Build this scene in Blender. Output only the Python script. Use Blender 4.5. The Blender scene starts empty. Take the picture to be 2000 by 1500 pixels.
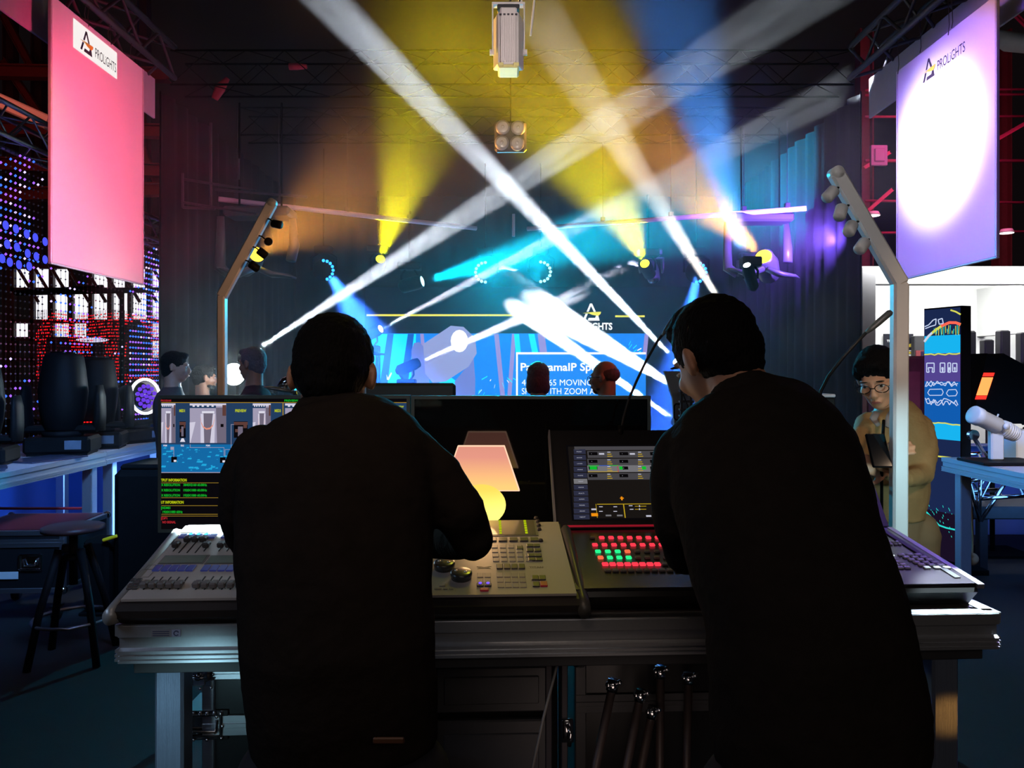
import bpy, bmesh, math, random
from mathutils import Vector, Matrix, Euler, noise
from math import sin, cos, pi, radians as R

S = bpy.context.scene
COL = S.collection
random.seed(7)

# ---------------------------------------------------------------- camera, world, exposure
CAM_H, FPX, HOR = 1.55, 1500.0, 725.0
cd = bpy.data.cameras.new('camera')
cd.sensor_width = 36.0
cd.lens = 36.0 * FPX / 2000.0
cd.shift_y = -(HOR - 750.0) / 2000.0 * -1.0
cd.clip_end = 200
cam = bpy.data.objects.new('camera', cd)
cam.location = (0, 0, CAM_H)
cam.rotation_euler = (R(90), 0, 0)
COL.objects.link(cam)
S.camera = cam

w = bpy.data.worlds.new('world')
S.world = w
w.use_nodes = True
w.node_tree.nodes['Background'].inputs[0].default_value = (0.34, 0.22, 0.26, 1)
w.node_tree.nodes['Background'].inputs[1].default_value = 0.010

S.view_settings.view_transform = 'Standard'
S.view_settings.look = 'None'
S.view_settings.gamma = 1
S.view_settings.use_curve_mapping = False
S.view_settings.exposure = 0.0
cy = S.cycles
cy.volume_bounces = 1
cy.max_bounces = 6
cy.diffuse_bounces = 3
cy.glossy_bounces = 3
cy.sample_clamp_indirect = 4.0
cy.use_denoising = True
cy.caustics_reflective = False
cy.caustics_refractive = False


def P(px, py, Y):
    """The point at depth Y that lies on the sight line of photo pixel (px, py)."""
    return Vector(((px - 1000.0) / FPX * Y, Y, CAM_H - (py - HOR) / FPX * Y))


def ray_plane(px, py, o, n):
    d = Vector(((px - 1000.0) / FPX, 1.0, -(py - HOR) / FPX))
    c = Vector((0, 0, CAM_H))
    t = (Vector(o) - c).dot(n) / d.dot(n)
    return c + d * t


def spot(name, loc, target, power, color, angle, blend=0.3, radius=0.02, streaks=0.0, scale=60.0):
    l = bpy.data.lights.new(name, 'SPOT')
    l.energy = power
    l.color = color
    l.spot_size = R(angle)
    l.spot_blend = blend
    l.shadow_soft_size = radius
    o = bpy.data.objects.new(name, l)
    o.location = loc
    d = (Vector(target) - Vector(loc)).normalized()
    o.rotation_euler = d.to_track_quat('-Z', 'Y').to_euler()
    COL.objects.link(o)
    if streaks > 0:                       # a gobo in the beam: bars of light with dark gaps
        l.use_nodes = True
        nt = l.node_tree
        em = nt.nodes['Emission']
        tc = nt.nodes.new('ShaderNodeTexCoord')
        nz = nt.nodes.new('ShaderNodeTexNoise')
        nz.inputs['Scale'].default_value = scale
        nz.inputs['Detail'].default_value = 1.5
        mp = nt.nodes.new('ShaderNodeMapping')
        mp.inputs['Scale'].default_value = (.06, 1.0, .05)
        nt.links.new(tc.outputs['Normal'], mp.inputs['Vector'])
        nt.links.new(mp.outputs['Vector'], nz.inputs['Vector'])
        mr = nt.nodes.new('ShaderNodeMapRange')
        mr.inputs['From Min'].default_value = 0.42
        mr.inputs['From Max'].default_value = 0.62
        mr.inputs['To Min'].default_value = 1.0 - streaks
        mr.inputs['To Max'].default_value = 1.0 + streaks
        nt.links.new(nz.outputs['Fac'], mr.inputs['Value'])
        nt.links.new(mr.outputs['Result'], em.inputs['Strength'])
    return o


def area(name, loc, target, power, color, sx, sy=None, spread=180):
    l = bpy.data.lights.new(name, 'AREA')
    l.energy = power
    l.color = color
    l.shape = 'RECTANGLE'
    l.size = sx
    l.size_y = sy or sx
    l.spread = R(spread)
    o = bpy.data.objects.new(name, l)
    o.location = loc
    d = (Vector(target) - Vector(loc)).normalized()
    o.rotation_euler = d.to_track_quat('-Z', 'Y').to_euler()
    COL.objects.link(o)
    return o


def point(name, loc, power, color, radius=0.05):
    l = bpy.data.lights.new(name, 'POINT')
    l.energy = power
    l.color = color
    l.shadow_soft_size = radius
    o = bpy.data.objects.new(name, l)
    o.location = loc
    COL.objects.link(o)
    return o


# ---------------------------------------------------------------- the stage beams
WHT = (0.80, 0.90, 1.0)
YEL = (1.0, 0.85, 0.0)
ORA = (1.0, 0.42, 0.04)
BLU = (0.03, 0.16, 1.0)
CYA = (0.0, 0.62, 1.0)
# source point, aim point, power, colour, cone angle, streaks
BEAMS = [
    ('beam_light', P(500, 684, 8.6), P(1010, 354, 7.4), 170e3, WHT, 4.6, 0.95, 240),
    ('beam_light', P(1318, 702, 8.6), P(820, 186, 6.5), 400e3, WHT, 3.8, 0.5, 200),
    ('beam_light', P(1424, 616, 9.2), P(1160, 200, 6.2), 110e3, (1, .95, .82), 4.8, 0.9, 240),
    ('beam_light', P(1314, 818, 8.0), P(1010, 604, 10.45), 800e3, WHT, 4.2, 0.5, 200),
    ('beam_light', P(1345, 770, 8.4), P(1060, 600, 10.45), 520e3, (.75, .88, 1), 9.0, 0.6, 120),
    ('beam_light', P(748, 640, 9.2), P(1160, 425, 8.0), 110e3, WHT, 3.6, 0.9, 260),
    ('beam_light', P(822, 706, 9.2), P(1060, 604, 10.2), 220e3, (.8, .85, 1), 5.0, 0.7, 200),
]
WASH = [
    ('stage_wash', P(500, 497, 7.2), P(800, 300, 5.8), 2200, (1,.38,.05), 44, 1.0),
    ('stage_wash', P(744, 503, 9.0), P(870, 80, 6.2), 12000, YEL, 26, 0.8),
    ('stage_wash', P(1258, 512, 9.0), P(1060, 90, 6.0), 14000, YEL, 30, 0.8),
    ('stage_wash', P(1488, 498, 7.9), P(1180, 210, 6.4), 12000, ORA, 28, 0.8),
    ('stage_wash', P(1457, 512, 7.1), P(1310, 0, 5.6), 17000, (.08, .34, 1), 19, 0.7),
    ('stage_wash', P(640, 530, 9.0), P(740, 690, 8.0), 40000, BLU, 24, 0.9),
    ('stage_wash', P(1363, 532, 9.0), P(1330, 690, 8.4), 40000, BLU, 19, 0.9),
    ('stage_wash', P(945, 530, 9.6), P(1010, 560, 8.2), 900, CYA, 60, 1.0),
    ('stage_wash', P(1060, 530, 9.6), P(1000, 560, 8.2), 900, CYA, 60, 1.0),
    ('violet_fill', P(1640, 470, 7.0), P(1450, 420, 9.2), 1300, (.22, .10, 1), 100, 1.0),  # added lamp for the indigo glow in the haze
    ('stage_wash', P(830, 548, 9.4), P(1140, 466, 9.0), 30000, CYA, 22, 0.7),
]

# ---------------------------------------------------------------- helpers: materials
MATS = {}


def mat(name, col, rough=0.5, metal=0.0, spec=0.5, var=0.0, vscale=20.0, bump=0.0, bscale=60.0,
        stretch=(1, 1, 1), emit=None, estr=0.0, alpha=1.0, trans=0.0):
    if name in MATS:
        return MATS[name]
    m = bpy.data.materials.new(name)
    m.use_nodes = True
    nt = m.node_tree
    b = nt.nodes['Principled BSDF']
    b.inputs['Base Color'].default_value = (*col, 1)
    b.inputs['Roughness'].default_value = rough
    b.inputs['Metallic'].default_value = metal
    b.inputs['Specular IOR Level'].default_value = spec
    if trans:
        b.inputs['Transmission Weight'].default_value = trans
    if emit:
        b.inputs['Emission Color'].default_value = (*emit, 1)
        b.inputs['Emission Strength'].default_value = estr
    if var or bump:
        tc = nt.nodes.new('ShaderNodeTexCoord')
        mp = nt.nodes.new('ShaderNodeMapping')
        mp.inputs['Scale'].default_value = stretch
        nt.links.new(tc.outputs['Object'], mp.inputs['Vector'])
        if var:
            nz = nt.nodes.new('ShaderNodeTexNoise')
            nz.inputs['Scale'].default_value = vscale
            nz.inputs['Detail'].default_value = 4
            nt.links.new(mp.outputs['Vector'], nz.inputs['Vector'])
            mx = nt.nodes.new('ShaderNodeMix')
            mx.data_type = 'RGBA'
            mx.inputs['A'].default_value = (*[max(0, c * (1 - var)) for c in col], 1)
            mx.inputs['B'].default_value = (*[min(1, c * (1 + var)) for c in col], 1)
            nt.links.new(nz.outputs['Fac'], mx.inputs['Factor'])
            nt.links.new(mx.outputs['Result'], b.inputs['Base Color'])
        if bump:
            n2 = nt.nodes.new('ShaderNodeTexNoise')
            n2.inputs['Scale'].default_value = bscale
            n2.inputs['Detail'].default_value = 3
            nt.links.new(mp.outputs['Vector'], n2.inputs['Vector'])
            bp = nt.nodes.new('ShaderNodeBump')
            bp.inputs['Strength'].default_value = bump
            bp.inputs['Distance'].default_value = 0.01
            nt.links.new(n2.outputs['Fac'], bp.inputs['Height'])
            nt.links.new(bp.outputs['Normal'], b.inputs['Normal'])
    MATS[name] = m
    return m


def glow(name, col, strength=1.0):
    """Something that gives off light: a lens, a lit key, a screen."""
    if name in MATS:
        return MATS[name]
    m = bpy.data.materials.new(name)
    m.use_nodes = True
    nt = m.node_tree
    nt.nodes.clear()
    o = nt.nodes.new('ShaderNodeOutputMaterial')
    e = nt.nodes.new('ShaderNodeEmission')
    e.inputs[0].default_value = (*col, 1)
    e.inputs[1].default_value = strength
    nt.links.new(e.outputs[0], o.inputs['Surface'])
    MATS[name] = m
    return m


def rgb(h):
    """sRGB hex to linear"""
    v = [int(h[i:i + 2], 16) / 255 for i in (0, 2, 4)]
    return tuple(c / 12.92 if c <= 0.04045 else ((c + 0.055) / 1.055) ** 2.4 for c in v)


M_black = mat('black_plastic', (.006, .006, .0065), .6, spec=.12, var=.3)
M_matte = mat('black_matte', (.006, .006, .006), .9, spec=.08, var=.3)
M_gloss = mat('black_gloss', (.004, .004, .005), .08, spec=.6, var=.1)
M_dark = mat('dark_grey_plastic', (.045, .045, .05), .5, var=.2)
M_grey = mat('grey_plastic', (.22, .22, .23), .5, var=.15)
M_white = mat('white_paint', (.78, .78, .78), .4, var=.04)
M_alu = mat('brushed_aluminium', (.62, .64, .68), .36, 1.0, var=.12, vscale=6, stretch=(1, 30, 30), bump=.05)
M_chrome = mat('chrome', (.75, .77, .8), .12, 1.0, var=.05)
M_cable = mat('black_rubber', (.01, .01, .01), .6, var=.2)
M_red = mat('red_plastic', (.45, .02, .03), .5, var=.1)

# ---------------------------------------------------------------- helpers: geometry


class MB:
    """Collects closed shapes, then links them as ONE mesh object."""

    def __init__(self, M=None):
        self.v, self.f, self.mi, self.sm = [], [], [], []
        self.M = M or Matrix.Identity(4)
        self.m = 0
        self.smooth = False

    def add(self, vs, fs):
        b = len(self.v)
        self.v += [self.M @ Vector(p) for p in vs]
        self.f += [tuple(b + i for i in f) for f in fs]
        self.mi += [self.m] * len(fs)
        self.sm += [self.smooth] * len(fs)
        return self

    def box(self, c, s, ch=0.0, rot=None):
        """box with centre c, size s, chamfered edges ch"""
        hx, hy, hz = s[0] / 2, s[1] / 2, s[2] / 2
        T = Matrix.Translation(Vector(c)) @ (rot.to_4x4() if rot else Matrix.Identity(4))
        if ch <= 0:
            vs = [T @ Vector((x * hx, y * hy, z * hz)) for x in (-1, 1) for y in (-1, 1) for z in (-1, 1)]
            return self.add(vs, [(0, 1, 3, 2), (4, 6, 7, 5), (0, 4, 5, 1), (2, 3, 7, 6), (0, 2, 6, 4), (1, 5, 7, 3)])
        ch = min(ch, hx * .95, hy * .95, hz * .95)
        vs, ix = [], {}
        for x in (-1, 1):
            for y in (-1, 1):
                for z in (-1, 1):
                    for a in range(3):
                        p = [x * hx, y * hy, z * hz]
                        for b in range(3):
                            if b != a:
                                p[b] -= (x, y, z)[b] * ch
                        ix[(x, y, z, a)] = len(vs)
                        vs.append(T @ Vector(p))
        fs = []
        for a in range(3):
            b, c2 = (a + 1) % 3, (a + 2) % 3
            for s1 in (-1, 1):
                q = []
                for (u, v_) in ((-1, -1), (1, -1), (1, 1), (-1, 1)):
                    k = [0, 0, 0]
                    k[a], k[b], k[c2] = s1, u, v_
                    q.append(ix[(*k, a)])
                fs.append(tuple(q if s1 > 0 else q[::-1]))
            for u in (-1, 1):
                for v_ in (-1, 1):      # edge along axis a, between faces b and c2
                    k0, k1 = [0] * 3, [0] * 3
                    k0[a], k0[b], k0[c2] = -1, u, v_
                    k1[a], k1[b], k1[c2] = 1, u, v_
                    q = [ix[(*k0, b)], ix[(*k1, b)], ix[(*k1, c2)], ix[(*k0, c2)]]
                    fs.append(tuple(q if u * v_ < 0 else q[::-1]))
        for x in (-1, 1):
            for y in (-1, 1):
                for z in (-1, 1):
                    q = [ix[(x, y, z, a)] for a in range(3)]
                    fs.append(tuple(q if x * y * z > 0 else q[::-1]))
        return self.add(vs, fs)

    def cyl(self, p0, p1, r0, r1=None, seg=16, caps=True):
        r1 = r0 if r1 is None else r1
        return self.loft([(p0, r0, r0), (p1, r1, r1)], seg, caps)

    def loft(self, rings, seg=16, caps=True, up=None):
        """rings: (centre, a, b): ellipses swept along the path through the centres"""
        cs = [Vector(r[0]) for r in rings]
        n = len(cs)
        vs, fs = [], []
        d0 = (cs[-1] - cs[0]).normalized()
        ref = Vector(up) if up else (Vector((1, 0, 0)) if abs(d0.x) < .8 else Vector((0, 1, 0)))
        for i, r in enumerate(rings):
            if i == 0:
                d = cs[1] - cs[0]
            elif i == n - 1:
                d = cs[-1] - cs[-2]
            else:
                d = (cs[i + 1] - cs[i]).normalized() + (cs[i] - cs[i - 1]).normalized()
            if d.length < 1e-9:
                d = d0
            d = d.normalized()
            x = (ref - d * ref.dot(d))
            x = x.normalized() if x.length > 1e-6 else d.orthogonal().normalized()
            y = d.cross(x)
            for k in range(seg):
                t = 2 * pi * k / seg
                vs.append(cs[i] + x * (cos(t) * r[1]) + y * (sin(t) * r[2]))
        for i in range(n - 1):
            for k in range(seg):
                k2 = (k + 1) % seg
                fs.append((i * seg + k, i * seg + k2, (i + 1) * seg + k2, (i + 1) * seg + k))
        if caps:
            fs.append(tuple(range(seg))[::-1])
            fs.append(tuple((n - 1) * seg + k for k in range(seg)))
        return self.add(vs, fs)

    def tube(self, pts, r, seg=8):
        return self.loft([(p, r, r) for p in pts], seg)

    def ell(self, c, r, seg=16, rings=10, rot=None):
        """ellipsoid"""
        T = Matrix.Translation(Vector(c)) @ (rot.to_4x4() if rot else Matrix.Identity(4))
        r = (r, r, r) if isinstance(r, (int, float)) else r
        vs = [T @ Vector((0, 0, -r[2]))]
        for i in range(1, rings):
            a = -pi / 2 + pi * i / rings
            for k in range(seg):
                t = 2 * pi * k / seg
                vs.append(T @ Vector((r[0] * cos(a) * cos(t), r[1] * cos(a) * sin(t), r[2] * sin(a))))
        vs.append(T @ Vector((0, 0, r[2])))
        fs = [(0, 1 + (k + 1) % seg, 1 + k) for k in range(seg)]
        for i in range(rings - 2):
            for k in range(seg):
                a, b = 1 + i * seg + k, 1 + i * seg + (k + 1) % seg
                fs.append((a, b, b + seg, a + seg))
        e = len(vs) - 1
        fs += [(e, 1 + (rings - 2) * seg + k, 1 + (rings - 2) * seg + (k + 1) % seg) for k in range(seg)]
        return self.add(vs, fs)

    def prism(self, poly, z0, z1, T=None):
        """polygon in the xy plane extruded from z0 to z1, under T"""
        T = T or Matrix.Identity(4)
        n = len(poly)
        vs = [T @ Vector((p[0], p[1], z0)) for p in poly] + [T @ Vector((p[0], p[1], z1)) for p in poly]
        fs = [tuple(range(n))[::-1], tuple(range(n, 2 * n))]
        fs += [(i, (i + 1) % n, n + (i + 1) % n, n + i) for i in range(n)]
        return self.add(vs, fs)

    def build(self, name, mats, parent=None, inv=None, label=None):
        me = bpy.data.meshes.new(name)
        vs = self.v
        if inv is not None:
            vs = [inv @ p for p in vs]
        me.from_pydata([tuple(p) for p in vs], [], self.f)
        for m in (mats if isinstance(mats, (list, tuple)) else [mats]):
            me.materials.append(m)
        me.polygons.foreach_set('material_index', self.mi)
        me.polygons.foreach_set('use_smooth', self.sm)
        me.update()
        o = bpy.data.objects.new(name, me)
        COL.objects.link(o)
        if parent is not None:
            o.parent = parent
        if label:
            o['label'] = label
        return o


def thing(name, label, cat, loc=(0, 0, 0), rotz=0.0, group=None):
    o = bpy.data.objects.new(name, None)
    COL.objects.link(o)
    o.location = loc
    o.rotation_euler = (0, 0, rotz)
    o.empty_display_size = .1
    o['label'] = label
    o['category'] = cat
    if group:
        o['group'] = group
    return o


def tag(o, label, cat, group=None, kind=None):
    if label:
        o['label'] = label
    if cat:
        o['category'] = cat
    if group:
        o['group'] = group
    if kind:
        o['kind'] = kind
    return o


def struct(o):
    o['kind'] = 'structure'
    return o


def TM(o):
    """matrix of a thing's empty (before the depsgraph has run)"""
    return Matrix.Translation(o.location) @ o.rotation_euler.to_matrix().to_4x4()


def dup(root, loc, rotz, label=None, group=None, scale=None):
    r = root.copy()
    COL.objects.link(r)
    r.location = loc
    r.rotation_euler = (0, 0, rotz)
    if scale:
        r.scale = (scale,) * 3
    if label:
        r['label'] = label
    if group:
        r['group'] = group
    for ch in list(root.children):
        c = ch.copy()
        COL.objects.link(c)
        c.parent = r
        for g in ch.children:
            d = g.copy()
            COL.objects.link(d)
            d.parent = c
    return r


def bake(o):
    """apply an object's modifiers into its mesh"""
    dg = bpy.context.evaluated_depsgraph_get()
    me = bpy.data.meshes.new_from_object(o.evaluated_get(dg))
    o.modifiers.clear()
    old = o.data
    o.data = me
    bpy.data.meshes.remove(old)
    return o


def meld(o, voxel, smooth=6, fac=.5):
    """overlapping closed shapes to one continuous skin"""
    rm = o.modifiers.new('r', 'REMESH')
    rm.mode = 'VOXEL'
    rm.voxel_size = voxel
    rm.use_smooth_shade = True
    if smooth:
        sm = o.modifiers.new('s', 'SMOOTH')
        sm.iterations = smooth
        sm.factor = fac
    mats = [m for m in o.data.materials]
    bake(o)
    o.data.materials.clear()
    for m in mats[:1]:
        o.data.materials.append(m)
    return o


_txt = {}


def text_geo(s, bold=0.0):
    key = (s, bold)
    if key not in _txt:
        cu = bpy.data.curves.new('t', 'FONT')
        cu.body = s
        cu.size = 1
        cu.resolution_u = 3
        cu.offset = bold
        ob = bpy.data.objects.new('t', cu)
        COL.objects.link(ob)
        bpy.context.view_layer.update()
        dg = bpy.context.evaluated_depsgraph_get()
        me = bpy.data.meshes.new_from_object(ob.evaluated_get(dg))
        vs = [v.co.copy() for v in me.vertices]
        fs = [tuple(p.vertices) for p in me.polygons]
        bpy.data.objects.remove(ob)
        bpy.data.curves.remove(cu)
        bpy.data.meshes.remove(me)
        _txt[key] = (vs, fs)
    return _txt[key]


def put_text(mb, s, x, y, h, T, z=0.0, w=None, bold=0.0, align='l'):
    """letters of cap height h at (x, y) of the plane T (x right, y up, z out)"""
    vs, fs = text_geo(s, bold)
    if not vs:
        return
    x0, x1 = min(v.x for v in vs), max(v.x for v in vs)
    k = h / .70
    kx = w / (x1 - x0) if w else k
    off = {'l': -x0 * kx, 'c': -(x0 + x1) / 2 * kx}[align]
    mb.add([T @ Vector((x + v.x * kx + off, y + v.y * k, z)) for v in vs], fs)


def rect(mb, x0, y0, x1, y1, T, z=0.0):
    mb.add([T @ Vector(p) for p in ((x0, y0, z), (x1, y0, z), (x1, y1, z), (x0, y1, z))], [(0, 1, 2, 3)])


def slab(mb, x0, y0, x1, y1, T, z0, z1):
    mb.prism([(x0, y0), (x1, y0), (x1, y1), (x0, y1)], z0, z1, T)


def frame_T(o, x, y):
    """matrix with origin o, unit axes x and y, z out"""
    x = Vector(x).normalized()
    z = x.cross(Vector(y)).normalized()
    y = z.cross(x)
    return Matrix(((x.x, y.x, z.x, o[0]), (x.y, y.y, z.y, o[1]), (x.z, y.z, z.z, o[2]), (0, 0, 0, 1)))


def logo(mb, x, y, h, T, z, mi=(0, 1), text=True, side=False, tw=None):
    """a triangular letter A crossed by a swoosh, lettering beside or under it"""
    mb.m = mi[0]
    k = h
    mb.prism([(x + k * a, y + k * b) for a, b in ((.30, .52), (.50, 1), (.62, 1), (.84, .52), (.72, .52), (.56, .86), (.42, .52))], z, z + .001, T)
    mb.prism([(x + k * a, y + k * b) for a, b in ((.06, 0), (.24, .40), (.37, .40), (.20, 0))], z, z + .001, T)
    mb.prism([(x + k * a, y + k * b) for a, b in ((.36, 0), (.42, .16), (.80, .16), (.86, .30), (.98, .30), (1.06, 0))], z, z + .001, T)
    mb.m = mi[1]
    mb.prism([(x + k * a, y + k * b) for a, b in ((.05, .44), (.62, .50), (1.15, .52), (1.12, .40), (.98, .28), (.62, .34), (.45, .42))], z, z + .0015, T)
    mb.m = mi[0]
    if text:
        if side:
            put_text(mb, 'PROLiGHTS', x + h * 1.32, y + h * .12, h * .46, T, z + .001, w=tw)
        else:
            put_text(mb, 'PROLiGHTS', x + h * .55, y - h * .62, h * .40, T, z + .001, bold=.02, align='c', w=tw)

# ================================================================ LIGHTS (stage beams and washes, with one added violet fill)
for n_, a_, b_, pw_, c_, an_, st_, sc_ in BEAMS:
    spot(n_, a_, b_, pw_, c_, an_, .35, .02, st_, sc_)
for n_, a_, b_, pw_, c_, an_, bl_ in WASH:
    spot(n_, a_ + (b_ - a_).normalized() * .05, b_, pw_, c_, an_, bl_, .04)

# ================================================================ THE SETTING
M_floor = mat('dark_carpet', (.012, .010, .0105), .7, var=.35, vscale=9, bump=.3, bscale=300)
b = MB()
b.box((0, 8, -.05), (40, 34, .1))
struct(b.build('floor', M_floor))

# black stage box at the back: pleated drapes on three sides
M_drape = mat('black_velvet_drape', (.006, .006, .008), .95, spec=.15, var=.3, vscale=8)


def drape(name, p0, p1, z0, z1, pitch, amp, m, n_up=2):
    b = MB()
    b.smooth = True
    p0, p1 = Vector(p0), Vector(p1)
    L = (p1 - p0).length
    d = (p1 - p0) / L
    nrm = Vector((-d.y, d.x, 0))
    n = int(L / pitch * 6)
    vs, fs = [], []
    for side in (0, 1):
        for j in range(n_up + 1):
            z = z0 + (z1 - z0) * j / n_up
            for i in range(n + 1):
                s = L * i / n
                a = amp * (sin(2 * pi * s / pitch) + .35 * sin(2 * pi * s / pitch * .37 + 1.3)) * (1.1 - .3 * j / n_up)
                q = p0 + d * s + nrm * (a + side * .01)
                vs.append((q.x, q.y, z))
    W = n + 1
    for side in (0, 1):
        o = side * W * (n_up + 1)
        for j in range(n_up):
            for i in range(n):
                f = (o + j * W + i, o + j * W + i + 1, o + (j + 1) * W + i + 1, o + (j + 1) * W + i)
                fs.append(f if side == 0 else f[::-1])
    o1 = W * (n_up + 1)
    for i in range(n):
        fs.append((i, o1 + i, o1 + i + 1, i + 1))
        t = n_up * W
        fs.append((t + i, t + i + 1, o1 + t + i + 1, o1 + t + i))
    b.add(vs, fs)
    return b.build(name, m)


tag(drape('side_curtain', (-3.12, 6.85, 0), (-3.12, 10.9, 0), .02, 4.05, .26, .035, M_drape),
    'black pleated stage curtain between the bead curtain and the bearded man', 'curtain')
tag(drape('side_curtain', (3.12, 10.9, 0), (3.12, 6.85, 0), .02, 4.05, .26, .035, M_drape),
    'black pleated stage curtain beside the white exhibition booth', 'curtain')
tag(drape('back_curtain', (3.1, 11.0, 0), (-3.1, 11.0, 0), .02, 4.05, .3, .035, M_drape),
    'wide black curtain across the back behind the video wall', 'curtain')


# ---- lattice truss
def truss(name, p0, p1, w, m, label, group=None, bays=None, r=.022, lace_r=.010, kind3=False):
    p0, p1 = Vector(p0), Vector(p1)
    d = p1 - p0
    L = d.length
    d.normalize()
    sx = d.cross(Vector((0, 0, 1))).normalized()
    t = thing(name, label, 'truss', p0, 0, group)
    inv = TM(t).inverted()
    cs = [(-w / 2, -w / 2), (w / 2, -w / 2), (w / 2, w / 2), (-w / 2, w / 2)]
    if kind3:
        cs = [(-w / 2, 0), (w / 2, 0), (0, w * .86)]
    off = [sx * a + Vector((0, 0, 1)) * c for a, c in cs]
    for o in off:
        b = MB()
        b.smooth = True
        b.cyl(p0 + o, p1 + o, r, seg=8)
        b.build('chord', m, t, inv)
    n = bays or max(2, int(L / (w * 1.1)))
    b = MB()
    b.smooth = True
    for k in range(len(off)):
        o1, o2 = off[k], off[(k + 1) % len(off)]
        for i in range(n):
            a = p0 + d * (L * i / n) + (o1 if i % 2 == 0 else o2)
            c = p0 + d * (L * (i + 1) / n) + (o2 if i % 2 == 0 else o1)
            b.cyl(a, c, lace_r, seg=6, caps=False)
    b.build('lacing', m, t, inv)
    return t


M_tr = mat('black_truss_paint', (.0012, .0012, .0014), .9, 0, spec=.03, var=.2)
M_tra = mat('bare_truss_aluminium', (.5, .5, .52), .4, .9, var=.15)
M_trw = mat('grey_truss_paint', (.03, .026, .034), .6, .2, var=.2)
truss('ceiling_truss', (-3.10, 4.3, 4.26), (-3.10, 6.75, 4.26), .27, M_trw, 'dark lattice truss over the pink banner', r=.026, lace_r=.014)
truss('ceiling_truss', (3.10, 4.3, 4.26), (3.10, 6.75, 4.26), .27, M_trw, 'dark lattice truss over the white banner', r=.026, lace_r=.014)
truss('stage_truss', (-3.0, 6.9, 4.22), (3.0, 6.9, 4.22), .3, M_tr, 'front black lattice truss across the top of the stage', r=.010, lace_r=.004)
truss('stage_truss', (-3.0, 8.6, 4.30), (3.0, 8.6, 4.30), .3, M_tr, 'second black lattice truss, above the ring lights', r=.010, lace_r=.004)
truss('bead_curtain_truss', (-4.2, 5.6, 3.58), (-4.2, 8.0, 3.58), .26, M_tra, 'bare aluminium truss along the top of the blue bead curtain')
truss('bead_curtain_truss', (-4.15, 8.2, 3.16), (-4.15, 9.9, 3.16), .24, M_tra, 'short aluminium truss behind the right edge of the pink banner')

# fascia boards below the two ceiling trusses
M_fas = mat('pale_fascia', (.42, .38, .46), .6, var=.08)
for sx, lb in ((-1, 'pale fascia board hanging behind the pink banner'), (1, 'pale fascia board hanging behind the white banner')):
    b = MB()
    b.box((sx * 3.16, 5.45, 3.955), (.02, 2.66, .35), .003)
    tag(b.build('fascia_board', M_fas), lb, 'fascia board')

# dim light of the hall behind the camera
area('hall_behind', (.5, -3.0, 3.2), (0, 2, 1), 16, (1, .84, .74), 3.0, 1.5)

# ---- hanging banners
M_ban = mat('banner_fabric', (.80, .80, .80), .8, var=.02, vscale=3)
M_bedge = mat('banner_edge_profile', (.62, .60, .62), .5, .4, var=.1)
M_ink = mat('banner_ink', (.03, .02, .04), .7, var=.1)
M_gold = mat('banner_yellow_ink', (.80, .62, .05), .7, var=.1)
M_patch = mat('projected_patch_white', (.97, .95, .93), .8, var=.02)


def banner(sx, label):
    t = thing('hanging_banner', label, 'banner', (sx * 3.0, 5.6, 2.26))
    if sx < 0:
        y0, y1 = -.6, .62
        T = frame_T((0.008, y0, 0), (0, 1, 0), (0, 0, 1))
    else:
        y0, y1 = -.84, .36
        T = frame_T((-0.008, y1, 0), (0, -1, 0), (0, 0, 1))
    W, H = y1 - y0, (1.74 if sx < 0 else 1.62)
    b = MB()
    b.box((0, (y0 + y1) / 2, H / 2), (.014, W, H), .003)
    b.build('fabric_face', M_ban, t)
    b = MB()
    for yy in (y0 - .012, y1 + .012):
        b.box((0, yy, H / 2), (.022, .016, H), .003)
    b.box((0, (y0 + y1) / 2, -.006), (.022, W + .04, .012), .003)
    b.build('edge_frame', M_bedge, t)
    b = MB()
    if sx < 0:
        # projected white light, put in as a glowing slab behind the mark
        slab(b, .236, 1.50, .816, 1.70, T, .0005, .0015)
        b.build('projected_patch', glow('projected_patch_glow', (1, .93, .90), .95), t)
        b = MB()
        logo(b, .31, 1.525, .150, T, .002, side=True, tw=.29)
    else:
        logo(b, .363, 1.385, .150, T, .001, side=True, tw=.33)
    b.build('printed_mark', [M_ink, M_gold], t)
    return t


banner(-1, 'tall white banner lit pink with a white light patch round its name')
banner(1, 'tall white banner with a violet-white spot on it')
# spots that light the banners from mid-air, without fixtures
spot('banner_light', (-1.2, 4.3, 2.6), (-3.0, 5.5, 3.0), 420, (1, .085, .20), 66, .9, .1)
spot('banner_light', (-2.2, 4.3, 4.3), (-3.0, 5.0, 3.0), 22, (1, .75, .05), 34, .9, .1)
spot('banner_light', (.2, 5.0, 3.0), (3.0, 5.42, 3.15), 1500, (.9, .8, 1), 27, .85, .1)
spot('banner_light', (1.2, 4.6, 3.6), (3.0, 5.3, 3.0), 330, (.36, .17, 1), 62, .6, .1)
for sx, lst in ((-1, (5.32, 5.36, 5.63, 5.66, 5.96)), (1, (5.16, 5.20, 5.56, 5.88))):
    for i, yy in enumerate(lst):
        b = MB()
        x = sx * 2.96
        zb = 3.99 if sx < 0 else 3.86
        b.tube([(x, yy, 4.17), (x, yy + .015, 4.10), (x + sx * .004, yy + .005, zb + .04), (x, yy + .012, zb - .03 * (i % 2))], .0028, 6)
        tag(b.build('cable_tie', M_cable), 'black cable tail tied to the truss over the %s banner' % ('pink' if sx < 0 else 'white'),
            'cable', 'cable tails over the %s banner' % ('pink' if sx < 0 else 'white'))

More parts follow.
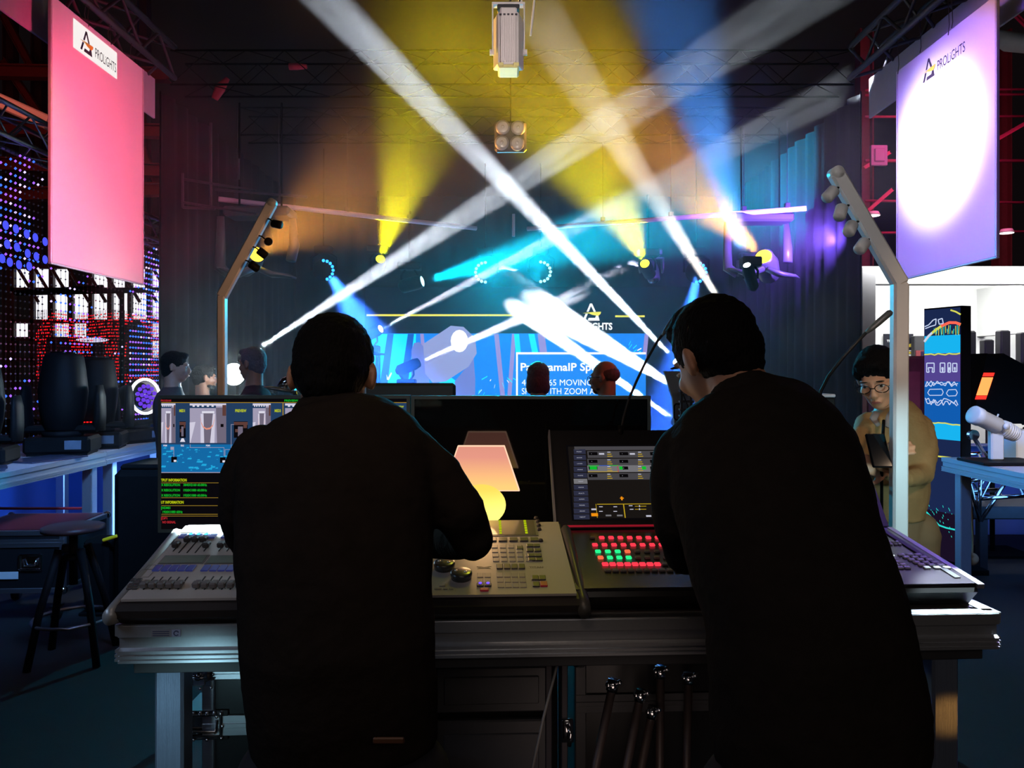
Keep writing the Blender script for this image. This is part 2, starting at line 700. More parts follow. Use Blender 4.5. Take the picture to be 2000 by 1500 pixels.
# ---- the hall beyond: steel, pipes and lit windows on the left
M_steel = mat('red_hall_steel', (.14, .03, .03), .6, .2, var=.2)
M_pipe = mat('magenta_hall_pipe', (.45, .05, .12), .5, .2, var=.2)
M_dsteel = mat('dark_hall_steel', (.05, .04, .045), .6, .3, var=.2)
M_win = glow('daylit_window', (.95, .93, 1.0), 1.1)


def beam_bar(name, p0, p1, w, m, label, cat='steel beam', group=None):
    p0, p1 = Vector(p0), Vector(p1)
    b = MB()
    b.M = Matrix.Identity(4)
    d = p1 - p0
    rot = d.to_track_quat('X', 'Z').to_matrix()
    L = d.length
    c = (p0 + p1) / 2
    b.box(c, (L, w, w * .12), 0, rot)
    b.box(c + rot @ Vector((0, 0, w)), (L, w, w * .12), 0, rot)
    b.box(c + rot @ Vector((0, 0, w / 2)), (L, w * .12, w), 0, rot)
    return tag(b.build(name, m), label, cat, group)


HL = 15.0
hall_l = [((0, 150), (330, 158)), ((0, 262), (330, 268)), ((0, 330), (330, 345)), ((0, 395), (330, 380))]
for i, (a, c) in enumerate(hall_l):
    beam_bar('steel_beam', P(a[0] - 40, a[1], HL), P(c[0], c[1], HL), .22, M_steel,
             'red steel roof beam behind the pink banner, %s from the top' % ('first', 'second', 'third', 'fourth')[i])
for i, px in enumerate((30, 85, 290)):
    beam_bar('steel_post', P(px, 760, HL + 1), P(px, -60, HL + 1), .2, M_dsteel,
             'dark steel roof post %s the pink banner' % ('at the outer side of', 'just outside', 'inside of')[i], 'steel post')
for i, (a, c) in enumerate((((0, 120), (95, 260)), ((60, 0), (100, 70)), ((270, 290), (330, 420)), ((0, 30), (60, 140)))):
    beam_bar('steel_brace', P(a[0], a[1], HL + .5), P(c[0], c[1], HL + .5), .12, M_steel,
             ('long red brace slanting up beside the pale air duct', 'short red brace meeting the outer top of the pink banner', 'red brace between pink banner and black drape', 'highest red brace near the corner outside the pink banner')[i], 'steel brace')
b = MB()
b.box(P(45, 218, 12), (1.0, .25, .22), .02, Matrix.Rotation(R(24), 3, 'Y'))
tag(b.build('air_duct', mat('duct_metal', (.35, .42, .42), .5, .3, var=.1)), 'pale slanting air duct above the blue bead curtain', 'duct')

# window band: frames and panes (each pane a piece)
wb = thing('hall_window_band', 'bright daylit windows with dark glazing bars behind the red beads', 'window', P(170, 720, 14))
inv = TM(wb).inverted()
b = MB()
gx = [(28 + 38 * i) for i in range(9)]
for x in gx:
    p = P(x, 610, 14)
    b.box((p.x, p.y - .03, 2.65), (.07, .08, 2.1))
for y in (522, 566, 628, 662, 702):
    p = P(180, y, 14)
    b.box((p.x, p.y - .03, p.z), (3.0, .08, .07))
for i in range(10):
    q0, q1 = P(20 + 33 * i, 500, 13.6), P(75 + 33 * i, 590, 13.6)
    b.cyl(q0, q1, .03, seg=6)
b.build('glazing_bars', M_dsteel, wb, inv)
rr = random.Random(3)
pb = None
for j, (ya, yb) in enumerate(((526, 562), (570, 624), (632, 658), (666, 698))):
    for i in range(8):
        if rr.random() < (.15, .2, .45, .75)[j]:
            continue
        p, q = P(gx[i] + 5, yb, 14.05), P(gx[i + 1] - 5 - rr.random() * 8, ya, 14.05)
        b = MB()
        b.box(((p.x + q.x) / 2, 14.05, (p.z + q.z) / 2), (q.x - p.x, .02, q.z - p.z))
        b.build('pane', M_win, wb, inv)

# low blue stand wall and its panels, left side
M_bluew = mat('blue_stand_panel', (.10, .22, .62), .6, var=.08, vscale=4)
b = MB()
b.box((-4.4, 7.2, .45), (.06, 6.4, .9), .005)
b.box((-3.85, 7.6, .45), (1.1, .05, .9), .005)
struct(b.build('wall_left', M_bluew))

# ---- white exhibition booth on the right
M_booth = mat('white_booth_wall', (.86, .87, .86), .7, var=.02)
bx0 = P(1676, 700, 9.0).x
b = MB()
b.box((8.0, 10.6, 1.4), (7.0, .08, 2.8))
struct(b.build('wall_booth_back', M_booth))
b = MB()
b.box((bx0 + .09, 9.0, 1.38), (.16, .16, 2.76), .006)
struct(b.build('trim_booth_post', mat('grey_booth_profile', (.50, .50, .52), .5, var=.05)))
b = MB()
b.box((bx0 + 2.9, 9.0, 2.66), (5.8, .12, .2), .006)
b.box((bx0 + 1.6, 9.8, 2.76), (3.2, 1.6, .04), .004)
struct(b.build('ceiling_booth', M_booth))
b = MB()
b.box((6.45, 9.9, 2.35), (.12, 1.5, .65), .004)
struct(b.build('wall_booth_fin', M_booth))
for px, py in ((1730, 540), (1893, 542), (1985, 538), (1840, 560)):
    p = P(px, py, 9.75)
    b = MB()
    b.smooth = True
    b.cyl((p.x, 9.7, 2.74), (p.x, 9.7, 2.70), .11, .13, seg=20)
    b.m = 1
    b.cyl((p.x, 9.7, 2.701), (p.x, 9.7, 2.694), .10, seg=20)
    tag(b.build('downlight', [M_white, glow('booth_lamp', (1, 1, .97), 14)]), 'round downlight glaring in the white booth ceiling',
        'downlight', 'booth ceiling downlights')
area('booth_light', (5.8, 9.6, 2.6), (5.8, 10.6, 1.0), 60, (1, 1, .98), 3.4, .5)
area('booth_light', (5.6, 8.7, 2.9), (5.8, 10.6, 1.4), 25, (1, 1, .98), 3.2, .5)

# red-magenta hall pipes and roof details on the right
for i, (a, c) in enumerate((((1690, 176), (2040, 174)), ((1690, 186), (2040, 184)), ((1690, 228), (2040, 227)), ((1690, 314), (2040, 314)), ((1690, 392), (2040, 396)), ((1690, 455), (2040, 452)))):
    b = MB()
    b.smooth = True
    b.cyl(P(a[0], a[1], 13), P(c[0], c[1], 13), .022 if i != 3 else .03, seg=8)
    tag(b.build('hall_pipe', M_pipe), 'thin magenta-lit pipe crossing the hall beside the white banner, %s from the top' %
        ('first', 'second', 'third', 'fourth', 'fifth', 'lowest')[i], 'pipe')
for i, (a, c) in enumerate((((1940, 280), (2010, 240)), ((1690, 420), (1745, 372)), ((1970, 20), (2010, 60)), ((1690, 330), (1740, 300)))):
    beam_bar('steel_brace', P(a[0], a[1], 12.5), P(c[0], c[1], 12.5), .05, M_pipe,
             ('magenta-lit brace sloping up outside the white banner edge', 'magenta-lit brace above the glowing round hall lamp', 'magenta-lit brace at the top outer corner behind the white banner', 'magenta-lit brace beside the small square box')[i], 'steel brace')
for i, px in enumerate((1700, 1968)):
    beam_bar('steel_post', P(px, 520, 14), P(px, 60, 14), .22, M_steel,
             'broad red steel post %s the white banner' % ('inside of', 'outside of')[i], 'steel post')
b = MB()
p = P(1716, 304, 12)
b.box(p, (.26, .06, .32), .01)
b.box(p + Vector((0, -.04, 0)), (.16, .03, .2), .01)
tag(b.build('junction_box', mat('grey_violet_box', (.25, .2, .3), .6, var=.1)), 'small square box mounted high behind the white banner', 'junction box')
b = MB()
b.smooth = True
p = P(1975, 82, 9)
b.loft([(p + Vector((-.2, 0, .08)), .10, .05), (p, .17, .09), (p + Vector((.3, 0, -.02)), .17, .1)], 14)
tag(b.build('high_bay_lamp', mat('pale_lamp_housing', (.5, .52, .5), .5, var=.1)), 'pale bell-shaped hall lamp outside the top of the white banner', 'lamp')
for i, (px, py) in enumerate(((1705, 421), (1966, 455))):
    p = P(px, py, 12)
    b = MB()
    b.smooth = True
    b.cyl(p, p + Vector((0, 0, .06)), .11, .08, seg=18)
    b.m = 1
    b.cyl(p + Vector((0, 0, -.006)), p, .1, seg=18)
    tag(b.build('ceiling_spot', [M_white, glow('hall_lamp', (1, .9, .85), 3 if i == 0 else .4)]),
        ('glowing round hall lamp inside of the white banner', 'dim round hall lamp outside of the white banner')[i], 'lamp')
area('hall_red_fill', (6.5, 11, 5.2), (6.5, 14, 3.6), 70, (1, .12, .35), 2.5)  # added red lamps that brighten the hall steel and pipes
area('hall_red_fill', (-8, 11, 6.0), (-8, 16, 4.5), 30, (1, .16, .10), 2.5)
area('stand_blue_fill', (-2.9, 6.2, .5), (-4.4, 6.4, .4), 9, (.12, .3, 1), .6)  # blue lamps added to tint the stand and the table sides
area('stand_blue_fill', (-1.5, 3.2, 2.6), (-3.05, 5.0, .9), 15, (.16, .42, 1), .5, spread=60)
area('stand_blue_fill', (1.9, 3.6, 2.4), (3.1, 4.6, .85), 8, (.12, .32, 1), .5, spread=60)

# ================================================================ BEAD CURTAINS
rr = random.Random(11)
bead_m = [mat('grey_bead', (.30, .29, .32), .3, spec=.6, var=.1), glow('blue_bead', rgb('3a6bff'), 1.6), glow('violet_bead', rgb('9a5cff'), 1.5),
          glow('white_bead', rgb('cdbcff'), 1.6)]
OCT = [(1, 0, 0), (-1, 0, 0), (0, 1, 0), (0, -1, 0), (0, 0, 1), (0, 0, -1)]
OCF = [(0, 2, 4), (2, 1, 4), (1, 3, 4), (3, 0, 4), (2, 0, 5), (1, 2, 5), (3, 1, 5), (0, 3, 5)]


def bead(mb, p, r, m):
    mb.m = m
    mb.smooth = True
    mb.add([(p[0] + a * r, p[1] + c * r, p[2] + d * r) for a, c, d in OCT], OCF)


def bead_curtain(name, label, x, y0, y1, ztop, zbot, pitch, lit, r=.0085):
    t = thing(name, label, 'light curtain', (x, (y0 + y1) / 2, ztop))
    inv = TM(t).inverted()
    ny = int((y1 - y0) / pitch)
    b = MB()
    w_ = MB()
    for i in range(ny):
        y = y0 + i * pitch
        w_.cyl((x, y, zbot), (x, y, ztop), .0016, seg=3, caps=False)
        n = int((ztop - zbot) / pitch)
        for j in range(n):
            z = ztop - (j + .5) * pitch
            u = rr.random()
            v = noise.noise(Vector((y * 1.3, z * 1.5, 3.1))) + .3 * (1 if (i + j * 2) % 9 < 2 else 0)
            m = 0
            if v > lit:
                m = 1 if u < .4 else (2 if u < .85 else 3)
            bead(b, (x, y, z), r * (1.25 if m else 1), m)
    s = b.build('beads', bead_m, t, inv)
    s['kind'] = 'stuff'
    s = w_.build('strings', M_cable, t, inv)
    s['kind'] = 'stuff'
    return t


bead_curtain('bead_curtain', 'tall curtain of small violet and blue light beads outside the pink banner', -4.2, 6.0, 6.95, 3.42, .9, .062, .18, .011)
bead_curtain('bead_curtain', 'sparser strings of light beads hanging below the pink banner', -4.2, 7.0, 8.4, 2.9, .95, .075, .22, .010)
bead_curtain('bead_curtain', 'curtain of white and violet light beads between pink banner and black drape', -4.2, 8.45, 9.36, 3.02, .9, .062, -.05, .011)

# big blue discs hung on the curtain
M_disc = glow('blue_disc_light', rgb('4a52ff'), 1.15)
disc = None
ds = [(10, 440), (30, 447), (51, 457), (68, 464), (87, 472), (13, 477), (32, 483), (53, 495), (70, 501), (87, 507), (3, 505), (18, 512), (36, 517), (56, 520)]
for (px, py) in ds:
    p = ray_plane(px, py, (-4.05, 6, 0), Vector((1, 0, 0)))
    if disc is None:
        disc = thing('disc_light', 'round blue glowing disc light hanging in front of the bead curtain', 'light', p, 0, 'blue discs on the bead curtain')
        b = MB()
        b.cyl((-.006, 0, 0), (.006, 0, 0), .037, seg=18)
        b.build('disc', M_disc, disc)
        b = MB()
        b.cyl((-.004, 0, 0), (.004, 0, 0), .042, seg=18)
        b.cyl((0, 0, .035), (0, 0, .16), .002, seg=4)
        b.build('rim', M_black, disc)
    else:
        dup(disc, p, 0)

# red bead strings making three arches
M_rb = glow('red_bead', rgb('ff1a22'), 1.5)
M_rb2 = mat('dull_red_bead', (.35, .03, .03), .3)
t = thing('red_bead_curtain', 'red glowing bead strings forming three arches below the pink banner', 'light curtain', P(190, 600, 10.2))
inv = TM(t).inverted()
b = MB()
w_ = MB()
x = 70.0
while x < 314:
    p = P(x, 700, 10.2 + .25 * sin(x * .05))
    w_.cyl((p.x, p.y, .95), (p.x, p.y, 2.35), .003, seg=3, caps=False)
    z = 2.3
    while z > .9:
        py = HOR + (CAM_H - z) / p.y * FPX
        on = False
        for (cx, cy_, r0, r1) in ((112, 690, 26, 50), (190, 682, 14, 54), (262, 682, 34, 58)):
            dd = math.hypot(x - cx, (py - cy_) * .62)
            if r0 < dd < r1:
                on = True
        if py > 750 and x < 235:
            on = x % 20 < 9
        bead(b, (p.x, p.y + rr.random() * .05, z), .011 if on else .006, 0 if on and rr.random() < .8 else 1)
        z -= .042
    x += 3.4
o = b.build('beads', [M_rb, M_rb2], t, inv)
o['kind'] = 'stuff'
o = w_.build('strings', M_cable, t, inv)
o['kind'] = 'stuff'
b = MB()
b.cyl(P(30, 572, 9.6), P(318, 566, 9.9), .035, seg=8)
b.cyl(P(238, 566, 9.7), P(238, 800, 9.7), .03, seg=8)
b.cyl(P(30, 572, 9.6), P(200, 560, 11.2), .03, seg=8)
tag(b.build('stand_frame', M_tr), 'thin black tube frame standing in front of the red bead arches', 'frame')
b = MB()
b.smooth = True
b.cyl(P(266, 682, 10.9), P(266, 682, 11.0), .17, seg=24)
tag(b.build('round_panel', M_dsteel), 'dark round panel inside the third red arch', 'panel')
b = MB()
b.smooth = True
b.ell(P(180, 664, 11.2), (.24, .03, .035), 20, 8)
tag(b.build('oval_light', glow('oval_light_face', (.75, .7, 1), 1.2)), 'pale oval light behind the middle red arch', 'light')

# ================================================================ VIDEO WALL
vw = thing('video_wall', 'wide video wall showing a blue picture and white lettering at the back of the stage', 'screen', (0, 10.55, 0))
VY = 10.5
b = MB()
xa, xb = P(712, 0, VY).x, P(1345, 0, VY).x
zt = P(0, 560, VY).z
b.box(((xa + xb) / 2, .06, zt / 2 + .02), (xb - xa + .02, .1, zt - .02), .01)
b.build('wall_body', M_matte, vw)
VT = frame_T((0, -.0, 0), (1, 0, 0), (0, 0, 1))     # local frame: x right, y up, z towards the camera


def vx(px):
    return (px - 1000) / FPX * VY


def vz(py):
    return CAM_H - (py - HOR) / FPX * VY


g_sky = glow('led_dark', rgb('10122a'), .5)
g_bl = glow('led_blue', rgb('1a86f4'), 1.15)
g_cy = glow('led_cyan', rgb('12d0ff'), 1.5)
g_db = glow('led_deep_blue', rgb('1460d0'), 1.0)
g_gr = glow('led_grey', rgb('8090e8'), .9)
g_gr2 = glow('led_grey_light', rgb('aab4f0'), .85)
g_wh = glow('led_white', (1, 1, 1), 1.3)
g_ye = glow('led_yellow', rgb('f4ea50'), 1.2)
g_pk = glow('led_lilac', rgb('b4a4f4'), .8)
b = MB()
b.m = 0
rect(b, xa, .3, xb, zt, VT, .012)
b.m = 1
rect(b, vx(715), .3, vx(1262), vz(651), VT, .014)
b.build('picture_ground', [g_sky, g_bl], vw)
b = MB()
# cyan fields and light shafts
b.m = 0
b.prism([(vx(a), vz(c)) for a, c in ((715, 652), (812, 652), (806, 850), (715, 850))], .015, .016, VT)
b.prism([(vx(a), vz(c)) for a, c in ((836, 850), (880, 850), (892, 745), (870, 730), (842, 770))], .015, .016, VT)
b.m = 1
for a in (742, 782):
    b.prism([(vx(c), vz(d)) for c, d in ((a + 14, 652), (a + 26, 652), (a + 2, 850), (a - 16, 850))], .017, .018, VT)
b.m = 2
for (a, c, wd) in ((965, 985, 9), (1000, 985, 8), (1050, 1075, 14), (820, 836, 7), (1172, 1180, 9), (1260, 1240, 8)):
    b.prism([(vx(q), vz(d)) for q, d in ((a, 652), (a + wd, 652), (c + wd, 850), (c, 850))], .017, .018, VT)
b.m = 0
for (a, c, wd) in ((1004, 1012, 10), (1032, 1050, 12)):
    b.prism([(vx(q), vz(d)) for q, d in ((a, 652), (a + wd, 652), (c + wd, 742), (c, 742))], .0185, .0195, VT)
rr = random.Random(5)
for i in range(90):          # crowd-like light dashes fanning out of a point
    a = rr.uniform(-.5, 3.6)
    r0 = rr.uniform(28, 90)
    cx, cy_ = 975, 722
    if i > 60:
        cx, cy_ = 1215, 700
        a = rr.uniform(2.6, 6.8)
        r0 = rr.uniform(15, 55)
    ca, sa = cos(a), sin(a)
    l = rr.uniform(5, 16)
    b.m = 0 if rr.random() < .8 else 3
    q = [(cx + r0 * ca, cy_ + r0 * sa * .6), (cx + (r0 + l) * ca, cy_ + (r0 + l) * sa * .6)]
    if not (930 < q[1][0] < 1260 and 656 < q[1][1] < 800):
        continue
    b.prism([(vx(q[0][0]), vz(q[0][1] - 1)), (vx(q[0][0]), vz(q[0][1] + 1)), (vx(q[1][0]), vz(q[1][1] + 1.2)), (vx(q[1][0]), vz(q[1][1] - 1.2))], .020, .021, VT)
b.m = 3
b.prism([(vx(a), vz(c)) for a, c in ((754, 731), (757, 738), (763, 727), (765, 729), (759, 742), (755, 742))], .019, .020, VT)
b.build('light_shafts', [g_cy, g_db, g_pk, g_wh], vw)
# moving head shown on the picture
b = MB()
b.m = 0
b.prism([(vx(a), vz(c)) for a, c in ((803, 850), (803, 684), (808, 670), (818, 668), (826, 676), (838, 690), (838, 850))], .022, .023, VT)
b.prism([(vx(a), vz(c)) for a, c in ((891, 850), (888, 745), (925, 700), (928, 740), (927, 850))], .022, .023, VT)
b.m = 1
b.prism([(vx(a), vz(c)) for a, c in ((826, 672), (880, 636), (905, 638), (928, 660), (931, 690), (915, 716), (870, 745), (845, 748), (830, 730))], .0235, .0245, VT)
b.m = 2
b.prism([(vx(897 + 17 * cos(k * pi / 8)), vz(666 + 22 * sin(k * pi / 8))) for k in range(16)][::-1], .025, .026, VT)
b.build('fixture_picture', [g_gr, g_gr2, g_wh], vw)
b = MB()
b.m = 0
rect(b, vx(715), vz(617.2), vx(1110), vz(613.4), VT, .02)
rect(b, vx(1202), vz(619.2), vx(1260), vz(615.6), VT, .02)
b.build('yellow_line', g_ye, vw)
b = MB()
logo(b, vx(1136), vz(626), .235, VT, .02, mi=(0, 1), text=False)
b.m = 0
put_text(b, 'PROLiGHTS', vx(1156), vz(643.5), .092, VT, .022, w=vx(1197) - vx(1116), bold=.03, align='c')
b.build('wall_mark', [g_wh, g_ye], vw)
b = MB()
b.m = 1
rect(b, vx(1010), .5, vx(1262), vz(691), VT, .0265)
b.m = 0
rect(b, vx(1008), .5, vx(1011.5), vz(688), VT, .028)
rect(b, vx(1008), vz(692), vx(1262), vz(688), VT, .028)
put_text(b, 'PanoramaIP Spot', vx(1017), vz(724), vz(709) - vz(724), VT, .029, w=vx(1176) - vx(1017), bold=.02)
put_text(b, '4', vx(1019), vz(753), vz(741) - vz(753), VT, .029)
put_text(b, '65 MOVING HEAD', vx(1072), vz(753), vz(741) - vz(753), VT, .029, w=vx(1205) - vx(1072))
put_text(b, 'SPOT WITH ZOOM AND', vx(1019), vz(770), vz(758) - vz(770), VT, .029, w=vx(1184) - vx(1019))
b.build('caption', [g_wh, g_bl], vw)
# light the wall throws into the room
area('video_wall_light', (vx(990), 10.3, 1.6), (vx(990), 5, 1.4), 25, (.25, .55, 1), 3.6, 1.3)

# ================================================================ STAGE RIGGING
M_pink = mat('pale_pink_pipe', (.75, .60, .72), .4, .1, var=.05)
for i, (a, c) in enumerate((((427, 389, 7.3), (930, 446, 8.9)), ((1575, 407, 7.7), (1030, 447, 8.9)))):
    pa, pc = P(*a), P(*c)
    t = thing('rigging_pipe', ('long pale pipe rising towards the tilted pole with the yellow lamp', 'long pale pipe rising towards the white tilted pole')[i], 'pipe', pa)
    inv = TM(t).inverted()
    b = MB()
    b.smooth = True
    b.cyl(pa, pc, .026, seg=12)
    b.build('tube', M_pink, t, inv)
    d = pc - pa
    for f in (.06, .2, .45, .7):
        q = pa + d * f
        b = MB()
        b.box(q + Vector((0, 0, .045)), (.05, .05, .05), .006)
        b.cyl(q + Vector((0, 0, .03)), q + Vector((0, 0, .9)), .004, seg=5)
        b.build('clamp', M_trw, t, inv)
b = MB()
b.smooth = True
b.cyl(P(1003, 418, 8.9), P(1003, 462, 8.9), .018, seg=8)
tag(b.build('hanging_rod', M_pink), 'short pale rod hanging at the middle of the stage', 'rod')
# black box frame on the drape side
b = MB()
Y = 7.0
for (a, c) in (((357, 338), (357, 405)), ((357, 395), (500, 418)), ((357, 405), (420, 408)), ((360, 350), (500, 372)), ((420, 370), (600, 385)), ((412, 240), (412, 405)), ((466, 310), (466, 350))):
    b.cyl(P(a[0], a[1], Y), P(c[0], c[1], Y), .012, seg=6)
tag(b.build('rigging_bars', M_trw), 'thin dark rigging frame hanging above the far side of the stage', 'frame')
b = MB()
b.smooth = True
p = P(430, 172, 7)
b.loft([(p + Vector((-.05, 0, -.1)), .03, .03), (p, .05, .04), (p + Vector((.07, 0, .09)), .02, .02)], 10)
tag(b.build('rigging_sling', mat('red_sling', (.35, .02, .04), .8, var=.1)), 'red sling looped around a dark roof bar over the black drape', 'sling')
b = MB()
b.smooth = True
p = P(580, 130, 7)
b.loft([(p + Vector((-.07, 0, 0)), .03, .03), (p, .035, .03), (p + Vector((.09, 0, .0)), .02, .02)], 10)
tag(b.build('rigging_sling', MATS['red_sling']), 'small red sling on the dark roof bar right of the first', 'sling')


# ---- moving head luminaires
def moving_head(loc, rotz, label, hang=False, aim=(0, 0, 1), s=1.0, body=None, lens=None, group=None, ring=False, screen=False, redline=None):
    """loc: floor or hanging point; the yoke stands on the base, the head turns between its arms"""
    body = body or M_black
    t = thing('moving_head', label, 'stage light', loc, rotz, group)
    k = -1 if hang else 1

    def p(x, y, z):
        return Vector((x * s, y * s, z * s * k))
    b = MB()
    b.smooth = False
    b.box(p(0, 0, .065), (.40 * s, .30 * s, .11 * s), .018 * s)
    b.box(p(0, 0, .006), (.36 * s, .26 * s, .02 * s))
    b.build('base', body, t)
    if screen:
        b = MB()
        b.box(p(.10, -.153, .07), (.10 * s, .01 * s, .06 * s), .002)
        b.build('display', mat('dull_display', (.16, .19, .24), .2, var=.2), t)
    b = MB()
    b.smooth = True
    b.cyl(p(0, 0, .115), p(0, 0, .155), .12 * s, .13 * s, 20)
    b.build('pan_bearing', body, t)
    b = MB()
    b.box(p(0, 0, .17), (.46 * s, .15 * s, .045 * s), .015 * s)
    b.build('yoke', body, t)
    for sx in (-1, 1):
        b = MB()
        b.smooth = True
        b.loft([(p(sx * .215, 0, .155), .04 * s, .075 * s), (p(sx * .225, 0, .26), .034 * s, .085 * s), (p(sx * .225, 0, .38), .03 * s, .085 * s), (p(sx * .22, 0, .46), .02 * s, .055 * s)], 16, up=(1, 0, 0))
        b.build('yoke_arm', body, t)
    c = p(0, 0, .40)
    d = Vector(aim).normalized()
    b = MB()
    b.smooth = True
    if ring:
        prof = [(-.13, .07), (-.10, .12), (0, .145), (.08, .165), (.12, .165)]
    else:
        prof = [(-.26, .06), (-.235, .115), (-.10, .14), (.02, .15), (.16, .135), (.25, .12), (.27, .105)]
    b.loft([(c + d * (a * s), r * s, r * s * .94) for a, r in prof], 22)
    b.build('head', body, t)
    e, r = prof[-1]
    b = MB()
    b.smooth = True
    b.cyl(c + d * (e * s), c + d * ((e + .012) * s), r * .80 * s, seg=24)
    h = b.build('lens', lens or M_gloss, t)
    if ring:
        # ring of light around a honeycomb of small lenses
        b = MB()
        up = d.orthogonal().normalized()
        v_ = d.cross(up)
        n = 28
        for i in range(n):
            a0, a1 = 2 * pi * i / n, 2 * pi * (i + 1) / n
            f = c + d * ((e + .014) * s)
            q = [f + (up * cos(a) + v_ * sin(a)) * (rad * s) for a, rad in ((a0, .14), (a1, .14), (a1, .163), (a0, .163))]
            b.add(q + [z_ - d * .01 for z_ in q], [(0, 1, 2, 3), (7, 6, 5, 4), (0, 4, 5, 1), (2, 6, 7, 3)])
        b.build('light_ring', ring if ring is not True else glow('ring_white', (.9, .85, 1), 3), t)
        b = MB()
        b.smooth = True
        for rad, cnt in ((0, 1), (.045, 6), (.09, 12)):
            for i in range(cnt):
                a = 2 * pi * i / max(cnt, 1)
                f = c + d * ((e + .02) * s) + (up * cos(a) + v_ * sin(a)) * (rad * s)
                b.ell(f, (.019 * s,) * 3, 8, 6)
        b.build('honeycomb_lens', glow('violet_lens', rgb('6a35e0'), 1.0), t)
    if redline:
        b = MB()
        for i in range(redline[1]):
            b.box(p(-.09 + i * .022, -.148 if not ring else -.15, redline[0]), (.014 * s, .008 * s, .008 * s), .001)
        b.build('status_light', glow('red_status', rgb('ff1818'), 1.6), t)
    return t


def led_ring_light(loc, aim, label, col, r=.10, n=14, arc=(0, 1), facing=(0, -1, 0)):
    """hanging wash light whose ring of LEDs is lit for a part of its circle"""
    t = thing('ring_wash_light', label, 'stage light', loc, 0, None)
    d = Vector(facing).normalized()
    b = MB()
    b.smooth = True
    b.loft([(-d * .16, .05, .05), (-d * .12, r * .8, r * .8), (-d * .01, r * 1.12, r * 1.12), (d * .0, r * 1.12, r * 1.12)], 20)
    b.build('head', M_matte, t)
    b = MB()
    b.smooth = True
    for sx in (-1, 1):
        b.tube([(sx * r * 1.25, 0, 0), (sx * r * 1.3, 0, r * 1.3), (sx * r * .4, 0, r * 1.9)], .014, 8)
    b.box((0, 0, r * 2.1), (.2, .14, .09), .01)
    b.cyl((0, 0, r * 2.2), (0, 0, 4.2 - loc.z), .008, seg=6)
    b.build('yoke', M_matte, t)
    up = Vector((0, 0, 1))
    v_ = d.cross(up).normalized()
    up = v_.cross(d)
    b = MB()
    b.smooth = True
    for i in range(n):
        f = i / n
        if not ((arc[0] <= f <= arc[1]) or (arc[0] <= f + 1 <= arc[1])):
            continue
        a = 2 * pi * f
        b.ell(d * .008 + (up * cos(a) + v_ * sin(a)) * r, (r * .16,) * 3, 10, 7)
    b.build('led_ring', col, t)
    return t


g_ring_b = glow('ring_blue', rgb('2f9bff'), 3.0)
g_ring_c = glow('ring_cyan', rgb('9ff2ff'), 2.2)
g_lens_y = glow('lens_yellow', (1, .85, .02), 5)
g_lens_o = glow('lens_orange', (1, .62, .03), 4)
g_lens_w = glow('lens_white', (.9, .96, 1), 9)
g_lens_c = glow('lens_cyan', (.35, .9, 1), 4)
# led index runs from the top towards the camera's left or right depending on the facing
led_ring_light(P(632, 528, 9.15), None, 'hanging wash light with a blue ring beside the yellow beam', g_ring_b, .115, 16, (.52, 1.02))
led_ring_light(P(1360, 532, 9.15), None, 'hanging wash light with a blue ring above the man with the wired collar', g_ring_b, .115, 16, (.50, 1.0))
led_ring_light(P(948, 532, 9.8), None, 'cyan ringed wash light, the left one over the video wall', g_ring_c, .125, 16, (.0, .5))
led_ring_light(P(1056, 531, 9.8), None, 'cyan ringed wash light, the right one over the video wall', g_ring_c, .125, 16, (.5, 1.0))


def beam_fixture(src, aim, label, lens, stand=True, r=.055, hang=0.0, body=None):
    """compact beam light; its lens sits just behind the point the beam leaves from"""
    body = body or M_black
    src = Vector(src)
    d = (Vector(aim) - src).normalized()
    t = thing('beam_light', label, 'stage light', src)
    b = MB()
    b.smooth = True
    b.loft([(-d * .34, r * .6, r * .6), (-d * .30, r * 1.2, r * 1.2), (-d * .10, r * 1.25, r * 1.25), (-d * .04, r * 1.05, r * 1.05), (-d * .035, r * 1.05, r * 1.05)], 18)
    b.build('head', body, t)
    b = MB()
    b.smooth = True
    b.ell(-d * .045, (r, r, r * .35), 18, 8, d.to_track_quat('Z', 'Y').to_matrix())
    b.build('lens', lens, t)
    c = -d * .2
    k = -1 if stand else 1
    b = MB()
    b.smooth = True
    for sx in (-1, 1):
        b.tube([c + Vector((sx * r * 1.4, 0, 0)), c + Vector((sx * r * 1.5, 0, k * r * 1.6)), c + Vector((sx * r * .8, 0, k * r * 2.6))], .012, 8)
    b.build('yoke', body, t)
    b = MB()
    b.box(c + Vector((0, 0, k * (r * 2.6 + .04))), (r * 4, r * 3, .09), .012)
    b.build('base', body, t)
    if stand:
        zb = src.z + c.z - r * 2.6 - .085
        b = MB()
        b.box(c + Vector((0, 0, -(r * 2.6 + .085) - .012)), (.30, .30, .024), .004)
        b.box((c.x, c.y, -src.z + .015), (.42, .42, .03), .004)
        for sx, sy in ((-1, -1), (1, -1), (1, 1), (-1, 1)):
            b.cyl((c.x + sx * .09, c.y + sy * .09, -src.z + .03), (c.x + sx * .09, c.y + sy * .09, c.z - r * 2.6 - .1), .014, seg=8)
        b.build('stand', M_tr, t)
    elif hang:
        b = MB()
        b.cyl(c + Vector((0, 0, r * 2.6 + .08)), c + Vector((0, 0, hang)), .015, seg=8)
        b.build('hanger', M_tr, t)
    return t


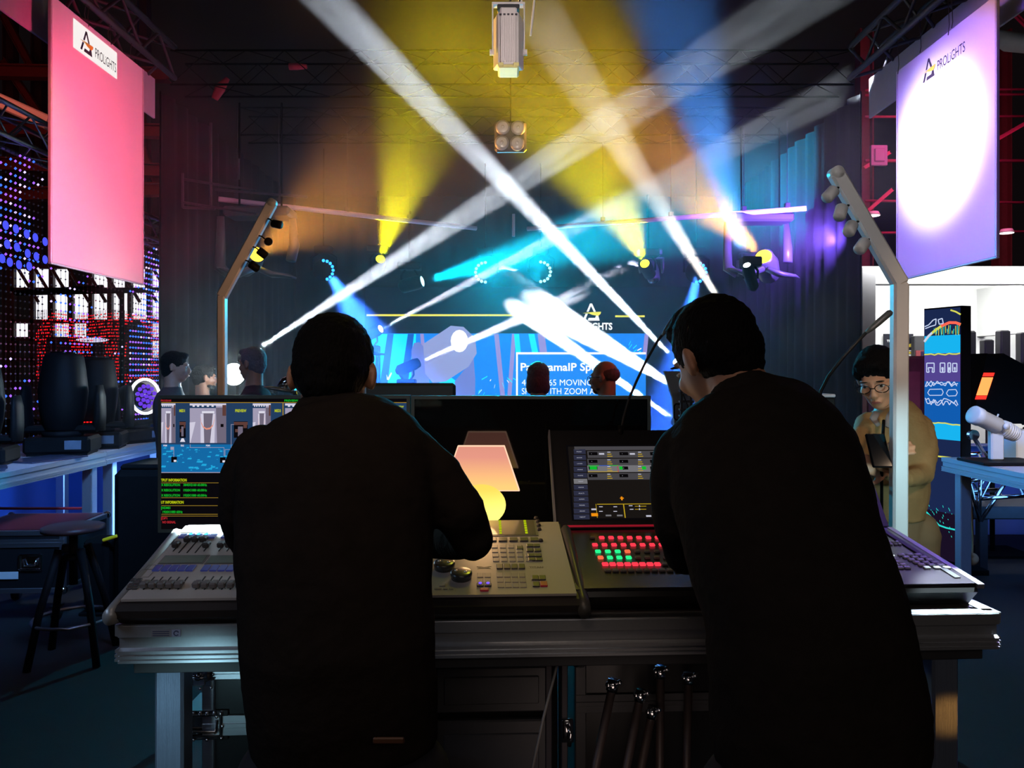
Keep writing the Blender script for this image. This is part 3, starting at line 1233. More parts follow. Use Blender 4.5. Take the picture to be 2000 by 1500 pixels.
names = ['white beam light behind the grey haired man in the dark coat', 'white beam light standing beside the gooseneck microphone tip',
         'white beam light standing behind the bowed head of the man with the collar', 'brightest low white beam light beside the black monitor end',
         'second low white beam light beside the face of the man with the collar', 'white beam light in front of the video wall, just under its yellow line',
         'white beam light standing before the moving head picture on the video wall']
for (n_, a_, b_, *_r), nm in zip(BEAMS, names):
    beam_fixture(a_, b_, nm, g_lens_w)
lens_ = {1: g_lens_y, 2: g_lens_y, 4: g_lens_w, 10: g_lens_c}
wl = {1: 'small yellow beam light hanging left of the video wall', 2: 'small yellow beam light hanging above the video wall logo',
      4: 'blue-white beam light hanging beside the orange lens', 10: 'cyan beam light hanging above the left part of the video wall'}
for i in lens_:
    n_, a_, b_, *_r = WASH[i]
    beam_fixture(a_, b_, wl[i], lens_[i], False, {10: .07, 4: .045}.get(i, .062), .2 if i == 4 else .9)


# big pale hanging heads at both sides of the stage
def big_head(lens_px, Yd, aimdir, ctr, label, lens_mat, lr, sx):
    lp = P(lens_px[0], lens_px[1], Yd)
    t = thing('large_moving_head', label, 'stage light', lp)
    body = mat('pale_grey_shell', (.085, .088, .088), .35, var=.1)
    d = Vector(aimdir).normalized()
    inv = Matrix.Translation(-lp)
    b = MB()
    b.smooth = True
    b.loft([(-d * .42, lr * .6, lr * .6), (-d * .36, lr * 1.3, lr * 1.3), (-d * .15, lr * 1.5, lr * 1.5), (-d * .03, lr * 1.15, lr * 1.15), (-d * .01, lr * 1.15, lr * 1.15)], 22)
    b.build('head', body, t)
    b = MB()
    b.smooth = True
    b.ell(-d * .012, (lr, lr, lr * .3), 22, 8, d.to_track_quat('Z', 'Y').to_matrix())
    b.build('lens', lens_mat, t)
    # flared wings of the underside
    b = MB()
    b.smooth = True
    for k in (-1, 1):
        b.loft([(Vector((k * .02, -.05, -.14)), .05, .03), (Vector((k * .16, -.06, -.20)), .08, .03), (Vector((k * .30, -.03, -.15 - (.06 if k == sx else 0))), .05, .02), (Vector((k * .37, 0, -.13 - (.10 if k == sx else 0))), .012, .01)], 14, up=(0, 1, 0))
    b.build('cowl', body, t)
    b = MB()
    b.smooth = True
    x = -sx * .36
    b.loft([((x, .05, .36), .035, .025), ((x, .05, .1), .045, .03), ((x, .03, -.12), .055, .04), ((x * .75, .0, -.19), .04, .05)], 14)
    b.build('yoke_arm', body, t)
    b = MB()
    b.smooth = True
    b.loft([((-x * .8, .15, .36), .035, .025), ((-x * .85, .15, .1), .05, .035), ((-x * .8, .1, -.05), .05, .04)], 14)
    b.build('yoke_arm', body, t)
    b = MB()
    b.box((0, .1, .40), (.62, .30, .09), .02)
    b.build('base', M_dark, t)
    b = MB()
    b.cyl((-.2, .1, .44), (-.2, .1, 4.1 - lp.z), .010, seg=6)
    b.cyl((.2, .1, .44), (.2, .1, 4.1 - lp.z), .010, seg=6)
    b.build('clamp', M_tr, t)
    return t


big_head((502, 496), 7.2, (.6, -.75, .25), None, 'big pale moving head with yellow lens hanging behind the tilted pole', g_lens_o, .075, 1)
big_head((1491, 500), 7.95, (-.45, -.8, .45), None, 'big pale moving head with orange lens hanging beside the blue-white beam', g_lens_o, .085, 1)
for i, (px, py, Y, lb) in enumerate(((1272, 550, 9.5, 'dark moving head hanging under the yellow lens over the logo'),
                                     (1464, 556, 9.4, 'dark moving head hanging below the blue-white beam'))):
    moving_head(P(px, py - 62, Y), 0, lb, hang=True, aim=(.15, -.5, -.9), s=.62, body=M_dark)
# lamps that pick out the pale shells
area('rig_light', (-2.3, 5.6, 2.0), (-2.4, 7.2, 2.6), 1.6, (.55, .8, 1), .4)
area('rig_light', (2.5, 6.0, 1.9), (2.3, 7.6, 2.6), 1.4, (.75, .85, 1), .4)
area('pipe_light', (-1.6, 6.4, 3.4), (-1.6, 7.9, 3.1), 5, (1, .55, .85), .8)
area('pipe_light', (1.9, 6.6, 3.5), (1.9, 8.2, 3.1), 4, (.7, .6, 1), .8)

# bare bulb light facing the camera beside the grey haired man
p = P(457, 731, 6.6)
t = thing('flood_light', 'blinding round white flood light beside the grey haired man', 'stage light', p)
b = MB()
b.smooth = True
b.ell((0, 0, 0), (.095, .045, .095), 20, 12)
b.build('lamp_face', glow('flood_face', (.85, .97, 1), 30), t)
b = MB()
b.smooth = True
b.cyl((0, .03, 0), (0, .16, 0), .10, .07, 20)
b.build('housing', M_black, t)
b = MB()
b.cyl((0, .1, -.05), (0, .1, -p.z + .02), .018, seg=8)
for k in range(3):
    a = k * 2 * pi / 3
    b.cyl((0, .1, -p.z + .35), (.3 * cos(a), .1 + .3 * sin(a), -p.z + .01), .012, seg=6)
b.build('stand', M_black, t)
spot('flood_lamp', p + Vector((0, -.06, 0)), (-2.3, 0, 1.5), 60, (.8, .95, 1), 150, .9, .05)

# four lens blinder facing the camera
p = P(997, 264, 6.2)
t = thing('four_lens_blinder', 'square blinder with four round lenses hanging over the stage centre', 'stage light', p)
b = MB()
b.box((0, .05, 0), (.26, .06, .25), .02)
b.build('housing', mat('dim_grey_metal', (.10, .10, .09), .5, .3, var=.1), t)
for (px, py) in ((982, 249), (1012, 250), (980, 279), (1010, 280)):
    q = P(px, py, 6.2) - p
    b = MB()
    b.smooth = True
    b.cyl(q + Vector((0, .02, 0)), q + Vector((0, -.015, 0)), .056, .058, 22)
    o = b.build('lens_bezel', mat('bezel_grey', (.40, .38, .38), .4, .3, var=.1), t)
    b = MB()
    b.smooth = True
    b.ell(q + Vector((0, -.014, 0)), (.048, .012, .048), 20, 8)
    b.ell(q + Vector((0, -.024, 0)), (.014, .006, .014), 12, 6)
    b.build('lens', mat('frosted_lens', (.50, .47, .44), .25, var=.1), t)
b = MB()
b.cyl((0, .05, .12), (0, .05, 1.1), .006, seg=5)
b.build('hanger', M_tr, t)
area('blinder_key', (0, 4.6, 2.6), p, .6, (1, .85, .75), .3, spread=40)

# white box luminaire hanging nearest the camera
p = P(993, 80, 4.0)
t = thing('hanging_luminaire', 'white ribbed box luminaire hanging from a bracket at the top centre', 'stage light', p)
b = MB()
b.box((0, 0, .0), (.088, .13, .30), .008)
for sx in (-1, 1):
    b.box((sx * .052, .01, .0), (.03, .10, .27), .006, Matrix.Rotation(R(-sx * 18), 3, 'Z'))
b.build('housing', mat('luminaire_white', (.72, .70, .68), .45, var=.05), t)
b = MB()
for i in range(9):
    b.box((-.036 + i * .009, -.069, -.02), (.004, .010, .23), .001)
b.build('cooling_fin', MATS['luminaire_white'], t)
b = MB()
b.box((0, 0, -.157), (.10, .14, .018), .004)
b.box((-.04, 0, -.150), (.03, .15, .02), .003)
b.box((.04, 0, -.150), (.03, .15, .02), .003)
b.build('lens_rim', mat('yellow_lit_rim', (.8, .75, .3), .4), t)  # yellow light on the rim is put into its base colour
b = MB()
b.box((0, 0, .155), (.115, .12, .02), .004)
for i in range(5):
    b.box((-.04 + i * .02, -.066, .108), (.012, .008, .008), .001)
b.build('vent_cap', M_dark, t)
b = MB()
for sx in (-1, 1):
    b.box((sx * .082, 0, .06), (.008, .04, .26), .002)
    b.cyl((sx * .075, 0, -.06), (sx * .098, 0, -.06), .016, seg=12)
b.box((0, 0, .187), (.172, .05, .012), .002)
b.build('bracket', MATS['luminaire_white'], t)
b = MB()
b.smooth = True
b.tube([(.0, 0, .19), (.03, .0, .25), (.02, 0, .34)], .006, 6)
b.tube([(.03, .02, .16), (.06, .02, .22), (.05, .02, .34)], .004, 6)
b.build('cable', M_cable, t)
b = MB()
b.cyl(P(1048, -40, 4.05), P(1036, 70, 4.05), .006, seg=8)
b.cyl(P(1016, -40, 4.05), P(1016, 12, 4.05), .012, seg=8)
tag(b.build('safety_rod', MATS['luminaire_white']), 'thin slanting rod beside the white hanging luminaire', 'rod')
spot('luminaire_key', (.1, 2.0, 2.6), p, 110, (1, .82, .80), 24, .6, .1)  # small lamps added to brighten the white luminaire
spot('luminaire_rim', (-.5, 4.6, 2.6), p, 42, (1, .9, .05), 34, .6, .06)
spot('luminaire_rim', (.3, 4.9, 4.2), p, 26, (1, .95, .05), 40, .6, .06)

# ================================================================ SIDE TABLES (aluminium deck tables)
M_top = mat('pale_table_top', (.42, .38, .42), .5, var=.06)
M_rail = mat('table_rail_aluminium', (.66, .68, .72), .38, .85, var=.08, vscale=5, stretch=(30, 1, 30))


def profile_rail(mb, p0, p1, out, z1, h, t=.04):
    """ribbed aluminium rail between p0 and p1 facing 'out'; top at z1, height h"""
    p0, p1, out = Vector(p0), Vector(p1), Vector(out)
    pr = [(0, 0), (.012, 0), (.012, -.30 * h), (.002, -.34 * h), (.002, -.62 * h), (.012, -.68 * h), (.012, -.76 * h), (.008, -.77 * h), (.008, -.80 * h),
          (.013, -.81 * h), (.013, -.88 * h), (.009, -.89 * h), (.009, -.92 * h), (.013, -.93 * h), (.013, -h), (-t, -h), (-t, 0)]
    n = len(pr)
    vs = []
    for p in (p0, p1):
        vs += [(p.x + out.x * a, p.y + out.y * a, z1 + c) for a, c in pr]
    fs = [(i, (i + 1) % n, n + (i + 1) % n, n + i) for i in range(n)] + [tuple(range(n))[::-1], tuple(range(n, 2 * n))]
    mb.add(vs, fs)


def side_table(x0, x1, y0, y1, zt, label, legs, face):
    t = thing('deck_table', label, 'table', ((x0 + x1) / 2, (y0 + y1) / 2, 0))
    inv = TM(t).inverted()
    b = MB()
    b.box(((x0 + x1) / 2, (y0 + y1) / 2, zt - .012), (x1 - x0 - .01, y1 - y0 - .01, .022), .003)
    b.build('table_top', M_top, t, inv)
    b = MB()
    xf = x1 if face > 0 else x0
    profile_rail(b, (xf, y0, 0), (xf, y1, 0), (face, 0, 0), zt - .002, .095)
    b.build('rail', M_rail, t, inv)
    b = MB()
    profile_rail(b, (x0, y0, 0), (x1, y0, 0), (0, -1, 0), zt - .002, .095)
    b.build('rail', M_rail, t, inv)
    for (lx, ly) in legs:
        b = MB()
        b.box((lx, ly, (zt - .09) / 2), (.075, .075, zt - .09), .006)
        b.build('leg', M_rail, t, inv)
    return t


side_table(-4.0, -3.02, 4.0, 5.70, .95, 'white topped metal table carrying the two biggest moving heads', [(-3.07, 5.58), (-3.9, 5.58), (-3.9, 4.1), (-3.07, 4.1)], 1)
side_table(-4.0, -3.04, 5.74, 6.75, .95, 'farther white topped metal table under the ring lit moving head', [(-3.09, 5.9), (-3.09, 6.66), (-3.9, 6.66)], 1)
side_table(3.02, 4.1, 3.9, 5.38, .95, 'blue lit metal table holding the white spot projector', [(3.09, 5.26), (4.0, 5.26), (3.09, 4.05), (4.0, 4.05)], -1)

moving_head((-3.42, 4.93, .951), .25, 'black moving head nearest on the table, cut off at its outer side', aim=(0, 0, 1), s=.96, screen=True, redline=(.30, 5))
moving_head((-3.26, 5.58, .951), .25, 'tall black moving head standing second on the table', aim=(0, .05, 1), s=1.08, screen=True)
moving_head((-3.26, 6.02, .951), .28, 'black moving head with a red status line, third on the table', aim=(0, 0, 1), s=1.05, screen=True, redline=(.20, 8))
moving_head((-3.20, 6.52, .951), 1.15, 'moving head with a bright white ring around violet lenses', aim=(0, -1, .06), s=.95, ring=True, screen=True)

b = MB()
for k, (x, y, rz) in enumerate(((-3.22, 4.62, .5),)):
    b.box((x, y, .957), (.30, .20, .010), .001, Matrix.Rotation(rz, 3, 'Z'))
    b.box((x + .01, y + .01, .966), (.28, .19, .006), .001, Matrix.Rotation(rz + .1, 3, 'Z'))
tag(b.build('brochure', mat('dark_print', (.05, .05, .09), .3, var=.4)), 'dark brochures lying on the near corner of the table', 'brochure')
b = MB()
b.box((-3.18, 5.22, .955), (.30, .44, .008), .001, Matrix.Rotation(-.3, 3, 'Z'))
tag(b.build('brochure', MATS['dark_print']), 'thin dark sheet lying between the two biggest moving heads', 'brochure')
b = MB()
b.box((-3.4, 4.3, .962), (.34, .24, .022), .004, Matrix.Rotation(.1, 3, 'Z'))
b.box((-3.4, 4.3, .985), (.30, .22, .02), .003, Matrix.Rotation(.2, 3, 'Z'))
tag(b.build('flat_case', mat('grey_card', (.25, .25, .26), .5, var=.1)), 'stack of pale flat boxes at the near edge of the frame', 'box')


# ---- flight cases
def flight_case(name, label, loc, rotz, sx, sy, sz, hardware=True, catches=1, top=None, wheels=True, z0=.10):
    t = thing(name, label, 'flight case', loc, rotz)
    b = MB()
    b.box((0, 0, z0 + sz / 2), (sx - .01, sy - .01, sz - .01), .003)
    b.build('panel', mat('case_laminate', (.010, .010, .011), .35, var=.2), t)
    if top:
        b = MB()
        b.box((0, 0, z0 + sz + .001), (sx - .06, sy - .06, .008), .002)
        b.build('lid_panel', top, t)
    b = MB()
    e = .028
    for x in (-1, 1):
        for y in (-1, 1):
            b.box((x * (sx / 2 - e / 2), y * (sy / 2 - e / 2), z0 + sz / 2), (e + .003, e + .003, sz), .003)
    for z in (z0 + e / 2, z0 + sz - e / 2):
        for y in (-1, 1):
            b.box((0, y * (sy / 2 - e / 2), z), (sx, e + .003, e + .003), .003)
        for x in (-1, 1):
            b.box((x * (sx / 2 - e / 2), 0, z), (e + .003, sy, e + .003), .003)
    b.build('edge_profile', M_alu, t)
    b = MB()
    b.smooth = True
    for x in (-1, 1):
        for y in (-1, 1):
            for z in (z0 + .012, z0 + sz - .012):
                b.ell((x * (sx / 2 - .012), y * (sy / 2 - .012), z), .027, 12, 8)
    b.build('ball_corner', M_chrome, t)
    yf = -sy / 2
    b = MB()
    b.box((0, yf - .001, z0 + sz * .80), (sx, .004, .05), .001)
    b.box((0, yf - .003, z0 + sz * .80), (sx, .004, .012), .001)
    b.build('lid_band', M_alu, t)
    for k in range(catches):
        x = (k - (catches - 1) / 2) * sx / catches * .8
        b = MB()
        # recessed dish with folding handle
        w, h = .13, .09
        for (cx, cz, ww, hh) in ((0, h / 2, w, .014), (0, -h / 2, w, .014), (-w / 2, 0, .014, h), (w / 2, 0, .014, h)):
            b.box((x + cx, yf - .006, z0 + sz * .50 + cz), (ww, .01, hh), .003)
        b.box((x, yf + .002, z0 + sz * .50), (w, .006, h), .001)
        b.smooth = True
        b.tube([(x - .04, yf - .01, z0 + sz * .5 + .02), (x - .03, yf - .018, z0 + sz * .5 - .02), (x + .03, yf - .018, z0 + sz * .5 - .02), (x + .04, yf - .01, z0 + sz * .5 + .02)], .005, 6)
        b.build('recessed_handle', M_chrome, t)
    if wheels:
        for x in (-1, 1):
            for y in (-1, 1):
                b = MB()
                b.smooth = True
                b.cyl((x * (sx / 2 - .08) - .015, y * (sy / 2 - .07), .047), (x * (sx / 2 - .08) + .015, y * (sy / 2 - .07), .047), .046, seg=16)
                b.box((x * (sx / 2 - .08), y * (sy / 2 - .07), .092), (.06, .06, .012))
                b.build('castor', M_cable, t)
    return t


c = flight_case('flight_case', 'black flight case with aluminium edges and a dark red lid under the table', (-3.1, 5.0, 0), .06, .66, .6, .38, catches=2,
                top=mat('dark_red_laminate', (.12, .010, .014), .4, var=.1), z0=.19)
b = MB()
b.box((0, -.303, .30), (.12, .004, .045), .001)
b.build('label_plate', mat('pale_label', (.55, .6, .6), .5, var=.1), c)
b = MB()
b.box((-3.55, 5.6, .55), (1.0, .05, .012), .003)
tag(b.build('red_strip', M_red), 'thin red strip behind the flight case under the table', 'strip')
b = MB()
b.box((-2.22, 5.05, .47), (.60, .46, .94), .05)
b.box((-2.22, 5.05, .94), (.52, .40, .04), .015)
tag(b.build('padded_case', M_matte), 'black padded case standing between table leg and blue screen monitor', 'case')
b = MB()
b.box((-2.64, 4.95, .012), (.2, .2, .02), .004)
b.box((-2.64, 4.95, .25), (.16, .18, .46), .02)
b.m = 1
b.box((-2.53, 4.84, .50), (.10, .03, .02), .006, Matrix.Rotation(-.3, 3, 'Y'))
tag(b.build('dark_crate', [M_matte, mat('yellow_tag', (.65, .62, .02), .5, emit=(.5, .5, 0), estr=.12)]), 'small dark crate with a bright yellow tag beside the table leg', 'crate')

# ---- bar stool
st = thing('bar_stool', 'black bar stool with a round wooden seat in front of the flight case', 'stool', (-2.37, 4.15, 0), .2)
b = MB()
b.smooth = True
b.loft([((0, 0, .685), .13, .13), ((0, 0, .692), .155, .155), ((0, 0, .712), .155, .155), ((0, 0, .718), .14, .14)], 28)
b.build('seat', mat('dark_stool_wood', (.07, .035, .035), .35, var=.3), st)
b = MB()
b.smooth = True
b.cyl((0, 0, .40), (0, 0, .68), .022, seg=12)
b.cyl((0, 0, .54), (0, 0, .57), .07, .05, seg=14)
b.build('screw_post', M_black, st)
for k in range(4):
    a = pi / 4 + k * pi / 2
    b = MB()
    b.smooth = True
    b.loft([((cos(a) * .235, sin(a) * .235, 0), .020, .020), ((cos(a) * .17, sin(a) * .17, .30), .020, .020), ((cos(a) * .075, sin(a) * .075, .60), .022, .022)], 8)
    b.build('leg', M_black, st)
b = MB()
b.smooth = True
n = 28
b.loft([((cos(2 * pi * k / n) * .195, sin(2 * pi * k / n) * .195, .22), .009, .009) for k in range(n + 1)], 8)
b.build('foot_ring', mat('dull_steel', (.4, .38, .42), .35, .9, var=.1), st)

# ================================================================ RIGHT SIDE STAND
# LED column
ct = thing('led_column', 'tall narrow video column showing blue panels and white scribbled shapes', 'screen', (3.32, 5.95, 0))
pA, pB = P(1805, 603, 6.15), P(1877, 603, 5.85)
dx = (pB - pA)
dx.z = 0
inv = TM(ct).inverted()
CT = frame_T((pA.x, pA.y, 0), dx, (0, 0, 1))
W = dx.length
b = MB()
b.prism([(0, 0), (W + .005, 0), (W + .005, 2.05), (0, 2.05)], -.10, 0, CT)
b.box(tuple(CT @ Vector((W / 2, .02, -.05))), (W + .1, .4, .04), .004)
b.build('cabinet', M_matte, ct, inv)
sc = [glow('col_navy', rgb('1c2a52'), .9), glow('col_blue', rgb('1260b8'), .9), glow('col_cyan', rgb('18b4f0'), 1.0), glow('col_violet', rgb('5a4a9a'), .85),
      glow('col_yellow', rgb('d8d858'), 1.0), glow('col_red', rgb('ff5a48'), 1.4), glow('col_white', rgb('c8d4f4'), 1.0), glow('col_teal', rgb('28c8c0'), 1.2), glow('col_dark', rgb('1c1228'), .8)]


def cz(py):
    return CAM_H - (py - HOR) / FPX * 6.0


b = MB()
bands = [(603, 655, 0), (655, 690, 2), (690, 712, 3), (712, 745, 3), (745, 790, 1), (790, 826, 1), (826, 858, 2), (858, 905, 0), (905, 1000, 0), (1000, 1092, 8)]
for ya, yb, m in bands:
    b.m = m
    rect(b, .004, cz(yb), W - .004, cz(ya), CT, .002)
b.build('screen_bands', sc, ct, inv)
b = MB()
rr = random.Random(9)


def scrib(pts, m, wd=.006, z=.004):
    b.m = m
    for (xa, ya), (xc, yc) in zip(pts, pts[1:]):
        d = Vector((xc - xa, yc - ya))
        if d.length < 1e-6:
            continue
        n = Vector((-d.y, d.x)).normalized() * wd
        b.prism([(xa - n.x, ya - n.y), (xc - n.x, yc - n.y), (xc + n.x, yc + n.y), (xa + n.x, ya + n.y)], z, z + .001, CT)


def line_px(pts, m, wd=.006, z=.004):
    scrib([((px - 1805) / 72 * W, cz(py)) for px, py in pts], m, wd, z)


line_px([(1806, 666), (1815, 655), (1826, 646), (1840, 637), (1856, 631), (1868, 632), (1877, 636)], 4, .010)
line_px([(1840, 637), (1856, 631), (1868, 632), (1877, 636)], 5, .010, .0055)
line_px([(1806, 666), (1815, 655), (1822, 649)], 6, .008, .0055)
line_px([(1858, 607), (1868, 611), (1877, 617)], 4, .006)
for y0 in (692, 827):
    line_px([(1806 + k * 7, y0 + rr.uniform(-1.5, 1.5)) for k in range(11)], 4, .005)
for i in range(16):
    x = 1826 + i * 3.2
    line_px([(x, 640 + rr.uniform(-4, 8)), (x + rr.uniform(-2, 2), 650 + rr.uniform(0, 6))], 4 if i % 2 else 7, .0025)
line_px([(1807, 636), (1815, 633), (1824, 624), (1830, 622), (1829, 634), (1820, 636), (1808, 640)], 6, .004)
line_px([(1834, 624), (1842, 622), (1844, 632), (1836, 633), (1834, 624)], 6, .004)
for (xa, xc, ya, yc) in ((1811, 1826, 709, 727), (1838, 1847, 709, 727), (1853, 1858, 709, 727), (1862, 1870, 710, 726)):
    line_px([(xa, ya), (xa, yc), (xa + 5, yc), (xa + 3, (ya + yc) / 2), (xc - 3, (ya + yc) / 2), (xc - 4, yc), (xc, yc), (xc, ya), (xa, ya)], 6, .004)
for y0, amp in ((750, 6), (785, 7)):
    line_px([(1808 + k * 4, y0 + rr.uniform(-amp, amp)) for k in range(17)], 6, .0035)
    line_px([(1810 + k * 5, y0 + rr.uniform(-amp, amp)) for k in range(13)], 6, .0035)
for (xa, xc) in ((1813, 1844), (1850, 1871)):
    line_px([(xa, 768), (xa + 4, 761), (xc - 3, 760), (xc, 766), (xc - 3, 772), (xa + 4, 773), (xa, 768)], 6, .003)
line_px([(1806, 890), (1835, 892), (1877, 892)], 4, .006)
line_px([(1803, 1000), (1812, 1007), (1825, 1018), (1836, 1027), (1850, 1029), (1876, 1029)], 7, .006)
for i in range(40):
    x, y = rr.uniform(1806, 1875), rr.uniform(985, 1050)
    line_px([(x, y), (x + 1.2, y + rr.uniform(1, 5))], 7, .0018)
b.build('screen_drawing', sc, ct, inv)
# a second, lower picture board leaning below the column, partly hidden
b = MB()
b.box((P(1745, 900, 7.4).x, 7.4, .8), (.5, .04, 1.5), .004)
tag(b.build('display_board', mat('dark_red_panel', (.40, .05, .08), .6, var=.2)), 'dark red display board behind the man in the khaki jacket', 'panel')
# wall poster and devices on the booth wall behind the khaki man
pt = thing('wall_poster', 'dark product poster on the white booth wall behind the tilted white pole', 'poster', P(1740, 690, 10.5))
inv = TM(pt).inverted()
QT = frame_T((0, 10.50, 0), (1, 0, 0), (0, 0, 1))


def q2(px, py, Y=10.5):
    p = P(px, py, Y)
    return p.x, p.z


b = MB()
x0, z1 = q2(1727, 652)
x1, z0 = q2(1784, 722)
slab(b, x0, z0, x1, z1, QT, -.03, 0)
b.build('board', mat('poster_dark', (.02, .02, .028), .7, spec=.1, var=.1), pt, inv)
b = MB()
b.m = 0
x0, z0 = q2(1732, 668)
put_text(b, 'TRAAX', x0, z0, .03, QT, .002, bold=.02)
xa, za = q2(1767, 692)
xb, zb = q2(1782, 696)
slab(b, xa, zb, xb, za, QT, .001, .003)
slab(b, xa, q2(0, 686)[1], xb, q2(0, 684)[1], QT, .001, .003)
b.m = 1
slab(b, xa, q2(0, 691)[1], xb, q2(0, 687)[1], QT, .001, .003)
b.prism([(q2(1770, 0)[0], q2(0, 678)[1]), (q2(1783, 0)[0], q2(0, 678)[1]), (q2(1783, 0)[0], q2(0, 670)[1]), (q2(1776, 0)[0], q2(0, 672)[1])], .001, .003, QT)
b.build('poster_print', [M_white, mat('poster_gold', (.65, .5, .05), .5)], pt, inv)
b = MB()
x0, z1 = q2(1784, 656, 10.4)
x1, z0 = q2(1812, 800, 10.4)
b.box(((x0 + x1) / 2, 10.42, (z0 + z1) / 2), (x1 - x0, .1, z1 - z0), .01)
b.m = 1
b.box(((x0 + x1) / 2, 10.36, z0 + .55), (x1 - x0 - .02, .02, .5), .002)
tag(b.build('wall_cabinet', [M_dark, mat('red_cloth', (.22, .03, .04), .7, var=.2)]), 'tall dark cabinet with a red front beside the video column', 'cabinet')
b = MB()
b.box((P(1765, 760, 8.2).x, 8.2, .86), (.62, .3, 1.70), .03)
tag(b.build('red_backdrop', mat('deep_red_cloth', (.32, .04, .06), .8, var=.3)), 'dark red draped plinth behind the khaki jacketed man', 'plinth')
b = MB()
b.box((P(1796, 731, 8.2).x, 8.1, 1.735), (.07, .03, .05), .004)
tag(b.build('paper_card', M_white), 'small white card on the red plinth', 'card')

# hanging column loudspeakers
for i, (xa, xb, ya, yb, lb) in enumerate(((1888, 1906, 646, 770, 'dark column loudspeaker directly beside the video column'), (1923, 1941, 663, 740, 'short dark column loudspeaker above the red lit fixture'),
                                         (1954, 1973, 645, 725, 'dark column loudspeaker right of the short one'), (1994, 2016, 649, 710, 'dark column loudspeaker cut off by the frame edge'))):
    p0, p1 = P(xa, yb, 8.9), P(xb, ya, 8.9)
    t = thing('column_loudspeaker', lb, 'loudspeaker', ((p0.x + p1.x) / 2, 8.9, p0.z))
    w_, h_ = p1.x - p0.x, p1.z - p0.z
    b = MB()
    b.box((0, .05, h_ / 2), (w_, .12, h_), .015)
    b.build('cabinet', M_dark, t)
    b = MB()
    b.box((0, -.014, h_ / 2), (w_ * .86, .01, h_ * .96), .004)
    b.build('grille', mat('speaker_grille', (.06, .06, .065), .6, bump=.4, bscale=500), t)
    b = MB()
    b.cyl((0, .05, -p0.z + .01), (0, .05, 0), .012, seg=8)
    b.box((0, .05, -p0.z + .01), (.3, .3, .015))
    b.build('stand_pole', M_dark, t)
# red lit wash bar fixture
p = P(1960, 770, 6.4)
t = thing('red_panel_light', 'black floodlight with a glowing red and orange face', 'stage light', p)
inv = Matrix.Translation(-p)
b = MB()
q = [(1905, 795), (1928, 690), (1947, 702), (1960, 690), (2060, 745), (2060, 830), (1960, 830)]
b.prism([((a - 1960) / FPX * 6.4, -(c - 770) / FPX * 6.4) for a, c in q], -.30, 0, frame_T((0, 0, 0), (1, 0, 0), (0, 0, 1)))
b.build('housing', M_matte, t)
b = MB()
T = frame_T((0, 0, 0), (1, 0, 0), (0, 0, 1))
for k, (ya, yb, m) in enumerate(((728, 735, 0), (737, 748, 1), (748, 772, 1), (773, 780, 0))):
    def xl(y): return 1928 - (y - 725) * .33
    b.m = m
    b.prism([((a - 1960) / FPX * 6.4, -(c - 770) / FPX * 6.4) for a, c in ((xl(yb) - 6, yb), (xl(yb) + 14, yb), (xl(ya) + 14, ya), (xl(ya) - 6, ya))], .001, .012, T)
b.build('lit_face', [glow('face_red', (1, .03, .02), 1.6), glow('face_orange', (1, .16, .04), 3.2)], t)
b = MB()
b.cyl((0, .15, -.45), (0, .15, -p.z + .01), .02, seg=8)
b.box((0, .15, -p.z + .01), (.5, .4, .02))
b.build('stand', M_matte, t)
# white spot projector on the table
wp = P(1945, 885, 5.0)
t = thing('spot_projector', 'white track spot projector standing on the blue lit table', 'stage light', (wp.x, 5.0, .951))
M_wp = mat('projector_white', (.62, .60, .58), .4, var=.05)
b = MB()
b.box((.04, 0, .012), (.42, .3, .018), .004)
b.build('base_plate', M_black, t)
b = MB()
b.box((0, .0, .13), (.085, .05, .22), .01)
b.build('bracket', M_wp, t)
d = Vector((-1, -.25, .42)).normalized()
c = Vector((0.0, -.01, .245))
b = MB()
b.smooth = True
b.loft([(c - d * .02, .04, .04), (c + d * .0, .054, .054), (c + d * .14, .054, .054), (c + d * .15, .060, .060), (c + d * .20, .060, .060), (c + d * .205, .05, .05)], 20)
b.build('lens_barrel', M_wp, t)
b = MB()
for k in range(7):
    e = c - d * (.04 + .018 * k)
    b.smooth = True
    b.cyl(e, e - d * .008, .058 - .002 * abs(k - 2), seg=18)
b.cyl(c - d * .03, c - d * .17, .035, seg=12)
b.build('cooling_fin', M_wp, t)
b = MB()
b.smooth = True
b.cyl(c + Vector((.02, -.06, .0)), c + Vector((.02, -.075, 0)), .02, seg=14)
b.tube([c + Vector((0, 0, .05)), c + Vector((.01, 0, .075))], .006, 6)
b.build('tilt_knob', M_wp, t)
area('stand_key', (3.2, 3.2, 2.4), (3.3, 5.0, 1.0), 4, (1, .93, .88), .5, spread=60)
# small scissor bracket and white box
b = MB()
b.box((P(1915, 870, 5.2).x, 5.2, 1.03), (.02, .03, .2), .003, Matrix.Rotation(R(-32), 3, 'Y'))
b.cyl((P(1898, 845, 5.2).x, 5.2, 1.12), (P(1898, 845, 5.2).x, 5.17, 1.12), .035, seg=16)
b.box((P(1910, 885, 5.2).x, 5.2, .956), (.2, .12, .01), .002)
tag(b.build('cable_clamp', M_chrome), 'small chrome clamp light standing left of the white spot projector', 'clamp')
b = MB()
b.box((P(1990, 860, 5.3).x, 5.25, 1.05), (.2, .16, .2), .008)
b.m = 1
for k in range(8):
    b.box((P(1972 + 4 * k, 823, 5.2).x, 5.22, 1.17 + .008 * (k % 3)), (.02, .05, .012), .003, Matrix.Rotation(k, 3, 'Z'))
tag(b.build('gift_box', [M_white, glow('glowing_wrap', (.9, .9, .9), .8)]), 'white box with bright crumpled wrap at the frame edge', 'box')  # shine of the wrap is put in as emission

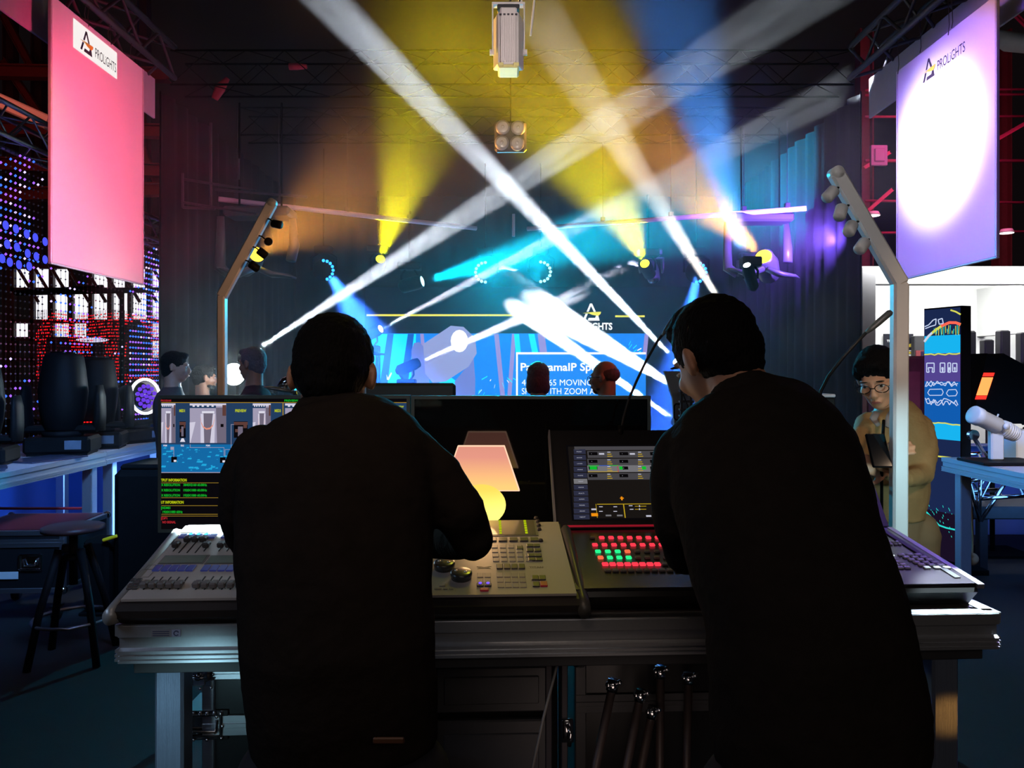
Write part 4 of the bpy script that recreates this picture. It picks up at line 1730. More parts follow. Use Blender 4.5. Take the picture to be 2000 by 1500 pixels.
# triangular aluminium truss frame and dark bench under the right table
truss('base_truss', P(1893, 930, 6.0), P(1975, 925, 6.0), .30, M_chrome, 'chrome lattice truss piece under the blue lit table', r=.016, lace_r=.009)
b = MB()
b.smooth = True
for a, c in (((1890, 930), (1915, 1018)), ((1968, 935), (1915, 1018)), ((1890, 940), (1968, 930)), ((1915, 930), (1912, 1010))):
    b.cyl(P(*a, 5.9), P(*c, 5.9), .016, seg=8)
tag(b.build('truss_triangle', M_chrome), 'chrome tube triangle hanging below the table edge', 'truss')
t = thing('low_bench', 'dark low bench behind the leg of the blue lit table', 'bench', (P(1960, 1000, 6.2).x, 6.2, 0))
b = MB()
b.box((.15, 0, .45), (1.1, .5, .10), .01)
b.build('bench_top', M_dark, t)
for x in (-.3, .6):
    for y in (-.2, .2):
        b = MB()
        b.box((x, y, .2), (.07, .06, .40), .006)
        b.build('leg', M_trw, t)
b = MB()
b.box((4.7, 7.3, .42), (2.6, .06, .84), .005)
struct(b.build('wall_right', M_bluew))
b = MB()
b.box((4.4, 7.24, .86), (2.6, .02, .02), .002)
struct(b.build('trim_1', M_white))
b = MB()
b.smooth = True
b.tube([P(1893, 940, 5.6), P(1898, 1000, 5.6), P(1900, 1050, 5.5), P(1899, 1085, 5.4), P(1905, 1096, 5.4)], .007, 8)
b.ell(P(1899, 1092, 5.4), (.045, .03, .045), 14, 8)
tag(b.build('hanging_plug', mat('beige_cable', (.55, .42, .22), .5, var=.1)), 'beige cable with a plug block hanging behind the table leg', 'cable')
area('under_table_blue_fill', (3.9, 5.6, .8), (4.4, 7.2, .4), 6, (.12, .38, 1), .6)  # blue lamps added low behind the side tables
area('under_table_blue_fill', (-3.3, 6.2, .85), (-4.2, 7.0, .3), 3, (.12, .3, 1), .5)

# ================================================================ TILTED LAMP POLES


def lamp_pole(label, base, bend, tip, w, mats, head_px, Yp, headlabel, m_head, lit=None, hdir=(-.4, -.3, -.9)):
    base, bend, tip = Vector(base), Vector(bend), Vector(tip)
    t = thing('lamp_pole', label, 'lamp', base)
    inv = Matrix.Translation(-base)
    b = MB()
    b.smooth = False

    def bar(a, c, r0):
        d = (c - a)
        rot = d.to_track_quat('Z', 'Y').to_matrix()
        b.box((a + c) / 2, (w, w * 1.3, d.length), w * .18, rot)
    bar(base, bend, 0)
    o = b.build('upright', mats, t, inv)
    b = MB()
    bar(bend - (tip - bend).normalized() * w * .22, tip, 0)
    b.smooth = True
    dd = (tip - bend).normalized()
    b.cyl(tip + Vector((0, -w * .62, 0)), tip + Vector((0, w * .62, 0)), w * .5, seg=18)
    b.build('tilted_arm', mats, t, inv)
    b = MB()
    b.box(base + Vector((0, 0, .008)), (.34, .34, .016), .004)
    b.build('foot_plate', mats, t, inv)
    for i, (px, py) in enumerate(head_px):
        c = P(px, py, Yp - .02)
        # the nearest point on the arm
        s_ = max(0.0, min(1.0, (c - bend).dot(tip - bend) / (tip - bend).length_squared))
        a = bend + (tip - bend) * s_
        d = Vector(hdir[i] if isinstance(hdir, list) else hdir).normalized()
        h = MB()
        h.smooth = True
        k = w / .042 * .80
        h.loft([(c - d * .032 * k, .020 * k, .020 * k), (c - d * .026 * k, .027 * k, .027 * k), (c + d * .028 * k, .027 * k, .027 * k), (c + d * .036 * k, .023 * k, .023 * k)], 18)
        hd = h.build('spot_head', m_head, t, inv)
        h = MB()
        h.cyl(c + d * .033 * k, c + d * .0355 * k, .012 * k, seg=14)
        h.build('spot_lens', lit[i] if lit and lit[i] else M_gloss, hd, inv)
        h = MB()
        h.smooth = True
        h.tube([a, (a + c) / 2 + Vector((0, 0, .008)), c - d * .01], .005 * k, 6)
        h.build('swivel', M_black, t, inv)
    return t


M_pole = mat('white_pole_paint', (.74, .72, .70), .35, var=.04)
YR = 2.72
rb = P(1748, 725, YR)
lamp_pole('white tilted lamp pole with four white spot heads beside the khaki man', (P(1752, 560, YR).x, YR, 0), P(1757, 552, YR), P(1632, 338, YR), .042, M_pole,
          [(1622, 379), (1642, 414), (1661, 446), (1684, 480)], YR - .02, 'white', M_pole,
          hdir=[(-.55, -.25, -.55), (-.35, -.4, -.75), (-.45, -.5, -.6), (-.55, -.35, -.6)])
YL = 3.5
gl_y = glow('warm_spot', (1, .80, .50), 12)
lamp_pole('bronze lit tilted lamp pole with small dark spot heads at the far side', (P(434, 560, YL).x, YL, 0), P(434, 578, YL), P(532, 396, YL), .036, M_pole,
          [(540, 438), (524, 472), (512, 494), (496, 520)], YL - .02, 'dark', M_black, lit=[None, gl_y, None, None],
          hdir=[(.9, -.2, -.2), (.3, -.85, -.1), (.6, .3, -.5), (.6, .5, -.5)])
spot('console_violet_fill', (2.9, 3.4, 3.5), (1.02, 1.98, 1.05), 260, (.30, .16, 1), 13, .8, .05)  # added lamp for the purple sheen on the black console
# pole_spot stands for the pole spots; the other lamps are added fills
spot('pole_spot', (1.55, 1.93, 2.3), (1.06, 1.80, 1.0), 1500, (.74, .95, 1), 10, .4, .02)
spot('pole_strip_fill', (1.5, 2.1, 1.2), (1.36, 2.72, 1.12), 13, (.5, .88, 1), 70, .6, .05)
spot('pole_key', (.4, 1.2, 2.5), (1.3, 2.72, 2.0), 22, (1, .96, .97), 46, .6, .1)
spot('pole_warm', (-.6, 3.0, 2.0), (-1.28, 3.5, 1.8), 7, (1, .48, .22), 90, .6, .1)
spot('leg_orange', (1.75, 1.2, .75), (1.042, 1.81, .735), 26, (1, .42, .08), 7, .9, .01)
area('desk_left_side', (-1.9, 1.0, 1.9), (-.7, 1.75, .9), 1.0, (.45, .65, 1), .5, spread=80)
area('desk_warm', (-.3, .8, 2.6), (-.1, 1.9, 1.05), .55, (1, .74, .55), .6, spread=70)

# ================================================================ THE CONTROL DESK
ANG = math.atan2(1.80 - 1.71, 1.134 + .872)
DO = Vector((-.872, 1.71, 0))
DX = Vector((cos(ANG), sin(ANG), 0))
DY = Vector((-sin(ANG), cos(ANG), 0))
DT = Matrix(((DX.x, DY.x, 0, DO.x), (DX.y, DY.y, 0, DO.y), (0, 0, 1, 0), (0, 0, 0, 1)))
DTI = DT.inverted()
ZT = .985


def D(x, y, z=0.0):
    return DT @ Vector((x, y, z))


def dthing(name, label, cat, x, y, z=ZT, group=None):
    return thing(name, label, cat, D(x, y, z), ANG, group)


desk = dthing('control_table', 'long aluminium edged table under the two lighting desks', 'table', 1.0, .5, 0)
inv = Matrix.Translation((-1.0, -.5, 0))
TD = 1.0
b = MB(inv)
b.box((1.0, TD / 2, ZT - .012), (1.99, TD - .01, .02), .002)
b.build('table_top', mat('dark_table_board', (.10, .085, .08), .45, var=.15), desk)
b = MB(inv)
profile_rail(b, (0, 0, 0), (2.008, 0, 0), (0, -1, 0), ZT, .082)
# notched end of the front rail
b.build('front_rail', M_rail, desk)
b = MB(inv)
b.box((1.004, .005, ZT + .001), (2.008, .03, .004), .001)
b.build('rail_lip', M_alu, desk)
b = MB(inv)
profile_rail(b, (2.008, 0, 0), (2.008, TD, 0), (1, 0, 0), ZT, .082)
b.box((1.995, TD / 2, ZT + .001), (.03, TD - .01, .004), .001)
b.build('side_rail', M_rail, desk)
b = MB(inv)
profile_rail(b, (0, TD, 0), (0, 0, 0), (-1, 0, 0), ZT, .082)
b.build('side_rail', M_rail, desk)
b = MB(inv)
b.box((1.004, .03, ZT - .098), (1.96, .04, .03), .002)
b.build('under_rail', M_dark, desk)
M_leg = mat('leg_aluminium', (.22, .26, .36), .5, .6, var=.15, vscale=5, stretch=(60, 60, 1), bump=.2, bscale=20)
for (x, y) in ((.098, .05), (1.90, .05), (.098, TD - .07), (1.90, TD - .07)):
    b = MB(inv)
    b.box((x, y, (ZT - .09) / 2), (.064, .064, ZT - .09), .006)
    b.build('leg', M_leg, desk)
b = MB(inv)
T = frame_T((0, -.0126, 0), (1, 0, 0), (0, 0, 1))
slab(b, .073, ZT - .0235, .137, ZT - .0075, T, .0002, .001)
b.m = 1
slab(b, .118, ZT - .0235, .137, ZT - .0075, T, .0012, .0016)
b.m = 2
for k in range(9):
    a = pi * .2 + k * pi * .19
    slab(b, .1275 + cos(a) * .005 - .0012, ZT - .0155 + sin(a) * .005 - .0012, .1275 + cos(a) * .005 + .0012, ZT - .0155 + sin(a) * .005 + .0012, T, .0017, .002)
for k in range(3):
    slab(b, .076, ZT - .012 - .0045 * k, .112, ZT - .0105 - .0045 * k, T, .0012, .0015)
b.build('maker_sticker', [mat('sticker_grey', (.22, .22, .24), .4), mat('sticker_blue_grey', (.30, .34, .48), .4), mat('sticker_ink', (.04, .05, .12), .4)], desk)

# ---------------------------------------------------------------- lighting desk (beige panel)
LCX, LCY = -.03, -.03            # local corner on the table
lc = dthing('lighting_console', 'beige lighting console with faders and keys below the two monitors', 'console', LCX, LCY)
LW, LD = 1.085, .425
z0, z1 = .055, .145               # panel height above the table at the front and the back
b = MB()
# body: a wedge profile swept across
prof = [(.03, .004), (LD - .02, .004), (LD, .02), (LD, z1 - .008), (.015, z0 - .006), (0, z0 - .016), (.004, .022)]
n = len(prof)
vs = [(x, y, z) for x in (.03, LW - .03) for y, z in prof]
b.add(vs, [tuple(range(n)), tuple(range(n, 2 * n))[::-1]] + [(i, n + i, n + (i + 1) % n, (i + 1) % n) for i in range(n)])
b.build('body', mat('console_brown_black', (.030, .024, .022), .5, var=.2), lc)
for x in (.0, LW):
    b = MB()
    s_ = 1 if x == 0 else -1
    b.smooth = True
    b.loft([((x + s_ * .020, -.004, z0 * .50), .014, .018), ((x + s_ * .020, .03, z0 * .50), .018, .026), ((x + s_ * .020, LD * .5, (z0 + z1) / 2 - .032), .018, .032),
            ((x + s_ * .020, LD - .05, z1 - .034), .018, .034), ((x + s_ * .02, LD, z1 - .045), .016, .026), ((x + s_ * .022, LD + .02, z1 - .06), .010, .014)], 16, up=(1, 0, 0))
    b.build('side_cheek', mat('console_cheek', (.36, .36, .35) if x == 0 else (.07, .065, .06), .35, .3, var=.06) if x == 0 else
            mat('console_cheek_dark', (.09, .085, .08), .4, .2, var=.06), lc)
ey = Vector((0, LD, z1 - z0)).normalized()
LP = frame_T((0, 0, z0), (1, 0, 0), ey)       # panel frame in console coordinates: x, along the slope, out
b = MB()
slab(b, .035, .022, LW - .035, LD / ey.y - .004, LP, -.006, .0)
M_panel = mat('console_panel_beige', (.50, .45, .41), .42, var=.03)
b.build('front_panel', M_panel, lc)
W2L = (DT @ Matrix.Translation((LCX, LCY, ZT))).inverted()


def Lp(px, py):
    """photo pixel to panel coordinates (x, y) of the beige console"""
    M = DT @ Matrix.Translation((LCX, LCY, ZT)) @ LP
    p = ray_plane(px, py, M.translation, M.to_3x3() @ Vector((0, 0, 1)))
    q = M.inverted() @ p
    return q.x, q.y


M_lcd = mat('console_lcd', (.20, .25, .21), .15, spec=.7, var=.1)
M_key = mat('key_brown_grey', (.050, .042, .042), .4, var=.1)
M_keyb = mat('key_navy', (.03, .035, .11), .35, var=.1, emit=(.03, .04, .25), estr=.25)
M_cap = mat('fader_cap_brown', (.045, .038, .035), .4, var=.1)
M_cap2 = mat('fader_cap_grey', (.16, .14, .135), .4, var=.1)
M_slot = mat('slot_black', (.01, .01, .01), .6)
M_lineart = mat('panel_print', (.20, .17, .15), .5)
M_redk = mat('key_red', (.22, .01, .02), .4, emit=(.4, 0, .02), estr=.12)
g_led = glow('led_blue_key', rgb('3aa0ff'), 3.5)
g_ledv = glow('led_violet_key', rgb('5a40ff'), 2.5)


def quadpx(f, x0, y0, x1, y1):
    """rectangle of a panel from two photo corners (left-bottom, right-top in the photo)"""
    a, c = f(x0, y1), f(x1, y0)
    return min(a[0], c[0]), min(a[1], c[1]), max(a[0], c[0]), max(a[1], c[1])


def key(f, T, px, py, w, h, m, par, name='button', lift=.004, z0=0.0):
    x, y = f(px, py)
    b = MB()
    T2 = T @ Matrix.Translation((x, y, z0 + lift / 2))
    b.M = T2
    b.box((0, 0, 0), (w, h, lift), lift * .3)
    return b.build(name, m, par)


# LCD strips
def lcd(f, T, bl, tr, par, m, name='lcd_strip', rim=.004):
    x0, y0 = f(*bl)
    x1, y1 = f(*tr)
    b = MB()
    slab(b, x0 - rim, y0 - rim, x1 + rim, y1 + rim, T, .0002, .0016)
    o = b.build(name + '_bezel', M_cap2, par)
    b = MB()
    slab(b, x0, y0, x1, y1, T, .0018, .0026)
    b.build(name, m, o)
    return x0, y0, x1, y1


xa, ya = Lp(355, 1040)
b = MB()
for (x0, x1, py0, py1) in ((354, 540, 1040, 1029), (312, 394, 1101, 1087), (403, 560, 1101, 1087)):
    y0 = Lp(x0, py0)[1]
    y1 = Lp(x0, py1)[1]
    X0 = Lp(x0, py0)[0]
    X1 = Lp(x1, py0)[0]
    b = MB()
    slab(b, X0 - .004, y0 - .004, X1 + .004, y1 + .004, LP, .0002, .0014)
    o = b.build('lcd_bezel', M_cap2, lc)
    b = MB()
    slab(b, X0, y0, X1, y1, LP, .0016, .0024)
    b.build('lcd_strip', M_lcd, o)
# rows of keys under the strips
kx = [357, 372, 387, 402, 416] + [440 + 15 * i for i in range(5)]
for i, px in enumerate(kx):
    k_ = key(Lp, LP, px, 1048, .017, .026, M_keyb, lc)
    if i in (1, 2, 3):
        x, y = Lp(px + 1, 1046)
        b = MB(LP)
        b.smooth = True
        b.ell((x, y, .0045), (.005, .005, .002), 10, 6)
        b.build('key_led', g_led, k_)
for px in [308, 325, 341, 357, 373, 402, 419, 435, 451, 467, 500, 516, 532]:
    key(Lp, LP, px, 1111, .017, .030, M_keyb, lc)


def fader(px0, py0, px1, py1, capx, capy, m=None, cap=True):
    x0, y0 = Lp(px0, py0)
    x1, y1 = Lp(px1, py1)
    x = (x0 + x1) / 2
    b = MB()
    slab(b, x0 - .0016, y0, x0 + .0016, y1, LP, .0001, .0007)
    o = b.build('fader_slot', M_slot, lc)
    if cap:
        cx, cy_ = Lp(capx, capy)
        b = MB(LP @ Matrix.Translation((x0, cy_, .008)))
        b.box((0, -.006, .002), (.017, .016, .014), .003)
        b.box((0, .008, .000), (.016, .012, .010), .003)
        b.build('fader_cap', m or M_cap2, o)


for i in range(5):
    fader(280 + 16.8 * i, 1152, 297 + 16.5 * i, 1127, 276 + 17 * i, 1147)
for i in range(9):
    fader(382 + 16.8 * i, 1152, 395 + 16.3 * i, 1126, 378 + 17 * i, 1147)
fader(338, 1077, 347, 1062, 335, 1069, M_cap)
for i in range(3):
    fader(349 + 16 * i, 1080, 362 + 15 * i, 1058, 360 + 15 * i, 1058, M_cap)
fader(398, 1077, 407, 1062, 396, 1069, M_cap)
for i in range(4):
    fader(427 + 16 * i, 1077, 437 + 15 * i, 1061, 425 + 16 * i, 1069, M_cap)
# printed menu outlines
b = MB()
for (xa, ya_, xb, yb_) in ((325, 1046, 343, 1054), (319, 1055, 333, 1063), (282, 1104, 297, 1112), (262, 1113, 288, 1128), (314, 1058, 326, 1064)):
    x0, y0 = Lp(xa, yb_)
    x1, y1 = Lp(xb, ya_)
    x1 = x0 + (xb - xa) / FPX * 1.85
    for (p, q, r_, s_) in ((x0, y0, x1, y0 + .0012), (x0, y1, x1, y1 + .0012), (x0, y0, x0 + .0012, y1), (x1, y0, x1 + .0012, y1)):
        slab(b, p, q, r_, s_, LP, .0002, .0006)
b.build('printed_outline', M_lineart, lc)
for px, py in ((267, 1134), (262, 1144), (259, 1150), (271, 1139)):
    key(Lp, LP, px - 6, py, .012, .012, M_key, lc)
    key(Lp, LP, px + 5, py, .012, .012, M_key, lc)
# right part: screen, keys, wheels
x0, y0 = Lp(890, 1047)
x1, y1 = Lp(1044, 1017)
y1 = Lp(1040, 1018)[1]
b = MB()
slab(b, x0 - .005, y0 - .005, x1 + .003, y1 + .004, LP, .0002, .002)
o = b.build('touch_screen_bezel', M_cap2, lc)
b = MB()
slab(b, x0, y0, x1 - .003, y1, LP, .0022, .0030)
b.m = 1
for px in (978, 1029):
    xx = Lp(px, 1047)[0]
    for k in range(6):
        yy = y0 + (y1 - y0) * (k + .3) / 6
        slab(b, xx - .0035, yy, xx + .0035, yy + (y1 - y0) / 8, LP, .0031, .0036)
b.build('touch_screen', [mat('touch_screen_olive', (.15, .15, .095), .15, spec=.6, var=.1), glow('screen_yellow_green', rgb('b8cc10'), .8)], o)
for i, (px, py) in enumerate(((1050, 1019), (1052, 1027), (1053, 1035), (1056, 1057), (1047, 1013))):
    x, y = Lp(px, py)
    b = MB(LP)
    b.smooth = True
    b.cyl((x, y, 0), (x, y, .006), .007, .005, 12)
    b.build('knob', M_key, lc)
for i in range(8):
    key(Lp, LP, 900 + 20.5 * i, 1055, .0225, .022, M_key, lc)
for (px, py) in ((1017, 1073), (1037, 1068), (1050, 1068), (1037, 1077), (1052, 1077), (1040, 1087), (1053, 1087), (1041, 1095), (1055, 1095)):
    key(Lp, LP, px - 2, py - 1, .0175, .016, M_key, lc)
M_kb = mat('key_beige', (.40, .36, .32), .45, var=.05)
for r_ in range(4):
    for i in range(5):
        px = 966 + i * 16 + r_ * 1.0
        if r_ < 2 and i == 4:
            continue
        key(Lp, LP, px, 1068 + r_ * 8.7, .0155, .018, M_kb, lc, lift=.0022)
for i in range(4):
    key(Lp, LP, 976 + 14.3 * i, 1108, .0158, .024, M_key, lc)
for i in range(4):
    for j in range(3):
        key(Lp, LP, 976 + 14.6 * i + j * 1.2, 1124 + j * 10, .0148, .020, M_kb, lc, lift=.0018)
for i in range(2):
    for j in range(2):
        key(Lp, LP, 938 + 14.5 * i, 1124 + j * 11, .0145, .022, M_kb, lc, lift=.0018)
    k_ = key(Lp, LP, 938 + 15 * i, 1144, .0165, .013, M_key, lc)
    x, y = Lp(938 + 15 * i, 1142)
    b = MB(LP)
    b.smooth = True
    b.ell((x, y, .0042), (.004, .004, .002), 10, 6)
    b.build('key_led', g_ledv, k_)
key(Lp, LP, 946, 1153, .020, .012, M_redk, lc)
for i, (px, py, m) in enumerate(((1045, 1130, M_key), (1059, 1130, M_key), (1047, 1143, M_key), (1062, 1142, M_redk))):
    key(Lp, LP, px, py, .0168, .022, m, lc)
b = MB()
x, y = Lp(1034, 1110)
put_text(b, 'TITAN', x, y, .009, LP, .0006, w=.034, bold=.03)
b.build('printed_letters', M_lineart, lc)
b = MB()
x, y = Lp(931, 1109)
b.prism([(x + a, y + c) for a, c in ((0, .006), (.010, .007), (.018, .003), (.030, .007), (.036, .006), (.026, 0), (.034, -.006), (.018, -.002), (.002, -.006), (.010, 0))], .0002, .0007, LP)
b.build('printed_emblem', M_lineart, lc)
for i, (px, py) in enumerate(((868, 1110), (901, 1129))):
    x, y = Lp(px, py)
    b = MB(LP)
    b.smooth = True
    b.loft([((x, y, 0), .024, .024), ((x, y, .012), .026, .026), ((x, y, .016), .0255, .0255), ((x, y, .0172), .022, .022)], 30)
    o = b.build('jog_wheel', mat('jog_wheel_dark', (.10, .11, .115), .22, .6, var=.1), lc)
    b = MB(LP)
    b.smooth = True
    b.ell((x - .012, y + .003, .017), (.004, .004, .003), 10, 6)
    b.ell((x + .011, y - .003, .017), (.004, .004, .003), 10, 6)
    b.build('wheel_dimple', M_chrome, o)
for (px, py, w_, h_) in ((852, 1093, .010, .012), (861, 1093, .010, .012), (864, 1143, .014, .014), (858, 1150, .010, .008), (870, 1150, .010, .008), (881, 1150, .010, .008), (852, 1150, .008, .008)):
    key(Lp, LP, px, py, w_, h_, M_kb, lc, lift=.0018)
x, y = Lp(848, 1083)
b = MB()
slab(b, x - .06, y - .016, x + .012, y + .022, LP, .0003, .0015)
b.build('small_display', mat('small_display_blue', (.18, .26, .34), .2, emit=(.2, .4, .6), estr=.15), lc)

# ---------------------------------------------------------------- black control console with tilted touch screen
RX0 = 1.020
rc = dthing('video_console', 'black switcher console with red and green lit keys and a tilted touch screen', 'console', RX0, .03)
RW, RD = .972, .40
h0, h1 = .060, .112
M_rc = mat('console_black', (.014, .013, .014), .4, var=.15)
b = MB()
prof = [(.03, .003), (RD + .16, .003), (RD + .18, .02), (RD + .16, h1 - .03), (RD, h1 - .006), (.0, h0 - .008), (-.004, h0 - .02), (.02, h0 - .045)]
n = len(prof)
vs = [(x, y, z) for x in (.01, RW - .01) for y, z in prof]
b.add(vs, [tuple(range(n)), tuple(range(n, 2 * n))[::-1]] + [(i, n + i, n + (i + 1) % n, (i + 1) % n) for i in range(n)])
b.build('body', M_rc, rc)
ey = Vector((0, RD, h1 - h0)).normalized()
RP = frame_T((0, 0, h0), (1, 0, 0), ey)
RL = RD / ey.y
b = MB()
slab(b, .012, .0, RW - .012, RL, RP, -.007, 0)
b.build('key_panel', mat('key_panel_black', (.022, .018, .022), .24, spec=1.0, var=.05), rc)
b = MB()
slab(b, -.004, -.008, .012, RL, RP, -.010, .001)
b.build('side_trim', mat('side_trim_dark', (.10, .10, .10), .4, .5, var=.05), rc)
b = MB()
slab(b, RW - .012, -.008, RW + .004, RL, RP, -.010, .001)
b.build('side_trim', mat('side_trim_silver', (.55, .53, .55), .35, .8, var=.05), rc)
b = MB()
slab(b, RW - .045, .03, RW - .030, RL - .004, RP, .0, .003)
b.build('arm_rest_strip', M_slot, rc)
M3 = DT @ Matrix.Translation((RX0, .03, ZT))


def Rp(px, py):
    M = M3 @ RP
    p = ray_plane(px, py, M.translation, M.to_3x3() @ Vector((0, 0, 1)))
    q = M.inverted() @ p
    return q.x, q.y


g_kr = glow('key_lit_red', rgb('ff3a4c'), 1.15)
g_kg = glow('key_lit_green', rgb('28f08a'), 1.15)
g_ko = glow('key_lit_orange', rgb('ff6a44'), 1.1)
M_koff = mat('key_unlit_grey', (.16, .13, .13), .4, var=.1)
M_kcy = mat('key_pale', (.70, .72, .74), .4, var=.05)


def krow(y, x0, dx, cols, w=.0145, h=.014):
    for i, m in enumerate(cols):
        k_ = key(Rp, RP, x0 + dx * i, y, w, h, {'r': g_kr, 'g': g_kg, 'o': g_ko, '.': M_koff}[m], rc, lift=.006)


krow(1052, 1157, 18.2, '.rrrrrrrrr')
krow(1066, 1162, 18.6, 'rrrrrrrrr')
krow(1079, 1168, 19.2, 'gggo......')
krow(1091, 1173, 18.3, 'oggg......')
krow(1104, 1182, 14.6, 'rrrrrrrr....', w=.0158, h=.015)
krow(1116, 1187, 15.2, '............', w=.0158, h=.015)
# pale keys at the far end of the console
for j, (y, xs) in enumerate(((1056, (1716, 1723)), (1060, (1728, 1736, 1744)), (1064, (1732, 1740, 1749)), (1060, (1752,)), (1064, (1757,)))):
    for x in xs:
        key(Rp, RP, x, y, .0085, .009, M_kcy, rc, lift=.005)
for j in range(6):
    for i in range(3):
        key(Rp, RP, 1760 + 16.5 * i + 10 * j * (1 + i * .06), 1085 + j * 5, .0165, .0115, M_kcy, rc, lift=.005)
for j in range(5):
    for i in range(2):
        key(Rp, RP, 1724 + 8.5 * j + 14 * i, 1088 + 5.5 * j, .0150, .0115, M_kcy, rc, lift=.005)
b = MB()
x0, y0 = Rp(1722, 1086)
slab(b, x0, y0, x0 + .035, y0 + .003, RP, .0002, .002)
x0, y0 = Rp(1716, 1049)
slab(b, x0, y0, x0 + .024, y0 + .002, RP, .0002, .002)
b.build('light_bar', glow('light_bar_white', (.85, 1, 1), 1.2), rc)
# tilted screen
sb = Vector((0, RL * ey.y + .008, h1 + .004))
sy = Vector((0, .20, .255)).normalized()
ST = frame_T(sb, (1, 0, 0), sy)
SH = .335
b = MB()
slab(b, .0, 0, RW - .02, SH, ST, -.03, 0)
b.build('screen_housing', M_rc, rc)
b = MB()
slab(b, RW - .022, -.004, RW - .004, SH, ST, -.034, .004)
b.build('screen_edge_trim', MATS['side_trim_silver'], rc)
b = MB()
slab(b, -.004, -.004, .0, SH, ST, -.034, .004)
b.build('screen_edge_trim', MATS['side_trim_silver'], rc)
b = MB()
slab(b, .02, .003, RW - .03, .008, ST, .0002, .0035)
b.build('red_stripe', mat('red_stripe', (.5, .02, .04), .4, emit=(.9, .02, .06), estr=.20), rc)


def Sp(px, py):
    M = M3 @ ST
    p = ray_plane(px, py, M.translation, M.to_3x3() @ Vector((0, 0, 1)))
    q = M.inverted() @ p
    return q.x, q.y


s_hd = glow('ui_header', rgb('4e4c50'), .8)
s_bg = glow('ui_ground', rgb('1c1816'), .8)
s_side = glow('ui_side_button', rgb('2e3044'), .9)
s_sel = glow('ui_selected', rgb('77767a'), .9)
s_txt = glow('ui_text', rgb('c8c8d8'), .9)
s_yel = glow('ui_yellow', rgb('c0a020'), .9)
s_grn = glow('ui_green', rgb('10c030'), .9)
s_red = glow('ui_red', rgb('d02828'), .9)
s_blu = glow('ui_blue', rgb('2848d0'), .9)
s_orn = glow('ui_orange', rgb('f09010'), 1.0)
s_blk = glow('ui_black', rgb('0c0a0c'), .8)
UI = [s_bg, s_hd, s_side, s_sel, s_txt, s_yel, s_grn, s_red, s_blu, s_orn, s_blk]
X0, Y0 = Sp(1121, 1013)
X0b, Y1 = Sp(1118, 873)
XR = RW - .06
b = MB()
b.m = 10
slab(b, X0 - .006, Y0 - .006, XR, Y1 + .006, ST, .0002, .0010)
b.m = 0
slab(b, X0, Y0, XR - .006, Y1, ST, .0011, .0016)
b.build('touch_glass', UI, rc)
b = MB()


def sr(x0, y0, x1, y1, m, z=.0020):
    """rectangle from photo pixels; x measured along its lower edge"""
    a = Sp(x0, y1)
    c = Sp(x1, y1)
    d = Sp(x0, y0)
    b.m = m
    slab(b, a[0], a[1], c[0], d[1], ST, z, z + .0004)


sr(1122, 873, 1330, 880, 1)
for i in range(12):
    y = 878 + i * 11.6
    sr(1121, y, 1144 + i * .7, y + 9.6, 3 if i == 5 else 2)
    b.m = 4
    xx, yy = Sp(1126 + i * .6, y + 6)
    put_text(b, ('PRESET', 'BACKGND', 'LAYER', 'SCALE', 'SOURCE', 'TEST', 'MONITOR', 'MULTI', 'OUTPUTS', 'MACHINE', 'USER INPUT', 'NEXT')[i], xx, yy, .0030, ST, .0026, w=.016)
for r_, y in enumerate((883, 898, 911, 926)):
    sr(1148, y - 1, 1330, y + 12, 1 if r_ != 2 else 3, .0021)
    for cx in (1150, 1210, 1270):
        sr(cx, y + 1, cx + 17, y + 7, 10, .0025)
        b.m = 4
        xx, yy = Sp(cx + 5, y + 5)
        put_text(b, ('1', '4', '2 A', '5')[r_], xx, yy, .003, ST, .003)
        for q in range(3):
            sr(cx + 36, y + .5 + q * 4, cx + 42 + 2 * q, y + 1.8 + q * 4, 5 if q else 4, .0027)
        if r_ == 0:
            sr(cx + 20, y + 3, cx + 30, y + 6, 4, .0027)
sr(1148, 910, 1208, 911, 6, .003)
sr(1148, 922, 1208, 923, 5, .003)
sr(1207, 910, 1208, 923, 7, .003)
sr(1170, 910, 1190, 911, 8, .0031)
sr(1152, 912, 1166, 918, 6, .0029)
sr(1210, 912, 1216, 918, 6, .0029)
sr(1254, 912, 1262, 918, 6, .0029)
sr(1213, 971, 1216, 978, 9, .003)
sr(1211, 973, 1218, 975, 9, .003)
sr(1166, 985, 1330, 986.2, 5)
sr(1166, 985, 1167, 1012, 5)
sr(1220, 985, 1222, 1012, 5)
sr(1155, 1003, 1168, 1009, 9)
sr(1155, 994, 1165, 997, 4)
for (x, y) in ((1170, 990), (1198, 990), (1170, 999), (1198, 999), (1228, 988), (1230, 995)):
    sr(x, y, x + 7, y + 1.4, 4, .0027)
sr(1240, 989, 1262, 990, 5)
sr(1240, 995, 1262, 996, 5)
for y in (989.5, 995.5):
    sr(1248, y - 1.6, 1250, y + 1.6, 4, .003)
sr(1183, 1006, 1194, 1009, 3)
sr(1205, 1006, 1216, 1009, 3)
sr(1262, 1007, 1272, 1010, 4)
b.build('screen_interface', UI, rc)


